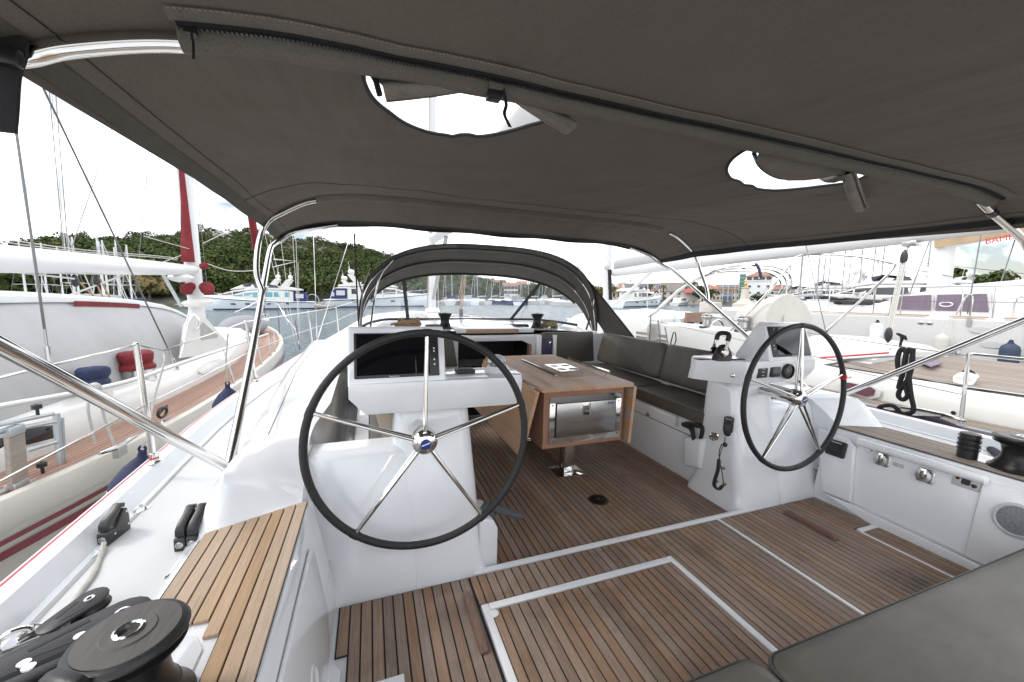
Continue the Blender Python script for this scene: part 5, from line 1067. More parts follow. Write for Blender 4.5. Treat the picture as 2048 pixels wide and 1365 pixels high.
# white cockpit cover
top = [W(*q, x=-3.15) for q in ((-260, 596), (-120, 603), (0, 606), (135, 605), (270, 611), (340, 622), (378, 640))]
bot = [V((-2.74, t_.y*.95+.15, .50)) for t_ in top]; bot[-1].y = 8.2
top = spl(top, 4); bot = spl(bot, 4)
g = [[a.lerp(b, t_)+V((.10*sin(pi*t_)+.012*noise.noise(V((a.y*2.2, t_*2, 0))), 0, 0)) for t_ in np.linspace(0, 1, 10)] for a, b in zip(top, bot)]
obj('cockpit_cover', M().loft(g, closed=False), WCANV, pn, smooth=70)
obj('cover_roof', M().loft([[a+V((.03, 0, .0)), a+V((.02, 0, .05)), a+V((-.05, 0, .085)), a+V((-.4, 0, .12)), a+V((-1.6, 0, .14))] for a in top], closed=False), mat('cover_grey', (.62, .63, .63), .7, var=.2, vscale=3, stretch=(4, .5, 4)), pn, smooth=60)
i0, i1 = 12, 17
obj('red_trim', M().loft([[a+V((.05, 0, -.045)), a+V((.055, 0, .015))] for a in top[i0:i1]], closed=False), REDC, pn, recalc=False)
# solid windscreen with window and grab handle
XW = -2.60
fr_ = [W(q[0], q[1], x=XW) for q in ((372, 652), (390, 627), (404, 627), (463, 694), (456, 706), (364, 716))]
ws_ = obj('windscreen', M().prism(fr_, (-.04, .0, 0)), GELW, pn); wi = [W(q[0], q[1], x=XW+.006) for q in ((402, 651), (406, 645), (437, 672), (434, 676), (402, 681))]
obj('window', M().prism(wi, (-.004, 0, .0)), mat('milky_window', (.36, .33, .29), .15, coat=.5), ws_)
obj('grab_handle', M().tube([W(390, 630, x=XW+.02), W(397, 638, x=XW+.07), W(398, 654, x=XW+.07), W(390, 662, x=XW+.02)], .014, 8, smooth=3), STEEL, ws_); obj('screen_strut', M().tube([W(379, 622, x=XW+.03), W(359, 716, x=XW+.05)], .014, 8), STEEL, ws_)
obj('emblem_ring', M().tube([V((cx_(8.0)+.004, 7.45+.5*cos(a), .375+.075*sin(a))) for a in np.linspace(0, 2*pi, 25)[:-1]], .006, 5, closed=True), GELW, pn)
# coaming winches under covers
def cover_winch(c, mt, r, h, mt2=None):
    c = V(c); w_ = obj('winch', M().lathe([(r*1.05, 0), (r, .03), (r*.9, h*.42)], c, n=24), mt2 or GELW, pn)
    obj('winch_cover', lump(M().lathe([(r*1.04, h*.38), (r*1.06, h*.45), (r*.98, h*.52), (r*.86, h*.58), (r*.88, h*.63), (r*.97, h*.70), (r*1.0, h*.8), (r*.97, h*.9), (r*.8, h*.97), (r*.4, h), (0.001, h*1.01)], c, n=28), c+V((0, 0, h*.6)), r*.13, 8), mt, w_)
c = W(192, 800, x=-2.63); cover_winch((c.x, c.y, .50), mat('faded_navy', (.03, .045, .12), .75, var=.5, vscale=4), .125, .30)
c = W(277, 772, x=-2.66); cover_winch((c.x, c.y, .49), REDC, .17, .36, STEELB)
# mast, boom, sail, covers
MX, MYn = -3.92, 11.4
mo = obj('mast', M().loft([[V((MX+.155*cos(a), MYn+.2*sin(a), z)) for a in np.linspace(0, 2*pi, 21)[:-1]] for z in (.4, 17.5)]), MASTW, pn)
obj('sail_luff_cover', M().loft([[W(lerp(382, 364, t_), lerp(525, 330, t_), y=MYn-.28)+V((dx, dy, 0)) for dx, dy in ((-.18*(1-t_)-.02, 0), (-.05, -.06), (.05*(1-t_)+.03, 0))] for t_ in (0, .08, .3, .6, 1)], closed=False), REDC, mo)
for q, r in (((406, 531), .10), ((374, 577), .16), ((414, 577), .16)):
    c = W(*q, y=MYn-.3); obj('halyard_winch_cover', lump(M().ell(c, (r*.95, r*.75, r*.85), 10, 14), c, r*.5, 6), REDC, mo)
for q in ((388, 608), (401, 604)): obj('cleat_base', M().ell(W(*q, y=MYn-.3), (.26, .12, .09), 8, 12), GELW, mo)
a, b = W(384, 541, y=MYn-.2), V((-4.0, 4.4, 1.86)); bm_ = obj('boom', M().loft([[V((p.x+.13*cos(q), p.y, p.z+r_*sin(q))) for q in np.linspace(0, 2*pi, 17)[:-1]] for p, r_ in ((a, .115), (a.lerp(b, .45), .155), (b, .17))]), MASTW, pn)
for dz, k in ((.19, 0), (.22, 1)): obj('boom_line', M().tube([a.lerp(b, t_)+V((.02*k, 0, dz+.02*sin(9*t_))) for t_ in np.linspace(.1, 1, 14)], .007, 6), ROPEW, bm_)
obj('boom_strut', M().tube([W(325, 548, x=-3.95), W(362, 612, x=-3.95)], .035, 8), ALU, pn); obj('boom_end', M().ell(W(362, 556, x=-3.9), (.22, .3, .1), 8, 12), MASTW, bm_)
# mainsheet falls
for q0, q1, mt in (((150, 556), (195, 600), ROPEB), ((188, 556), (208, 600), ROPEB), ((200, 558), (222, 600), ROPEB), ((0, 541), (148, 558), ROPEW), ((255, 548), (120, 598), ROPEW)): obj('mainsheet', M().tube([W(*q0, x=-4.0), W(*q1, x=-3.9)], .013, 6), mt, pn)
for q in ((150, 562), (193, 562)): obj('sheet_block', M().ell(W(*q, x=-3.95), (.04, .06, .09), 8, 10), BLACK, pn)
# standing rigging
def rig(q0, q1, x0, r=.007, tb=None, up=3.2, mt=None):
    a = W(*q0, x=x0); b = W(*q1, x=x0-.15); d = (b-a); wire(pn, a, a+d*up, r, mt, 'shroud')
    if tb:
        d.normalize(); obj('turnbuckle', M().tube([a, a+d*.06, a+d*.061, a+d*.30, a+d*.301, a+d*.45], [.010, .010, .019, .019, .010, .010], 8), STEEL, pn)
rig((104, 762), (22, 190), -2.62, .010, 1, 2.2); rig((362, 752), (50, 100), -2.50, .009, 1, 1.4)
for q0, q1, x0 in (((130, 500), (98, 120), -4.0), ((127, 500), (93, 120), -4.0), ((136, 500), (106, 120), -4.0), ((142, 500), (232, 232), -4.0), ((270, 600), (300, 285), -4.6), ((415, 580), (385, 290), -4.0), ((372, 400), (352, 310), -4.1)): rig(q0, q1, x0, .006, None, 1.5, ROPEW if q0[0] == 130 else None)
rig((0, 425), (-40, 360), -5, .01); 
for q0, q1 in (((385, 500), (288, 473)), ((365, 510), (312, 530)), ((406, 487), (510, 438))): wire(pn, W(*q0, y=MYn-.2), W(*q1, y=MYn+(3 if q1[0] > 400 else -1.5)), .008, ROPEW, 'lazy_line')
obj('hanging_line', M().tube([W(410, 526, y=MYn), W(450, 540, y=12), W(485, 543, y=12.6), W(520, 540, y=13.2)], .012, 6, smooth=4), ROPEW, pn)
# handrail, stanchions
hr = [W(-60, 828, x=-2.12), W(0, 813, x=-2.12), W(130, 790, x=-2.08), W(260, 762, x=-2.02), W(370, 724, x=-1.95), W(466, 692, x=-1.92), W(536, 668, x=-2.1)]
hro = obj('handrail', M().tube(hr, .019, 10, smooth=4), mat('rail_white', (.72, .72, .70), .25, metal=.4), pn)
for q in ((448, 700), (536, 668), (548, 664), (512, 680)): p_ = W(*q, x=-1.98); obj('rail_post', M().tube([p_, V((gx(p_.y)-.06, p_.y, gz(p_.y)+.03))], .014, 8), STEEL, pn)
kn = W(187, 776, x=-2.06); m = M()
for k in range(4): m.tube([kn+V((.0, -.03+.018*k, 0))+V((.03*cos(a), 0, .03*sin(a))) for a in np.linspace(0, 2*pi, 11)[:-1]], .009, 6, closed=True)
m.tube([kn+V((.02, 0, -.02)), W(176, 810, x=-2.06), W(182, 850, x=-2.08), W(190, 885, x=-2.1)], .010, 6, smooth=3).tube([kn+V((.02, .03, -.02)), W(200, 800, x=-2.06), W(215, 855, x=-2.06), W(243, 925, x=-2.0)], .010, 6, smooth=3); obj('mooring_line', m, ROPEW, pn)
c = W(240, 905, z=.24); obj('deck_cleat', M().tube([c+V((-.02, -.2, .07)), c+V((0, -.06, .055)), c+V((0, .06, .055)), c+V((.03, .2, .075))], [.012, .02, .02, .012], 8).box(c+V((-.02, -.06, -.03)), c+V((.02, .06, .05))), STEEL, pn)
c = W(335, 855, x=-2.02); obj('snatch_block', M().lathe([(.085, -.02), (.09, 0), (.085, .02), (.03, .03), (0, .03)], c, (1, -.2, .1), 20), ALU, pn); c = W(325, 825, x=-2.05); obj('loose_shackle', M().tube([c+V((.0, .09*cos(a), .05*sin(a))) for a in np.linspace(0, 2*pi, 13)[:-1]], .014, 6, closed=True).tube([c+V((0, -.1, 0)), c+V((0, .1, .04))], .014, 6), BLACK, pn)
# foredeck details: hatch cover, dinghy hump, pulpit, furled headsail
obj('deck_hatch', M().loft([[(x_, y_, z_) for x_, z_ in ((-4.6, .55), (-4.3, .74), (-3.5, .78), (-2.95, .72), (-2.72, .55))] for y_ in (9.4, 11.0)], closed=False).loft([[(-2.72, 9.4, .55), (-2.95, 9.4, .72), (-3.5, 9.4, .78), (-4.3, 9.4, .74), (-4.6, 9.4, .55)], [(-2.72, 9.39, .5), (-2.95, 9.39, .5), (-3.5, 9.39, .5), (-4.3, 9.39, .5), (-4.6, 9.39, .5)]], closed=False), GELW, pn)
obj('dinghy_cover', M().ell((-3.45, 13.2, .62), (.55, 1.1, .32), 10, 16), mat('grey_cover', (.25, .25, .27), .7), pn)
sb_ = V((-3.55, 15.6, .6)); top_ = W(505, 437, y=13.6); dd = (top_-W(533, 640, y=15.4)); s0 = W(532, 640, y=15.4)
wire(pn, s0, s0+dd*5, .012, None, 'forestay'); obj('furling_drum', M().lathe([(.10, 0), (.10, .05), (.05, .07), (.05, .2), (.1, .22), (.1, .25)], s0+V((0, 0, -.05)), n=16), GELW, pn)
obj('furled_sail_cover', M().tube([s0+dd*.20, s0+dd*.30, s0+dd*.42], [.05, .10, .05], 8), REDC, pn); obj('furled_sail', M().tube([s0+dd*.66, s0+dd*.72, s0+dd*1.2, s0+dd*5], [.03, .09, .11, .10], 8), REDC, pn)
for a_, b_ in (((466, 692), (470, 632)), ((560, 690), (556, 610)), ((600, 700), (590, 640))): wire(pn, W(*a_, y=13.0), W(*b_, y=13.0), .014, None, 'pulpit_post')
obj('pulpit_rail', M().tube([W(470, 625, y=12.4), W(505, 612, y=13.5), W(545, 606, y=15), W(556, 610, y=15.2), W(575, 640, y=14.5), W(590, 660, y=13.6), W(598, 690, y=12.8)], .016, 8, smooth=4), STEEL, pn)
obj('pulpit_rail', M().tube([W(488, 618, y=13.6), W(520, 600, y=15), W(548, 598, y=15.6)], .014, 8), STEEL, pn)
obj('spreader', M().tube([W(547, 519, y=14), W(594, 523, y=14), W(545, 535, y=14)], .02, 6), MASTW, pn)
for q0, q1 in (((594, 700), (540, 480)), ((590, 690), (560, 470)), ((597, 640), (592, 480)), ((600, 690), (585, 470)), ((575, 650), (530, 470)), ((596, 525), (601, 690))): wire(pn, W(*q0, y=13.5), W(*q1, y=14.2), .008, ROPEW, 'halyard')
# folding aluminium gangway lashed on that yacht's side deck
gw = thing('gangway', 'folded grey aluminium gangway with a weathered board on the port neighbour deck', 'gangway', W(70, 1000, x=-2.3)); GXX = -2.30
def GW_(q, dx=0): return W(*q, x=GXX+dx)
for a_, b_ in (((-40, 858), (105, 828)), ((-40, 872), (118, 842)), ((-40, 1000), (130, 940)), ((-40, 1012), (128, 955)), ((52, 902), (112, 884))): obj('rail', M().tube([GW_(a_), GW_(b_)], .016, 8), ALU, gw)
obj('end_post', M().tube([GW_((112, 828)), GW_((122, 948))], .022, 8), ALU, gw); obj('end_post', M().tube([GW_((124, 836)), GW_((130, 945))], .012, 8), ALU, gw)
obj('board', M().prism([GW_((5, 866)), GW_((38, 860)), GW_((48, 975)), GW_((14, 990))], (.03, .0, 0)), TEAKG, gw, bevel=.004)
for q in ((74, 818), (84, 934)): obj('knob', M().lathe([(.028, 0), (.028, .03), (.018, .035), (.010, .035), (.010, -.05)], GW_(q), n=14), BLACK, gw)
for q in ((20, 862), (30, 972)): obj('bracket', M().box(GW_(q)+V((-.02, -.06, -.03)), GW_(q)+V((.04, .06, .03))), ALU, gw, bevel=.004)
# ---------------------------------------------------------------- yacht moored to starboard
sn = thing('starboard_sailboat', 'cream sailboat with teak aft deck and cream wheel cover, moored to starboard', 'sailboat', (7.2, 5, ZW))
SG = spl([(5.25, -3, 0), (4.95, 0, 0), (4.87, 1.7, 0), (4.95, 2.7, 0), (5.0, 4.5, 0), (5.2, 7, 0), (5.7, 9.5, 0), (6.5, 12, 0), (7.3, 13.6, 0)], 6)
def sgx(y): return interp(y, [p.y for p in SG], [p.x for p in SG])
def sgz(y): return .30+.03*max(0, y-4)
YR = [-3, -1.5, 0, .8, 1.4, 2, 2.6, 3.2, 4, 5, 6, 7, 8, 9.5, 11, 12, 13, 13.6]
full = []
for y in YR:
    h_ = [(sgx(y)+.09, y, sgz(y)), (sgx(y)+.08, y, sgz(y)+.035), (sgx(y)+.01, y, sgz(y)+.035), (sgx(y), y, sgz(y)+.01), (sgx(y)-.005, y, sgz(y)-.2), (sgx(y)+.02, y, -.4), (sgx(y)+.25, y, -1.4)]; full.append(h_+[(2*7.3-p[0], p[1], p[2]) for p in h_[::-1]])
obj('hull', M().loft(full, closed=False), HULLW, sn); obj('toe_rail', M().tube([(sgx(y)+.015, y, sgz(y)+.04) for y in YR], .018, 8), ALU, sn)
dk = obj('deck', M().loft([[(sgx(y)+.085, y, sgz(y)-.002), (9.4, y, sgz(y)-.002)] for y in YR[:-1]], closed=False), CAULK, sn)
for k in range(9): obj('deck_plank', M().loft([[(sgx(y)+.09+.055*k, y, sgz(y)+.004), (sgx(y)+.09+.055*k+.047, y, sgz(y)+.004)] for y in YR[:10]], closed=False), TEAKG, dk, recalc=False)
# aft cabin: cream sides, teak top
def acx(y): return interp(y, (-3, 0, 2.7, 3.6, 4.4, 9), (5.75, 5.52, 5.46, 5.52, 5.6, 6.1))
ys_ = (-3, -1, .5, 1.5, 2.2, 2.8, 3.4, 3.9)
obj('aft_cabin', M().loft([[(acx(y), y, .28), (acx(y)+.05, y, .51), (acx(y)+.12, y, .57), (7.0, y, .645), (8.3, y, .58), (8.5, y, .28)] for y in ys_]+[[(acx(3.95), 3.95, .28), (acx(3.95)+.05, 3.95, .29), (acx(3.95)+.12, 3.95, .29), (7.0, 3.95, .29), (8.3, 3.95, .29), (8.5, 3.95, .28)]], closed=False), GELW, sn, smooth=40)
f_ = lambda x_: .578+.07*(1-abs(x_-7.0)/1.35)
tk = obj('teak_bed', M().loft([[(acx(y)+.20, y, f_(acx(y)+.2)), (7.0, y, f_(7.0)), (8.2, y, f_(8.2))] for y in ys_[:-1]], closed=False), CAULK, sn)
for k in range(31):
    x0 = .21+.08*k
    obj('deck_plank', M().loft([[(acx(y)+x0, y, f_(acx(y)+x0)+.006), (acx(y)+x0+.072, y, f_(acx(y)+x0+.072)+.006)] for y in (-2.5, -1, .5, 1.5, 2.4, 3.3)], closed=False), TEAKG, tk, recalc=False)
pq = [W(*q, x=5.50) for q in ((1686, 762), (1698, 760), (1755, 772), (1766, 780), (1762, 795), (1745, 799), (1690, 783), (1684, 772))]
cp_ = sum(pq, V())/8
po = obj('portlight', M().prism([V((5.485+(p.z-.55)*.1, cp_.y+(p.y-cp_.y)*1.05, p.z)) for p in pq], (-.022, 0, 0)), GELW, sn, bevel=.012, seg=3); pi_ = [V((5.46+(p.z-.55)*.1, cp_.y+(p.y-cp_.y)*.8, cp_.z+(p.z-cp_.z)*.68)) for p in pq]; obj('curtain', M().prism(pi_, (-.006, 0, 0)), mat('plum_curtain', (.16, .06, .085), .7, var=.4, vscale=5, stretch=(1, 20, 1)), po)
c = W(1908, 826, x=5.49); obj('drain_hole', M().lathe([(.02, 0), (.0, .002)], c-V((.012, 0, 0)), (-1, 0, 0), 12), CAULK, sn)
# vent cowl, deck hatch, life raft hump with red line
c = W(1926, 770, x=5.78); vc = obj('vent_cowl', M().loft([[c+V((dx+r*.5*sin(a)*.6, r*cos(a), z+r*.55*sin(a))) for a in np.linspace(0, 2*pi, 17)[:-1]] for dx, z, r in ((-.0, .0, .075), (.0, .04, .08), (.015, .07, .085), (.05, .085, .08), (.085, .085, .078))]), GELW, sn, smooth=70); obj('cowl_mouth', M().lathe([(.07, 0), (0, -.01)], c+V((.092, .0, .088)), (1, -.3, .2), 16, cap=False), mat('cowl_blue', (.01, .012, .04), .6), vc)
obj('deck_hatch', M().prism([W(*q, z=.66) for q in ((1828, 722), (1850, 716), (1885, 728), (1862, 736))], (0, 0, .02)), PURP, sn, bevel=.01)
cvs = []
for y, k in ((4.5, .55), (4.3, .95), (3.7, 1.0), (3.3, .9), (3.1, .4)): cvs.append([V((6.15, y, .60)), V((6.2, y, .60+.13*k)), V((6.35, y, .60+.21*k)), V((7.2, y, .62+.25*k)), V((7.9, y, .60+.18*k)), V((8.0, y, .58))])
obj('raft_cover', M().loft(cvs), GELW, sn, smooth=60)
obj('red_line', M().tube([W(1640, 716, x=6.1), W(1700, 712, x=6.1), W(1778, 706, x=6.15)], .012, 6), TXT_R, sn); obj('traveller', M().tube([W(1650, 722, x=6.12), W(1790, 712, x=6.2)], .018, 6), ALU, sn)
# cockpit coaming, winches, companionway, wheel cover
obj('coaming', M().loft([[(6.0, y, .3), (6.05, y, z), (6.2, y, z+.06), (6.45, y, z+.05), (6.6, y, .3)] for y, z in ((3.96, .55), (4.2, .80), (5, .84), (6.2, .86), (7.0, .86), (7.6, .7))], closed=False), GELW, sn, smooth=50)
obj('cabin', M().loft([[(6.0, y, .3), (6.12, y, z), (6.4, y, z+.08), (7.3, y, z+.14), (8.2, y, z+.08), (8.6, y, .3)] for y, z in ((7.0, .88), (7.2, .95), (9, 1.0), (11, .85), (12, .4))], closed=False), GELW, sn, smooth=50); obj('cabin_back', M().box((6.1, 6.98, .3), (8.5, 7.02, .98)), GELW, sn)
c = W(1388, 655, y=6.96); cw_ = obj('companion_door', M().box((c.x-.28, 6.92, .62), (c.x+.28, 6.975, 1.12)), TABF, sn); obj('opening', M().box((c.x-.26, 6.915, .45), (c.x+.2, 6.918, .90)), CAULK, cw_)
for k in range(6): obj('louvre', M().box((c.x-.06, 6.90, .66+.04*k), (c.x+.10, 6.913, .685+.04*k)), GEL, cw_)
for q in ((1411, 690), (1484, 688)):
    c = W(*q, x=6.22); c.z = .86; w_ = obj('winch', M().lathe([(.14, 0), (.13, .05), (.085, .08), (.08, .18), (.10, .2), (.105, .23), (.09, .25), (.10, .27), (.06, .29), (0, .29)], c, n=24), STEELB, sn); obj('winch_band', M().lathe([(.142, .004), (.133, .046)], c, n=24, cap=False), mat_cl, w_)
# wheel cover: big cream half disc in profile
wcx = [W(*q, x=7.2) for q in ((1505, 640), (1512, 622), (1535, 606), (1560, 595), (1585, 588), (1605, 592), (1618, 615), (1621, 650), (1619, 690), (1510, 690))]
cc_ = V((7.2, 4.95, 1.0))
ccov = []
for dx, k in ((-.34, .80), (-.30, .93), (-.16, 1.0), (.16, 1.0), (.30, .93), (.34, .8)): ccov.append([V((7.2+dx, cc_.y+(p.y-cc_.y)*k, max(.5, cc_.z+(p.z-cc_.z)*k))) for p in wcx])
A_ = W(1600, 690, y=4.7)
disc = [W(*q, y=4.75) for q in [(1571+49*cos(a), 652-64*sin(a)) for a in np.linspace(-.6, pi+.6, 26)]]
back = [p+V((-.15, .55, -.05)) for p in disc]; back = [V((lerp(W(1540, 660, y=5.3).x, p.x, .80), p.y, lerp(1.0, p.z, .72))) for p in back]
obj('wheel_cover', M().loft([[p+V((0, .05, 0))+(disc[13]-p)*.0 for p in back], [a.lerp(b, .6)+V((.0, 0, .012)) for a, b in zip(back, disc)], disc, [p+(V((A_.x-.1, 4.75, 1.05))-p)*.04+V((0, -.05, 0)) for p in disc], [p+(V((A_.x-.1, 4.75, 1.05))-p)*.5+V((0, -.07, 0)) for p in disc], [p+(V((A_.x-.1, 4.75, 1.05))-p)*.97+V((0, -.07, 0)) for p in disc]]), CREAM, sn, smooth=45)
c = W(1421, 616, x=7.6); ob = obj('outboard_cover', M().box(c+V((-.16, -.2, -.13)), c+V((.16, .2, .14))), CREAM, sn, bevel=.035, seg=3)
obj('arched_rail', M().tube([W(1424, 672, y=6.2), W(1424, 650, y=6.2), W(1436, 640, y=6.2), W(1446, 650, y=6.2), W(1446, 672, y=6.2)], .018, 8, smooth=4), STEEL, sn)
# bimini bows folded: three parallel tubes; stern frame
for k, (dy, dz) in enumerate(((0, 0), (.10, -.045), (.2, -.09))):
    obj('bimini_bow', M().tube([W(*q, x=xx)+V((0, dy, dz)) for q, xx in (((1310, 627), 5.9), ((1370, 573), 5.95), ((1420, 545), 6.1), ((1460, 534), 6.4), ((1510, 532), 6.9), ((1555, 536), 7.6), ((1580, 552), 8.0), ((1577, 580), 8.1), ((1520, 620), 8.1))], .02, 8, smooth=5), STEEL, sn)
obj('stern_frame', M().tube([W(*q, x=xx) for q, xx in (((1450, 672), 6.1), ((1530, 592), 6.3), ((1580, 530), 6.5), ((1600, 512), 6.7), ((1650, 509), 7.2), ((1720, 514), 7.8), ((1780, 526), 8.3), ((1789, 534), 8.35), ((1740, 585), 8.3), ((1650, 665), 8.1))], .021, 8, smooth=5), STEEL, sn)
obj('lashing', M().tube([W(1512, 528, x=6.9), W(1518, 538, x=6.85), W(1522, 555, x=6.85)], .025, 6), NAVY, sn)
# boom, mast, vang, mainsheet
a, b = W(1228, 548, x=7.25), W(2034, 446, x=7.1); a.z += .06; b.z += .02
obj('boom', M().loft([[p+V((.11*cos(q), 0, .15*sin(q)*k)) for q in np.linspace(0, 2*pi, 17)[:-1]] for p, k in ((a, 1.0), (a.lerp(b, .3), 1.05), (a.lerp(b, .7), .95), (b, .75))]), MASTW, sn)
lz = [V((7.2+.10*cos(q), 0, .20+.16*sin(q))) for q in np.linspace(0, 2*pi, 13)[:-1]]
obj('stowed_sail', M().loft([[V((0, p.y, p.z))+v for v in lz] for p in (a.lerp(b, .02), a.lerp(b, .4), a.lerp(b, .8), a.lerp(b, .96))]), WCANV, sn, smooth=60)
mp_ = W(1213, 610, x=7.3); obj('mast', M().loft([[V((7.3+.11*cos(q), mp_.y+.15*sin(q), z)) for q in np.linspace(0, 2*pi, 17)[:-1]] for z in (.9, 16)]), MASTW, sn)
obj('vang', M().tube([W(1232, 607, x=7.25), W(1312, 536, x=7.2)], .045, 10), MASTW, sn); obj('mast_block', M().ell(W(1212, 532, x=7.15), (.09, .09, .12)), MASTW, sn); obj('black_halyards', M().tube([W(1219, 540, x=7.1), W(1221, 600, x=7.1)], .06, 6), ROPEK, sn)
u0 = W(1822, 490, x=7.0); l0 = W(1783, 680, x=6.3)
ma = obj('boom_bail', M().box(u0+V((-.06, -.08, -.02)), u0+V((.06, .08, .05))), STEELB, sn, bevel=.01)
ub = W(1808, 516, x=6.9); lb = W(1777, 670, x=6.4)
for c in (ub, lb): obj('sheet_block', M().ell(c, (.03, .045, .10), 8, 12), mat_cl, sn); 
for k in (-.03, -.01, .012, .03): obj('mainsheet', M().tube([ub+V((0, k, -.05)), lb+V((0, k*.8, .05))], .009, 6), ROPEW, sn)
obj('sheet_shackle', M().tube([ub+V((0, 0, .1)), u0], .014, 6).tube([lb+V((0, 0, -.1)), l0+V((0, 0, -.12))], .014, 6), STEEL, sn)
wire(sn, W(1660, 700, x=6.6), W(1600, 440, x=7), .007, None, 'topping_lift'); wire(sn, W(1565, 670, x=6.6), W(1577, 540, x=7), .012, ROPEW, 'flag_halyard'); wire(sn, W(1294, 660, x=6.2), W(1296, 545, x=6.6), .010, ROPEW, 'flag_halyard')
# stanchion gate, rails, lifelines
def post(q, tq, x): a = W(*q, x=x); b = W(*tq, x=x); obj('stanchion', M().tube([a, b], .0155, 10), STEEL, sn)
post((1920, 862), (1938, 706), 4.93); post((1914, 708), (1916, 688), 5.0)
p1 = W(1942, 709, x=4.95); p2 = W(2080, 722, x=4.95); obj('gate_rail', M().tube([W(1934, 712, x=4.95), p1, p2], .0145, 8), STEEL, sn); obj('gate_rail', M().tube([W(1930, 776, x=4.95), W(2080, 797, x=4.95)], .0145, 8), STEEL, sn)
for (q0, q1) in (((1936, 712), (1650, 672)), ((1930, 776), (1640, 716)), ((1925, 790), (1650, 730))): wire(sn, W(*q0, x=4.95), W(*q1, x=5.0), .004, None, 'lifeline')
for q0, q1 in (((1640, 716), (1300, 640)), ((1650, 672), (1310, 615))): wire(sn, W(*q0, x=5.0), W(*q1, x=5.1), .004, None, 'lifeline')
# black mooring rope hung over the guard rail, cleat and line to our winch
def RP(pts, r, x, lab=None): return M().tube([W(px_, py_, x=x if len(q_) == 2 else q_[2]) for q_ in pts for px_, py_ in [q_[:2]]], r, 10, smooth=5)
mr = thing('mooring_rope', 'thick black mooring rope hung in loops over the guard wire to starboard', 'rope', W(1805, 845, x=4.9))
for pts in ([(1797, 745), (1795, 720), (1800, 702), (1808, 699), (1812, 712), (1806, 745), (1800, 765), (1797, 778)], [(1806, 745), (1812, 710), (1818, 699), (1824, 704), (1825, 722), (1820, 748), (1812, 765), (1800, 780), (1797, 793), (1806, 800), (1815, 792), (1812, 778), (1806, 765)], [(1824, 706), (1826, 700), (1822, 735), (1818, 750), (1822, 790), (1827, 815), (1824, 825), (1810, 828)], [(1810, 828), (1790, 825), (1765, 825), (1758, 817), (1768, 812), (1785, 812), (1796, 820), (1800, 827)], [(1760, 818), (1770, 823), (1800, 832), (1835, 836), (1850, 836)]): obj('loop', RP(pts, .020, 4.85), ROPEK, mr)
obj('line_to_winch', M().tube([W(1852, 838, x=4.85), W(1885, 845, x=4.75), W(1930, 865, x=4.5), W(1975, 895, x=4.1), W(2005, 915, x=3.8)], .026, 10, smooth=4), mat('rope_navy', (.018, .018, .035), .8, bump=.6, bscale=200), mr)
c = W(1862, 838, z=.36); obj('cleat', M().tube([c+V((-.02, .22, .05)), c+V((0, .08, .06)), c+V((0, -.08, .06)), c+V((.02, -.22, .04))], [.012, .022, .022, .012], 8).box(c+V((-.025, -.07, -.04)), c+V((.025, .07, .05))), STEEL, sn)
obj('bow_tie', M().tube([W(*q, x=5.6) for q in ((1800, 695), (1803, 675), (1794, 668), (1806, 672), (1812, 680), (1808, 672), (1800, 690))], .012, 6, smooth=4), ROPEK, sn)
# forward quarter seen past our spray hood: pushpit with coiled lines, ladder slats
pp_ = obj('coiled_lines', M(), ROPEW, sn) if 0 else None
m = M()
for k in range(9): a = W(1300+2.5*k, 648, x=5.3+.02*k); m.tube([a, a+V((.02, 0, -.12)), a+V((.03, .02, -.30)), a+V((-.01, .05, -.32)), a+V((-.02, .05, -.1)), a+V((0, .02, .0))], .009, 5, smooth=3)
obj('coiled_lines', m, ROPEW, sn); m = M()
for k in range(10): m.tube([W(1345+1.6*k, 628+1.5*k, x=6.5), W(1352+1.6*k, 650+k, x=6.45), W(1350+1.8*k, 662, x=6.45)], .011, 5, smooth=3)
obj('rope_hank', m, ALU, sn)
for a_, b_ in (((1298, 690), (1302, 630)), ((1322, 700), (1316, 640)), ((1338, 700), (1330, 655))): wire(sn, W(*a_, x=5.3), W(*b_, x=5.3), .014, None, 'pushpit_post')
for k in range(5): obj('ladder_slat', M().box(W(1272, 668+5*k, x=5.45), W(1332, 671+5*k, x=5.45)+V((.02, 0, 0))), GELW if k % 2 else TEAKG, sn)
obj('black_bow_line', M().tube([W(*q, x=5.4) for q in ((1347, 665), (1341, 690), (1346, 695), (1352, 680), (1350, 664))], .012, 6, smooth=3), ROPEK, sn)
# ---------------------------------------------------------------- catamaran beyond
ct = thing('catamaran', 'white catamaran with plum curtained saloon windows behind the starboard sailboat', 'catamaran', (13, 5, ZW))
CXX = 11.0; YC = (-6, -3, 0, 2, 4, 6, 7.5, 9, 11)
obj('hull', M().loft([[(CXX+.35 if y < 8 else CXX+.35+(y-8)*.25, y, -1.3), (CXX+.05+(max(0, y-8)*.2), y, -.6), (CXX-.02+(max(0, y-8)*.15), y, .3), (CXX+(max(0, y-8)*.15), y, 1.02), (CXX+.05+(max(0, y-8)*.15), y, 1.06), (CXX+5.5, y, 1.10), (CXX+6, y, -1.3)] for y in YC], closed=False), HULLW, ct)
for y0, y1 in ((3.05, 3.62), (3.85, 4.35), (4.7, 7.2)): obj('teak_step', M().box((CXX+.02, y0, 1.075), (CXX+.16, y1, 1.10)), TEAKL, ct)
rf = [(CXX+.55, -6, 1.1), (CXX+.75, -6, 1.75)]
obj('saloon', M().loft([[(CXX+.45, y, 1.06), (CXX+.62, y, z-.12), (CXX+.85, y, z), (CXX+2.5, y, z+.10), (CXX+5, y, z)] for y, z in ((-6, 2.05), (1, 1.98), (3, 1.86), (4.6, 1.72), (5.3, 1.55), (6.6, 1.08))], closed=False), HULLW, ct, smooth=40)
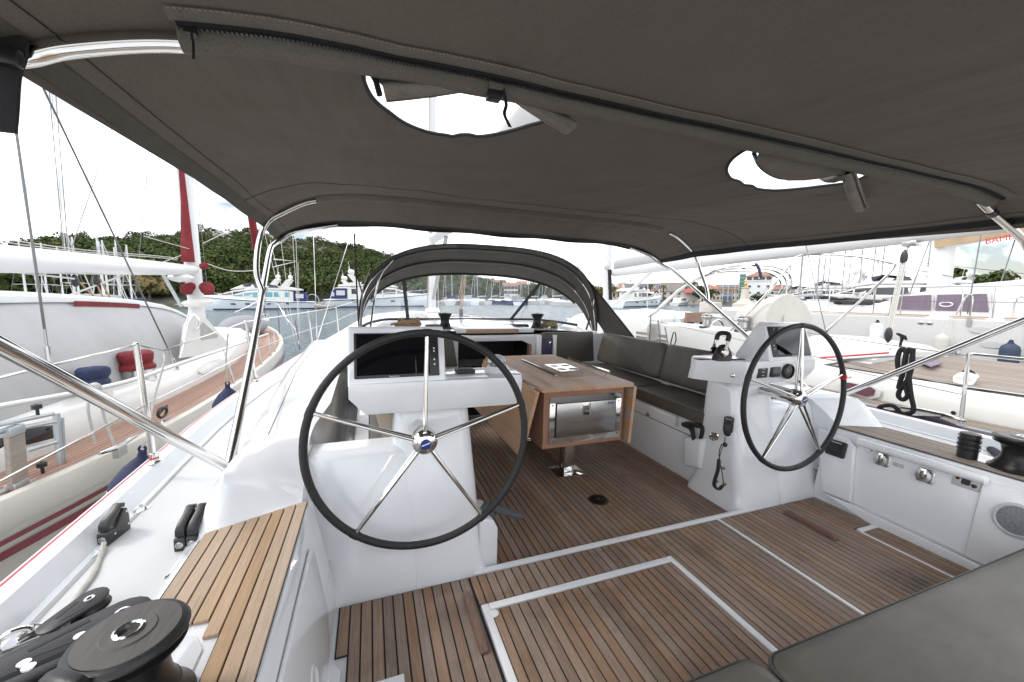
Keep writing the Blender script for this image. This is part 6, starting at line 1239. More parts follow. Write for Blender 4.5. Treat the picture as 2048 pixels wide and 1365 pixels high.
for qs in (((1785, 594), (1864, 590), (1863, 621), (1783, 618)), ((1877, 590), (1975, 588), (1979, 625), (1872, 621))):
    pq = [W(*q, x=CXX+.52) for q in qs]; c = sum(pq, V())/4; g = obj('saloon_window', M().prism([c+(p-c)*1.10+V((-.02, 0, 0)) for p in pq], (.05, 0, 0)), HULLW, ct, bevel=.01); obj('curtain', M().prism([p+V((-.045, 0, 0)) for p in pq], (.012, 0, 0)), PURP, g)
c = W(1892, 609, x=CXX+.42); obj('opening_port', M().tube([c+V((0, .11*cos(a)*(1 if abs(cos(a)) < .6 else .9), .045*sin(a)))for a in np.linspace(0, 2*pi, 17)[:-1]], .012, 6, closed=True), GEL, ct)
for q in ((1842, 646), (1859, 647)): obj('vent', M().ell(W(*q, x=CXX-.01), (.02, .06, .035), 6, 10), STEELB, ct)
for q in ((1962, 661), (1985, 690)): obj('portlight', M().prism([W(*q, x=CXX-.02)+V((0, .17*cos(a), .06*sin(a))) for a in np.linspace(0, 2*pi, 17)[:-1]], (-.012, 0, 0)), mat('grey_lens', (.55, .55, .54), .3), ct)
obj('stern_vent', M().box(W(1930, 652, x=CXX-.03)+V((0, -.01, -.01)), W(1944, 636, x=CXX-.02)), mat('vent_grey', (.35, .35, .35), .5), ct)
mb = W(1878, 570, x=13.2); obj('mast', M().loft([[V((mb.x+.16*cos(q), mb.y+.22*sin(q), z)) for q in np.linspace(0, 2*pi, 17)[:-1]] for z in (1.6, 18)]), MASTW, ct)
a, b = W(1890, 488, x=13.1), W(2120, 440, x=13.4); obj('boom', M().tube([a, b], .13, 12), MASTW, ct)
bag = obj('sail_bag', M().loft([[W(lerp(1876, 2120, t_), yb, x=13.1)+V((dx, 0, 0)) for yb, dx in ((lerp(497, 455, t_), -.14), (lerp(470, 420, t_), -.17), (lerp(438, 380, t_), -.05), (lerp(438, 380, t_), .05), (lerp(470, 420, t_), .17), (lerp(497, 455, t_), .14))] for t_ in np.linspace(0, 1, 8)]), TAN, ct, smooth=50)
c = W(2012, 479, x=12.93); e_ = W(2060, 470, x=12.93); words('sail_bag_lettering', 'BAMB', .165, W(1999, 479, x=12.9), (e_-c), (0, 0, 1), TXT_R, bag, .004)
for q0, q1, x0 in (((1935, 628), (1962, 470), 11.2), ((1770, 650), (1808, 540), 11.2), ((1800, 640), (1860, 480), 12), ((2000, 570), (2030, 480), 13)): wire(ct, W(*q0, x=x0), W(*q1, x=x0+.4), .011, None, 'shroud')
for q0, q1 in (((1910, 555), (1620, 500)), ((2048, 548), (1650, 505)), ((1800, 565), (1870, 440))): wire(ct, W(*q0, x=13), W(*q1, x=14), .008, None, 'stay')
for x_ in (1655, 1745, 1800, 1920, 1985): a = W(x_, 634, x=CXX+.1); a.z = 1.08; obj('stanchion', M().tube([a, a+V((0, 0, .62))], .014, 6), STEEL, ct)
for z in (1.38, 1.68): wire(ct, V((CXX+.1, 8, z)), V((CXX+.1, -2, z)), .006, None, 'lifeline')
obj('gate', M().tube([W(1912, 630, x=CXX+.05), W(1932, 594, x=CXX+.05), W(1945, 594, x=CXX+.05), W(1940, 632, x=CXX+.05)], .016, 8, smooth=3), STEEL, ct); obj('gate', M().tube([W(2026, 635, x=CXX+.05), W(2034, 598, x=CXX+.05), W(2060, 594, x=CXX+.05)], .016, 8, smooth=3), STEEL, ct)
def fend(q, r, L_, mt, cap, lab):
    c = W(*q, x=CXX-.25); t = thing('fender', lab, 'fender', c-V((0, 0, L_))); obj('body', M().lathe([(.025, 0), (r*.45, -.02), (r*.85, -.06), (r, -.12), (r, -L_+.12), (r*.85, -L_+.06), (r*.45, -L_+.02), (.02, -L_)], c, n=18), mt, t); obj('end_cap', M().lathe([(.02, .05), (.035, .0), (r*.5, -.045), (r*.72, -.075)], c+V((0, 0, .004)), n=18), cap, t); obj('lanyard', M().tube([c+V((0, 0, .03)), V((CXX-.03, c.y, 1.1))], .008, 6), ROPEW, t)
fend((1755, 645), .12, .85, GEL, NAVY, 'white fender with dark tip hanging on the catamaran left of the block'); fend((1886, 668), .12, .75, CREAM, CREAM, 'cream fender hanging on the catamaran above the vent cowl'); fend((2022, 686), .125, .68, mat('fender_blue', (.03, .05, .09), .6), NAVY, 'dark blue fender hanging on the catamaran at the right edge')
# ================================================================ water, hill, quay, far boats and buildings
def D(px_, dist, z=ZW):                       # a spot on the level harbour in the direction of a photo column
    d = RW @ V((px_-1024, 90.5, -FL)); d.z = 0; d.normalize(); p = CAM+d*dist; return V((p.x, p.y, z))
def zat(px_, py_, dist):                      # height of a photo point at that distance
    d = RW @ V((px_-1024, -(py_-682.5), -FL)); return CAM.z+d.z/sqrt(d.x*d.x+d.y*d.y)*dist
wm = bpy.data.materials.new('harbour_water'); wm.use_nodes = True; t = wm.node_tree; b = t.nodes['Principled BSDF']
b.inputs['Base Color'].default_value = (.15, .20, .22, 1); b.inputs['Roughness'].default_value = .18; b.inputs['IOR'].default_value = 1.5  # base colour lightened to stand in for sky and sun glare
tc = t.nodes.new('ShaderNodeTexCoord'); prev = None
for sc, st, ds in ((.9, 1., 1.6), (4.5, .8, .3)):
    mp = t.nodes.new('ShaderNodeMapping'); mp.inputs['Scale'].default_value = (sc, sc*1.7, sc); t.links.new(tc.outputs['Object'], mp.inputs['Vector'])
    n = t.nodes.new('ShaderNodeTexNoise'); n.inputs['Scale'].default_value = 1; n.inputs['Detail'].default_value = 4; n.inputs['Distortion'].default_value = .6; t.links.new(mp.outputs[0], n.inputs['Vector'])
    bp = t.nodes.new('ShaderNodeBump'); bp.inputs['Strength'].default_value = st; bp.inputs['Distance'].default_value = ds; t.links.new(n.outputs[0], bp.inputs['Height'])
    if prev: t.links.new(prev.outputs[0], bp.inputs['Normal'])
    prev = bp
t.links.new(prev.outputs[0], b.inputs['Normal'])
obj('water', M().add([(-3000, -3000, ZW), (3000, -3000, ZW), (3000, 3000, ZW), (-3000, 3000, ZW)], [(0, 1, 2, 3)]), wm, kind='structure', smooth=0)
m = M().prism([(-60, -4.6, -4), (60, -4.6, -4), (60, -60, -4), (-60, -60, -4)], (0, 0, 3.75)); obj('added_bounce_quay', m, mat('pale_concrete', (.55, .53, .49), .85, var=.15, vscale=.7, bump=.3, bscale=6), kind='structure')  # unseen quay astern, added to bounce skylight into the cockpit
# ---- wooded hill
RID = [(-420, 520), (-150, 512), (0, 503), (60, 497), (120, 488), (180, 480), (240, 478), (300, 473), (345, 474), (400, 466), (450, 462), (500, 463), (545, 470), (600, 477), (650, 484), (700, 492), (750, 503), (800, 519), (850, 535), (900, 548), (960, 560), (1010, 572), (1060, 580), (1120, 584), (1250, 588)]
RIDGE = 300.
def ridge_h(px_): return zat(px_, interp(px_, [r[0] for r in RID], [r[1]+7 for r in RID]), RIDGE)-ZW
SHORE = lambda px_: interp(px_, (-420, 200, 420, 700, 900, 1250), (95, 105, 118, 128, 150, 190))
def hill_z(px_, dist):
    s = SHORE(px_); h_ = ridge_h(px_); t_ = (dist-s)/(RIDGE-s)
    if t_ <= 0: return ZW-.5
    t2 = min(1, t_); z = ZW+.6+h_*(t2**.9)-(max(0, t_-1)*h_*.5)
    return z+noise.noise(V((px_*.02, dist*.03, 0)))*h_*.05
cols_ = list(range(-420, 1251, 14)); dists = [80, 95, 105, 115, 125, 135, 150, 165, 180, 200, 220, 240, 260, 280, 300, 330, 380]
def hp_(px_, dist): p = D(px_, dist); return V((p.x, p.y, hill_z(px_, dist)))
GRD = mat('hill_ground', (.10, .095, .075), .95, var=.5, vscale=.2, col2=(.05, .06, .03))
obj('hill', M().loft([[hp_(c_, d_) for d_ in dists] for c_ in cols_], closed=False), GRD, kind='structure', smooth=60)
rng = np.random.RandomState(11)
def leaf_mass(crowns, per, size):
    # crowns: list of (center, rx, rz). every crown is a cluster of lobes clad in small leaf faces
    vs = []; 
    for c, rx, rz, nl in crowns:
        lob = [(rng.uniform(-.55, .55), rng.uniform(-.55, .55), rng.uniform(-.25, .55), rng.uniform(.42, .7)) for _ in range(nl)]
        k = per
        li = rng.randint(0, nl, k); L_ = np.array(lob)[li]
        d = rng.normal(size=(k, 3)); d /= np.linalg.norm(d, axis=1)[:, None]; d[:, 2] = np.where(d[:, 2] < -.35, -d[:, 2], d[:, 2])
        p = L_[:, :3]+d*L_[:, 3:4]*rng.uniform(.72, 1.03, (k, 1)); p = p*np.array([rx, rx, rz])+np.array(c)
        n = d+rng.normal(scale=.55, size=(k, 3)); n /= np.linalg.norm(n, axis=1)[:, None]
        u = np.cross(n, rng.normal(size=(k, 3))); u /= np.linalg.norm(u, axis=1)[:, None]; w = np.cross(n, u); s = size*rng.uniform(.6, 1.3, (k, 1))*rx
        quad = np.stack([p-u*s-w*s*.7, p+u*s-w*s*.7, p+u*s*.8+w*s*.7, p-u*s*.8+w*s*.7], 1); vs.append(quad.reshape(-1, 3))
    return np.concatenate(vs)
def quads_obj(name, vs, material, parent=None, **k):
    off = OFF[parent.name] if parent else V((0, 0, 0)); vs = vs-np.array(off)
    me = bpy.data.meshes.new(name); n = len(vs)//4; me.vertices.add(len(vs)); me.vertices.foreach_set('co', vs.astype('f').ravel()); me.loops.add(n*4); me.loops.foreach_set('vertex_index', np.arange(n*4, dtype='i')); me.polygons.add(n); me.polygons.foreach_set('loop_start', np.arange(0, n*4, 4, dtype='i')); me.update(calc_edges=True); me.materials.append(material)
    o = bpy.data.objects.new(name, me); COL.objects.link(o); OFF[o.name] = off
    if parent: o.parent = parent
    return tag(o, **k)
def foliage(name, c1, c2, c3, sc=.09):
    m = bpy.data.materials.new(name); m.use_nodes = True; t = m.node_tree; b = t.nodes['Principled BSDF']; N = t.nodes.new; L = t.links.new
    g = N('ShaderNodeNewGeometry'); n = N('ShaderNodeTexNoise'); n.inputs['Scale'].default_value = sc*1.6; n.inputs['Detail'].default_value = 3; L(g.outputs['Position'], n.inputs['Vector'])
    r = N('ShaderNodeValToRGB'); r.color_ramp.elements[0].position = .36; r.color_ramp.elements[0].color = (*c1, 1); r.color_ramp.elements[1].position = .66; r.color_ramp.elements[1].color = (*c2, 1); L(n.outputs[0], r.inputs[0])
    ri = N('ShaderNodeMath'); ri.operation = 'POWER'; ri.inputs[1].default_value = 2.; L(g.outputs['Random Per Island'], ri.inputs[0]); mx = N('ShaderNodeMixRGB'); mx.inputs[2].default_value = (*c3, 1); ms = N('ShaderNodeMath'); ms.operation = 'MULTIPLY'; ms.inputs[1].default_value = .6; L(ri.outputs[0], ms.inputs[0]); L(ms.outputs[0], mx.inputs[0]); L(r.outputs[0], mx.inputs[1]); L(mx.outputs[0], b.inputs['Base Color']); b.inputs['Roughness'].default_value = .8; b.inputs['Specular IOR Level'].default_value = .15
    return m
PINE = foliage('pine_foliage', (.024, .042, .013), (.066, .086, .024), (.11, .125, .04)); SCRUB = foliage('scrub_foliage', (.055, .07, .03), (.12, .12, .05), (.10, .11, .04), .2)
crowns = []; 
for _ in range(9000):
    px_ = rng.uniform(-200, 1230); s = SHORE(px_); dist = s+4+(RIDGE+6-s)*rng.uniform(0, 1)**1.15
    bare = noise.noise(V((px_*.011+3, dist*.02, 7)))
    if px_ < 720 and dist > 205 and bare > -.12 and rng.rand() < .86: continue
    p = hp_(px_, dist); r_ = rng.uniform(1.5, 4.9)*(1.0 if dist < 200 else .8)
    crowns.append((tuple(p+V((0, 0, r_*.55))), r_, r_*rng.uniform(.75, 1.05), 6))
    if len(crowns) >= 2700: break
quads_obj('pine_wood', leaf_mass(crowns, 210, .085), PINE, label='dense green pine wood covering the hill across the harbour', cat='wood', kind='stuff')
sc_ = []
for _ in range(1500):
    px_ = rng.uniform(-100, 760); dist = rng.uniform(200, 305); p = hp_(px_, dist); r_ = rng.uniform(.8, 1.8); sc_.append((tuple(p+V((0, 0, r_*.4))), r_, r_*.8, 3))
quads_obj('hill_scrub', leaf_mass(sc_, 40, .2), SCRUB, label='low olive scrub on the stony upper slope of the hill', cat='scrub', kind='stuff')
STONE = mat('limestone', (.38, .37, .34), .9, var=.4, vscale=1.2, bump=.5, bscale=3)
rk = M()
for _ in range(520):
    px_ = rng.choice([rng.uniform(240, 330), rng.uniform(430, 560)]); dist = rng.uniform(235, 300); p = hp_(px_, dist); s = rng.uniform(.5, 1.6); rk.ell(p, (s*1.4, s*1.2, s*.8), 4, 6)
obj('hill_rocks', rk, STONE, label='pale limestone rocks showing between scrub near the hilltop', cat='rocks', kind='stuff', smooth=20)
# stone shore of the hill
sh = M()
for c_ in range(-400, 1240, 5):
    d_ = SHORE(c_)-2+rng.uniform(-1.5, 1.5); p = D(c_, d_); s = rng.uniform(.5, 1.2); sh.ell(p+V((0, 0, .25)), (s*1.3, s, s*.7), 4, 6)
obj('shore_rocks', sh, STONE, label='band of pale rocks along the water below the pine wood', cat='rocks', kind='stuff', smooth=20)
def tree(px_, dist, h_, r_, lab, material=PINE, group=None, n=360):
    p = D(px_, dist, ZW+.8); t = thing('tree', lab, 'tree', p, group); obj('trunk', M().tube([p, p+V((.1, 0, h_*.35)), p+V((0, .1, h_*.6))], [.25, .18, .08], 7), mat('bark', (.10, .075, .055), .9) if 'bark' not in MATS else MATS['bark'], t)
    quads_obj('crown', leaf_mass([(tuple(p+V((0, 0, h_-r_*.8))), r_, r_*.85, 7)], n, .12), material, t)
tree(298, 104, 6.2, 3.2, 'bushy brownish tree on the shore left of the moored mast', foliage('dry_foliage', (.13, .10, .045), (.20, .16, .07), (.24, .17, .07)), n=420)
# ---- motor yachts
def motor_yacht(pos, L_, ang, lab, hullm, fly=True, canopy=None, glass=None, group=None, dome=1):
    t = thing('motor_yacht', lab, 'motor yacht', pos, group); R_ = Matrix.Translation(pos) @ Matrix.Rotation(ang, 4, 'Z'); s = L_/18.
    sg = 1 if (R_.to_3x3() @ V((0, 1, 0))).dot(CAM-V(pos)) > 0 else -1          # the side that faces the harbour
    def A(m): return m.xf(R_ @ Matrix.Scale(s, 4))
    def quad(p): return A(M().add([(x, y*sg, z) for x, y, z in p], [tuple(range(len(p)))]))
    X = (-9, -8.6, -4, 0, 4, 7, 8.6, 9.4); w_ = (2.1, 2.2, 2.35, 2.4, 2.1, 1.2, .45, .05); zt = (1.35, 1.4, 1.5, 1.7, 2.0, 2.3, 2.45, 2.52)
    obj('hull', A(M().loft([[(x-(0 if x < 6 else .9), -w*.70, -.3), (x-(.0 if x < 6 else .5), -w*.86, .6), (x, -w, z), (x, -w*.92, z+.08), (x, w*.92, z+.08), (x, w, z), (x-(.0 if x < 6 else .5), w*.86, .6), (x-(0 if x < 6 else .9), w*.70, -.3)] for x, w, z in zip(X, w_, zt)])), hullm, t, smooth=50)
    obj('boot_stripe', A(M().loft([[(x, sg*w*.80, .08), (x, sg*w*.835, .30)] for x, w in zip(X[:-2], w_)], closed=False)), GLSB, t, recalc=False)
    obj('rub_rail', M().tube([R_ @ (V((x, sg*w*1.01, z-.12))*s) for x, w, z in zip(X, w_, zt)], .05*s, 5), mat_cl, t)
    sup = [(-5.6, 1.9, 1.45, 3.3), (-4, 2.0, 1.5, 3.5), (0, 2.0, 1.65, 3.55), (2.0, 1.88, 1.85, 3.3), (4.6, 1.45, 2.05, 2.5), (6.6, .9, 2.3, 2.36)]
    obj('superstructure', A(M().loft([[(x, -w, z0), (x, -w*.86, z1), (x, w*.86, z1), (x, w, z0)] for x, w, z0, z1 in sup])), GELW, t, bevel=.05*s, smooth=50)
    for (xa, xb, z1a, z1b) in ((-5.0, -2.5, 3.15, 3.2), (-2.3, -.2, 3.2, 3.2), (0., 2.1, 3.2, 3.05), (2.3, 3.9, 2.95, 2.55)):
        def wy(x, z): return float(np.interp(x, [q[0] for q in sup], [q[1] for q in sup]))*(1-.14*(z-1.6)/1.8)+.03
        obj('side_window', quad([(xa, wy(xa, 2.35), 2.3 if xa < 2 else 2.45), (xb, wy(xb, 2.4), 2.35 if xb < 3 else 2.5), (xb, wy(xb, z1b), z1b), (xa, wy(xa, z1a), z1a)]), glass or GLSD, t, recalc=False, smooth=0)
    obj('windscreen', A(M().add([(2.1, -1.6, 3.32), (4.5, -1.22, 2.58), (4.5, 1.22, 2.58), (2.1, 1.6, 3.32)], [(0, 1, 2, 3)])).xf(Matrix.Translation((0, 0, .03*s))), GLSD, t, recalc=False, smooth=0)
    for xa in (-5, -2, 1.2, 3.4):
        yy = float(np.interp(xa, X, w_))*.97+.02; obj('porthole', quad([(xa, yy, 1.0), (xa+.7, yy, 1.02), (xa+.7, yy+.03, 1.25), (xa, yy+.03, 1.23)]), GLSD, t, recalc=False, smooth=0)
    if fly:
        obj('flybridge', A(M().loft([[(x, -w, z0), (x, -w*.95, z1), (x, w*.95, z1), (x, w, z0)] for x, w, z0, z1 in ((-7.0, 1.7, 3.5, 3.8), (-5, 1.85, 3.55, 4.2), (-1, 1.85, 3.6, 4.4), (.6, 1.6, 3.6, 4.35), (2.6, 1.1, 3.4, 3.5))])), GELW, t, bevel=.05*s, smooth=50)
        obj('flybridge_screen', quad([(-3.5, 1.88, 4.0), (.3, 1.72, 4.0), (.6, 1.6, 4.5), (-.8, 1.75, 4.75), (-3.2, 1.8, 4.4)]), GLSD, t, recalc=False, smooth=0)
        obj('radar_arch', A(M().loft([[(x, y, z), (x+.9, y, z), (x+.9, y+.18, z), (x, y+.18, z)] for x, y, z in ((-4.4, -1.75, 4.1), (-5.4, -1.65, 5.4), (-5.5, -.2, 5.6), (-5.4, 1.5, 5.4), (-4.4, 1.6, 4.1))])), GELW, t)
        for i in range(dome): obj('radome', A(M().ell((-5.0+.3*i, -.7+1.4*i, 6.0), (.42, .42, .45), 8, 12)), GELW, t)
        obj('antenna', A(M().tube([(-4.9, .9, 5.4), (-5.3, .9, 7.8)], .03, 5)), GELW, t); obj('light_mast', A(M().tube([(-5.1, 0, 5.5), (-5.2, 0, 6.9)], .08, 5)), GELW, t)
    if canopy:
        obj('cockpit_canopy', A(M().loft([[(x, -1.95, 1.5), (x, -1.85, 3.25), (x, 1.85, 3.25), (x, 1.95, 1.5)] for x in (-7.6, -5.7)])), canopy, t); obj('canopy_window', quad([(-7.3, 1.97, 2.1), (-6.0, 1.97, 2.1), (-6.0, 1.93, 2.9), (-7.3, 1.93, 2.9)]), mat('canopy_clear', (.5, .52, .55), .1) if 'canopy_clear' not in MATS else MATS['canopy_clear'], t, recalc=False, smooth=0)
    rl = [R_ @ (V((x, sg*w*.95, z+.75))*s) for x, w, z in zip(X[3:], w_[3:], zt[3:])]; obj('bow_rail', M().tube(rl, .035*s, 5), STEEL, t)
    for x, w, z in zip(X[3:-1], w_[3:], zt[3:]): obj('rail_post', M().tube([R_ @ (V((x, sg*w*.95, z))*s), R_ @ (V((x, sg*w*.95, z+.75))*s)], .03*s, 5), STEEL, t)
    return t
def face(px0, px1, dist):        # length and yaw of a boat seen from px0 (bow) to px1 (stern)
    a, b = D(px0, dist), D(px1, dist); return (a+b)/2, (b-a).length, math.atan2(a.y-b.y, a.x-b.x)
def my(pxc, dist, L_, turn, lab, hullm, **k):     # turn: heading in degrees from straight ahead, positive to port
    return motor_yacht(D(pxc, dist), L_, radians(90+turn), lab, hullm, **k)
CYAN = mat('cyan_glass', (.12, .35, .42), .08); GRP = 'motor yachts across the water'
my(497, 104, 21, 95, 'sleek white motor yacht moored behind another one, bow beside the white mast', HULLB, group=GRP, dome=1)
my(520, 90, 19, 92, 'white motor yacht with cyan side glass and navy canopy moored below the pine wood', HULLB, canopy=GLSB, glass=CYAN, group=GRP, dome=1)
my(765, 96, 24, -88, 'big pale blue motor yacht with navy cockpit canopy seen past the spray hood', HULLB, canopy=GLSB, group=GRP, dome=2)
my(738, 112, 22, -92, 'white flybridge motor yacht behind the big pale blue one', HULLW, canopy=GLSB, group=GRP, dome=2)
my(1280, 100, 19, -70, 'pale blue motor yacht moored in front of the arcaded building', HULLB, group=GRP)
my(1300, 128, 16, 120, 'white motor yacht moored stern to the quay by the palms', HULLW, group=GRP)
my(1362, 116, 11, -60, 'small white motor yacht with dark square windows near the quay', HULLW, fly=False, group=GRP)
my(1645, 100, 21, 5, 'large cream motor yacht with a long dark window band left of the catamaran', mat('hull_greige', (.50, .50, .47), .25, coat=.5), group=GRP, dome=2)
my(1765, 82, 22, 0, 'black hulled motor yacht behind the catamaran bow', mat('hull_black', (.008, .008, .01), .12, coat=.8), group=GRP, dome=2)
my(1850, 112, 20, -5, 'white motor yacht with radar arch rising behind the catamaran cabin', HULLW, group=GRP)
my(1590, 128, 20, 20, 'white flybridge motor yacht right of the white tower', HULLW, group=GRP)
# ---- moored sailing yachts far off
def sail_bg(px_, dist, ang, L_, mh, lab, group, hullm=None, boomcov=None):
    p = D(px_, dist); t = thing('moored_sailboat', lab, 'sailboat', p, group); R_ = Matrix.Translation(p) @ Matrix.Rotation(ang, 4, 'Z'); s = L_/11
    def A(m): return m.xf(R_ @ Matrix.Scale(s, 4))
    X = (-5.5, -4, 0, 3, 5, 5.8); w_ = (1.3, 1.55, 1.75, 1.3, .5, .05); zt = (1.0, 1.0, 1.05, 1.2, 1.35, 1.42)
    obj('hull', A(M().loft([[(x, -w*.7, -.2), (x, -w, z), (x, w, z), (x, w*.7, -.2)] for x, w, z in zip(X, w_, zt)])), hullm or HULLW, t, smooth=50)
    obj('cabin', A(M().loft([[(x, -w, 1.0), (x, -w*.8, z), (x, w*.8, z), (x, w, 1.0)] for x, w, z in ((-1.6, 1.1, 1.6), (0, 1.1, 1.6), (2.2, .8, 1.45), (3, .5, 1.2))])), GEL, t)
    obj('mast', M().tube([R_ @ V((.8*s, 0, 1.)), R_ @ V((.75*s, 0, mh))], [.11, .08], 6), MASTF if group != GL else MASTW, t); obj('boom', A(M().tube([(.7, 0, 2.2), (-3.6, 0, 2.35)], .16, 6)), boomcov or WCANV, t)
    for q in (.45, .72): obj('spreader', M().tube([R_ @ V((.78*s, -.9, mh*q)), R_ @ V((.78*s, .9, mh*q))], .03, 4), MASTW, t)
    for y in (-1.3*s, 1.3*s): obj('shroud', M().tube([R_ @ V((.6*s, y, 1)), R_ @ V((.75*s, 0, mh*.97))], .02, 4), WIRE, t)
    obj('forestay', M().tube([R_ @ V((5.5*s, 0, 1.3)), R_ @ V((.8*s, 0, mh*.98))], .05, 5), MASTW, t)
    if boomcov: obj('spray_hood', A(M().loft([[(x, -1.05, 1.55), (x+.1, -.9, z), (x+.1, .9, z), (x, 1.05, 1.55)] for x, z in ((-1.8, 2.15), (-.9, 2.1), (-.3, 1.6))])), boomcov, t)
    return t
def mh_(px_, py_, dist): return zat(px_, py_, dist)-ZW
GL, GM, GR = 'sailing yachts beyond the port neighbour', 'sailing yachts seen through the spray hood', 'sailing yachts beyond the catamaran'
rnd = random.Random(5)
ORD = ('first', 'second', 'third', 'fourth', 'fifth', 'sixth', 'seventh', 'eighth', 'ninth', 'tenth', 'eleventh', 'twelfth', 'thirteenth', 'fourteenth', 'fifteenth', 'sixteenth')
for i_, (px_, top) in enumerate(((52, 555), (72, 520), (98, 516), (122, 548), (141, 508), (160, 535), (198, 500), (209, 555), (214, 520), (232, 545), (246, 510), (268, 530))): d_ = 66+rnd.uniform(-6, 14); sail_bg(px_, d_, rnd.uniform(-.4, .4)+1.9, rnd.uniform(10, 13), max(9, mh_(px_, top-30, d_)), 'white sailing yacht, '+ORD[i_]+' bare mast from the left below the wood, under the white boom', GL, boomcov=rnd.choice([None, GLSB, None]))
for i_, (px_, top) in enumerate(((792, 545), (812, 540), (893, 540), (903, 520), (932, 535), (948, 500), (958, 490), (985, 500), (1003, 500), (1022, 505), (1040, 500), (1060, 500), (1086, 515), (1108, 525), (1130, 510), (1155, 520))): d_ = 118+rnd.uniform(-14, 22); sail_bg(px_, d_, rnd.uniform(-.5, .5)+1.4, rnd.uniform(11, 15), max(12, mh_(px_, top, d_)), 'sailing yacht across the water, '+ORD[i_]+' mast from the left through the spray hood window', GM, hullm=rnd.choice([HULLW, HULLB, GLSB, HULLW]), boomcov=rnd.choice([None, GLSB, WCANV]))
for i_, (px_, top) in enumerate(sorted(((1592, 500), (1606, 515), (1634, 508), (1642, 520), (1660, 490), (1684, 488), (1700, 495), (1718, 500), (1736, 505), (1762, 460), (1848, 505), (1858, 470), (1808, 515), (1575, 520)))): d_ = 84+rnd.uniform(-14, 16); sail_bg(px_, d_, rnd.uniform(-.5, .5)+.6, rnd.uniform(11, 15), max(10, mh_(px_, top-10, d_)), 'white sailing yacht, '+ORD[i_]+' tall mast from the left beyond the motor yachts', GR)
# small jetty with a grey tender
c = D(622, 88); jt = thing('jetty', 'low stone and plank jetty with grey tender between two motor yachts', 'jetty', c); obj('quay_stones', M().box(c+V((-4, -1, -.3)), c+V((4, 9, .7))), STONE, jt, bevel=.15); obj('planks', M().box(c+V((-1.2, -1.2, .72)), c+V((1.2, 8, .8))), TEAKL, jt)
obj('arch', M().tube([c+V((-1.2+1.2*(1-cos(a)), 2, .8+2.2*sin(a)**.6)) for a in np.linspace(0, pi, 13)], .07, 6), ALU, jt)
td = D(648, 84); tn = thing('tender', 'grey inflatable tender on the water beside the jetty', 'dinghy', td); obj('tube', M().tube([td+V((-1.6, .7, .35)), td+V((1.1, .7, .35)), td+V((1.8, 0, .5)), td+V((1.1, -.7, .35)), td+V((-1.6, -.7, .35))], .26, 8, smooth=4), mat('tender_grey', (.10, .10, .10), .7), tn); obj('floor', M().box(td+V((-1.5, -.6, .15)), td+V((1.2, .6, .25))), ALU, tn)
# ---- quay and buildings to the right
quay = M(); q0, q1 = D(1180, 165), D(1600, 128)
qd = (q1-q0).normalized(); qn = V((-qd.y, qd.x, 0)); qn = qn if qn.y > 0 else -qn
quay.prism([q0-qd*30, q1+qd*20, q1+qd*20+qn*120, q0-qd*30+qn*120], (0, 0, 1.1)); obj('quay', quay, mat('quay_stone', (.42, .38, .32), .9, var=.3, vscale=.6), kind='structure')
PL_ = mat('plaster_cream', (.62, .54, .46), .9, var=.12, vscale=.5); PLW = mat('plaster_white', (.74, .74, .74), .85, var=.06, vscale=.4); PLG = mat('plaster_grey', (.45, .43, .40), .9, var=.1, vscale=.5); ROOF = mat('roof_tiles', (.36, .17, .11), .85, var=.35, vscale=.9); SOL = mat('solar_panel', (.05, .06, .09), .2, spec=.6); GREEN = mat('green_glass', (.015, .14, .10), .08, spec=.7); PLR = mat('awning_red', (.32, .05, .04), .8)
def oriented(px0, px1, dist):
    a, b = D(px0, dist, ZW+1.1), D(px1, dist, ZW+1.1); d = (b-a); L_ = d.length; d.normalize(); n = V((-d.y, d.x, 0)); n = n if n.dot(a-CAM) > 0 else -n; return a, d, n, L_
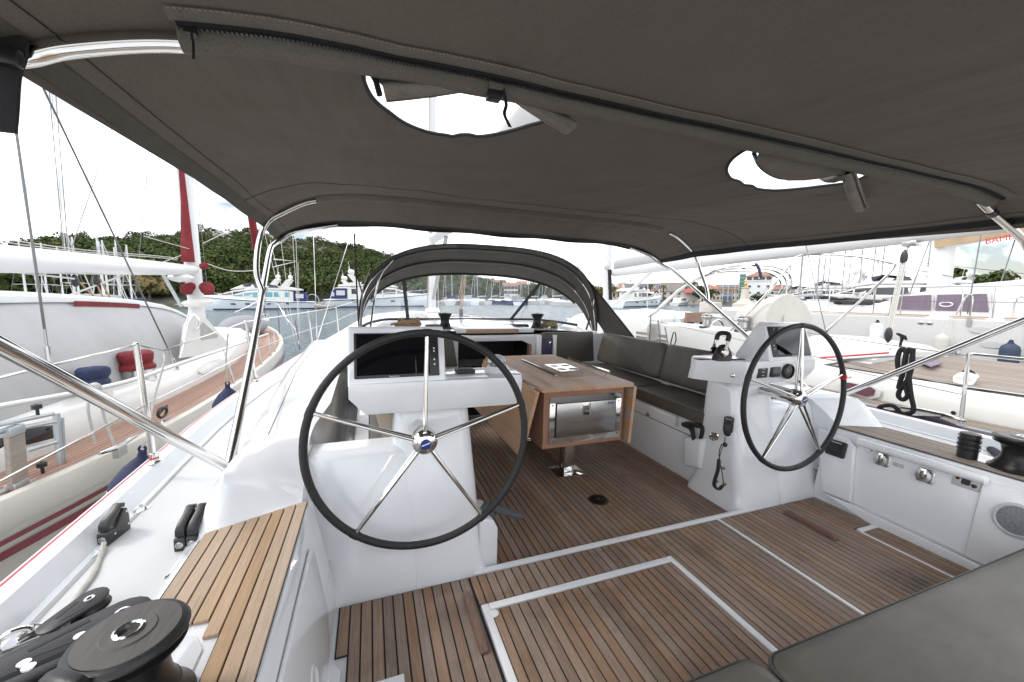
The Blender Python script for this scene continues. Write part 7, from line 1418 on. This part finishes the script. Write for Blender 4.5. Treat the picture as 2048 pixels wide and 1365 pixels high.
def building(px0, px1, dist, ytop, yroof, depth, lab, wallm, roofm=None, floors=2, nw=8, solar=False, arches=False, name='building', over=.5, roofk='gable', wk=(.45, .5)):
    a, d, n, L_ = oriented(px0, px1, dist); h_ = zat((px0+px1)/2, ytop, dist)-a.z; t = thing(name, lab, 'building', a+d*L_/2)
    def Q(u, v, z): return a+d*u+n*v+V((0, 0, z))
    obj('wall', M().prism([Q(0, 0, 0), Q(L_, 0, 0), Q(L_, depth, 0), Q(0, depth, 0)], (0, 0, h_)), wallm, t)
    rh = (zat((px0+px1)/2, yroof, dist)-a.z-h_) if yroof else 0
    if rh > 0:
        o = over
        if roofk == 'gable': m = M().loft([[Q(u, -o, h_), Q(u, depth/2, h_+rh), Q(u, depth+o, h_), Q(u, depth/2, h_-.05)] for u in (-o, L_+o)])
        else: m = M().add([Q(-o, -o, h_), Q(L_+o, -o, h_), Q(L_+o, depth+o, h_), Q(-o, depth+o, h_), Q(L_*.5-.01, depth/2, h_+rh), Q(L_*.5+.01, depth/2, h_+rh)], [(0, 1, 5, 4), (1, 2, 5), (2, 3, 4, 5), (3, 0, 4), (3, 2, 1, 0)])
        rf = obj('roof', m, roofm or ROOF, t, smooth=0)
        if solar:
            for i in range(solar):
                u0 = L_*(.12+.80*i/solar); u1 = u0+L_*.80/solar*.82; f = lambda u, k: Q(u, lerp(-o, depth/2, k), lerp(h_, h_+rh, k)+.12)
                obj('solar_panel', M().prism([f(u0, .2), f(u1, .2), f(u1, .85), f(u0, .85)], (0, 0, .08)), SOL, rf)
    fh = h_/floors
    for f in range(floors):
        for i in range(nw):
            u = L_*(i+.5)/nw; w2 = L_/nw*wk[0]/2; z0 = f*fh+fh*.28; z1 = z0+fh*wk[1]
            if arches and f == 0:
                pts_ = [Q(u-w2*1.3, -.06, 0), Q(u+w2*1.3, -.06, 0)]+[Q(u+w2*1.3*cos(q), -.06, fh*.45+w2*1.3*sin(q)) for q in np.linspace(0, pi, 9)]
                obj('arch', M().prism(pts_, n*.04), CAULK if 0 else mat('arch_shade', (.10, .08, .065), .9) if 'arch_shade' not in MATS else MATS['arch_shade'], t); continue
            wn = obj('window', M().prism([Q(u-w2*1.15, -.05, z0-.1), Q(u+w2*1.15, -.05, z0-.1), Q(u+w2*1.15, -.05, z1+.1), Q(u-w2*1.15, -.05, z1+.1)], n*.03), PLW, t); obj('pane', M().prism([Q(u-w2, -.09, z0), Q(u+w2, -.09, z0), Q(u+w2, -.09, z1), Q(u-w2, -.09, z1)], n*.03), GLSD, wn)
    return t, Q, L_, h_
building(1238, 1330, 150, 582, 566, 12, 'long cream arcaded building with red tiled roof and rows of solar panels', PL_, floors=2, nw=9, solar=5, arches=True)
building(1322, 1394, 143, 583, 564, 12, 'arcaded wing with grey tiled gable and red awnings beside the palms', PL_, floors=2, nw=5, arches=True, roofm=mat('roof_grey', (.22, .18, .16), .9, var=.3, vscale=.9))
building(1394, 1440, 140, 579, 567, 14, 'cream marina building with low red hip roof, left half', PL_, floors=2, nw=6, roofk='hip')
tb_, Q_, L2, h2 = building(1432, 1480, 134, 579, 568, 12, 'cream marina building with solar panels and blue shop front', PL_, floors=2, nw=6, solar=3); obj('shop_sign', M().prism([Q_(L2*.28, -.2, h2*.62), Q_(L2*.62, -.2, h2*.62), Q_(L2*.62, -.2, h2*.74), Q_(L2*.28, -.2, h2*.74)], (0, .05, 0)), PLW, tb_); words('sign_text', 'Marina', .9, Q_(L2*.45, -.26, h2*.68), Q_(1, 0, 0)-Q_(0, 0, 0), (0, 0, 1), BLUEP, tb_, .02); obj('shop_front', M().prism([Q_(L2*.25, -.3, .2), Q_(L2*.65, -.3, .2), Q_(L2*.65, -.3, h2*.42), Q_(L2*.25, -.3, h2*.42)], (0, .05, 0)), mat('blue_front', (.08, .14, .24), .3), tb_)
tw, Qt, Lt, ht = building(1489, 1544, 124, 553, 541, 8, 'white square harbour tower with red hip roof and open top storey', PLW, floors=4, nw=3, roofk='hip', name='tower', wk=(.3, .3), over=.3)
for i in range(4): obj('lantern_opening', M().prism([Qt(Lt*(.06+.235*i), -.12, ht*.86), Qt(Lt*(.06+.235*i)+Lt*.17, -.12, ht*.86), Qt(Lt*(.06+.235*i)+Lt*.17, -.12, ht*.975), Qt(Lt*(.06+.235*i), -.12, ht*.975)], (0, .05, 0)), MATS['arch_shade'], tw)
obj('belvedere_rail', M().prism([Qt(-.2, -.2, ht*.82), Qt(Lt+.2, -.2, ht*.82), Qt(Lt+.2, -.2, ht*.85), Qt(-.2, -.2, ht*.85)], (0, .1, 0)), PLW, tw)
a, d, n, L_ = oriented(1477, 1489, 126); gt = thing('glass_tower', 'narrow green glass lift tower beside the white tower', 'tower', a); hh = zat(1482, 548, 126)-a.z
for k in range(7): obj('glass_panel', M().prism([a, a+d*L_, a+d*L_+n*3, a+n*3], (0, 0, hh/7*.95)).xf(Matrix.Translation((0, 0, hh/7*k))), GREEN, gt)
obj('frame', M().tube([a+V((0, 0, 0))-n*.05, a+V((0, 0, hh))-n*.05], .12, 5).tube([a+d*L_-n*.05, a+d*L_+V((0, 0, hh))-n*.05], .12, 5), ALU, gt)
building(1540, 1576, 122, 580, 569, 9, 'low building with orange tiled roof right of the white tower', PLG, floors=2, nw=4)
building(1160, 1242, 190, 583, 576, 9, 'distant low cream terrace with red roof left of the arcaded building', PL_, floors=1, nw=9)
# monument in front of the tower
c = D(1490, 110, ZW+1.0); mo = thing('monument', 'pale stepped stone monument with golden figure on the quay corner', 'monument', c); s_ = 110/775.
obj('plinth', M().lathe([(2.6, -1.2), (2.5, -.2), (1.9, .0), (1.3, .6), (1.0, 1.0), (.75, 3.4), (.95, 3.55), (.95, 3.75), (.5, 3.75)], c, n=8), mat('monument_stone', (.62, .54, .45), .85), mo, smooth=20); obj('figure', M().lathe([(.35, 3.75), (.32, 4.3), (.4, 4.6), (.2, 4.95), (.2, 5.2), (.05, 5.4)], c, n=10).tube([c+V((0, 0, 4.5)), c+V((.7, 0, 5.0))], .12, 6), mat('gilded', (.55, .36, .08), .35, metal=.6), mo)
for px_, w3 in ((1445, 'left'), (1456, 'middle'), (1469, 'right')): c = D(px_, 118, ZW+1.1); f_ = thing('flagpole', w3+' one of three slim white flagpoles before the marina building', 'flagpole', c, 'flagpoles on the quay'); obj('pole', M().tube([c, c+V((0, 0, zat(px_, 570, 118)-c.z))], [.07, .04], 6), PLW, f_); obj('base', M().box(c+V((-.3, -.3, 0)), c+V((.3, .3, .3))), STONE, f_)
# palms and bushes on the quay
PALM = foliage('palm_foliage', (.045, .06, .02), (.09, .10, .035), (.12, .12, .05), .4)
def palm(px_, dist, h_, lab):
    p = D(px_, dist, ZW+1.1); t = thing('palm_tree', lab, 'palm tree', p, 'palms before the arcade'); obj('trunk', M().tube([p, p+V((.1, 0, h_*.5)), p+V((0, 0, h_))], [.22, .18, .2], 7), MATS['bark'], t); q = []
    top_ = p+V((0, 0, h_))
    for k in range(26):
        a = k*2.4; e = rnd.uniform(-.2, 1.0); L_ = rnd.uniform(1.3, 1.9); prev = top_
        for j in range(4):
            f = (j+1)/4; nx = top_+V((cos(a)*L_*f*cos(e), sin(a)*L_*f*cos(e), L_*f*sin(e)-1.3*f*f)); w_ = V((-sin(a), cos(a), 0))*.28*(1.1-f*.7); q += [prev-w_, nx-w_*.7, nx+w_*.7, prev+w_]; prev = nx
    quads_obj('fronds', np.array([tuple(v) for v in q]), PALM, t)
for i_, (px_, h_) in enumerate(((1240, 3.6), (1256, 4), (1284, 4.2), (1300, 5), (1326, 4.6), (1372, 5.2), (1386, 5.6))): palm(px_, 132, h_, ORD[i_]+' small palm from the left in the row before the arcaded building')
tree(1405, 118, 4.6, 2.6, 'round dark green tree on the quay beside the red awning', n=420)
for px_, d_, h_, r_ in ((1420, 120, 3.4, 1.8), (1515, 112, 2.6, 1.6), (1532, 112, 2.4, 1.5), (1388, 122, 2.6, 1.4)): tree(px_, d_, h_, r_, {1420: 'smaller dark green bush right of the round quay tree', 1515: 'low bush at the foot of the white tower, left one', 1532: 'low bush at the foot of the white tower, right one', 1388: 'low dark shrub left of the round quay tree'}[px_], n=260)
a, d, n, L_ = oriented(1368, 1396, 120); aw = thing('kiosk', 'quay kiosk with red sloping awning beside the round tree', 'kiosk', a); obj('box', M().prism([a, a+d*L_, a+d*L_+n*4, a+n*4], (0, 0, 2.4)), PLG, aw); obj('awning', M().prism([a-n*1.2+V((0, 0, 2.3)), a+n*4+V((0, 0, 3.4)), a+n*4+V((0, 0, 3.5)), a-n*1.2+V((0, 0, 2.4))], d*L_), PLR, aw)
# pines behind the catamaran
for i_, (px_, d_, h_, r_) in enumerate(((1895, 120, 9, 5), (1920, 125, 8, 4.5), (1965, 130, 8.5, 5), (1985, 128, 8, 4))): tree(px_, d_, h_-1.5, r_*.75, ORD[i_]+' dark green tree from the left behind the catamaran roof', group='trees behind the catamaran', n=420)
# houses on the far shore, seen through the spray hood window
def house(px0, px1, dist, yb, yt, yr, lab, wallm=None):
    a, d, n, L_ = oriented(px0, px1, dist); z0 = zat(px0, yb, dist); z1 = zat(px0, yt, dist); z2 = zat(px0, yr, dist); t = thing('house', lab, 'house', V((a.x, a.y, z0))); A0_ = V((a.x, a.y, z0)); 
    def Q(u, v, z): return A0_+d*u+n*v+V((0, 0, z))
    h_ = z1-z0; obj('wall', M().prism([Q(0, 0, -9), Q(L_, 0, -9), Q(L_, 9, -9), Q(0, 9, -9)], (0, 0, h_+9)), wallm or PLW, t); obj('roof', M().loft([[Q(u, -.5, h_), Q(u, 4.5, h_+z2-z1), Q(u, 9.5, h_)] for u in (-.5, L_+.5)]), ROOF, t, smooth=0)
    for f in (0, 1):
        for i in range(4):
            u = L_*(i+.5)/4; wn = obj('window', M().prism([Q(u-.8, -.1, h_*(.1+.48*f)), Q(u+.8, -.1, h_*(.1+.48*f)), Q(u+.8, -.1, h_*(.42+.48*f)), Q(u-.8, -.1, h_*(.42+.48*f))], n*.05), PLG, t); obj('pane', M().prism([Q(u-.6, -.14, h_*(.13+.48*f)), Q(u+.6, -.14, h_*(.13+.48*f)), Q(u+.6, -.14, h_*(.39+.48*f)), Q(u-.6, -.14, h_*(.39+.48*f))], n*.03), GLSD, wn)
    return t
house(1008, 1036, 168, 590, 571, 565, 'white house with red roof among the trees, seen through the spray hood window'); house(985, 1010, 205, 575, 564, 559, 'smaller white house higher up with red roof left of the other', PL_); house(1034, 1052, 190, 580, 568, 562, 'pale house with red roof partly behind masts, right of the white house', PL_)
# ---------------------------------------------------------------- our yacht lies heeled by about a degree
for o in BOAT: o.matrix_world = HEEL @ Matrix.Translation(o.location) @ o.rotation_euler.to_matrix().to_4x4()
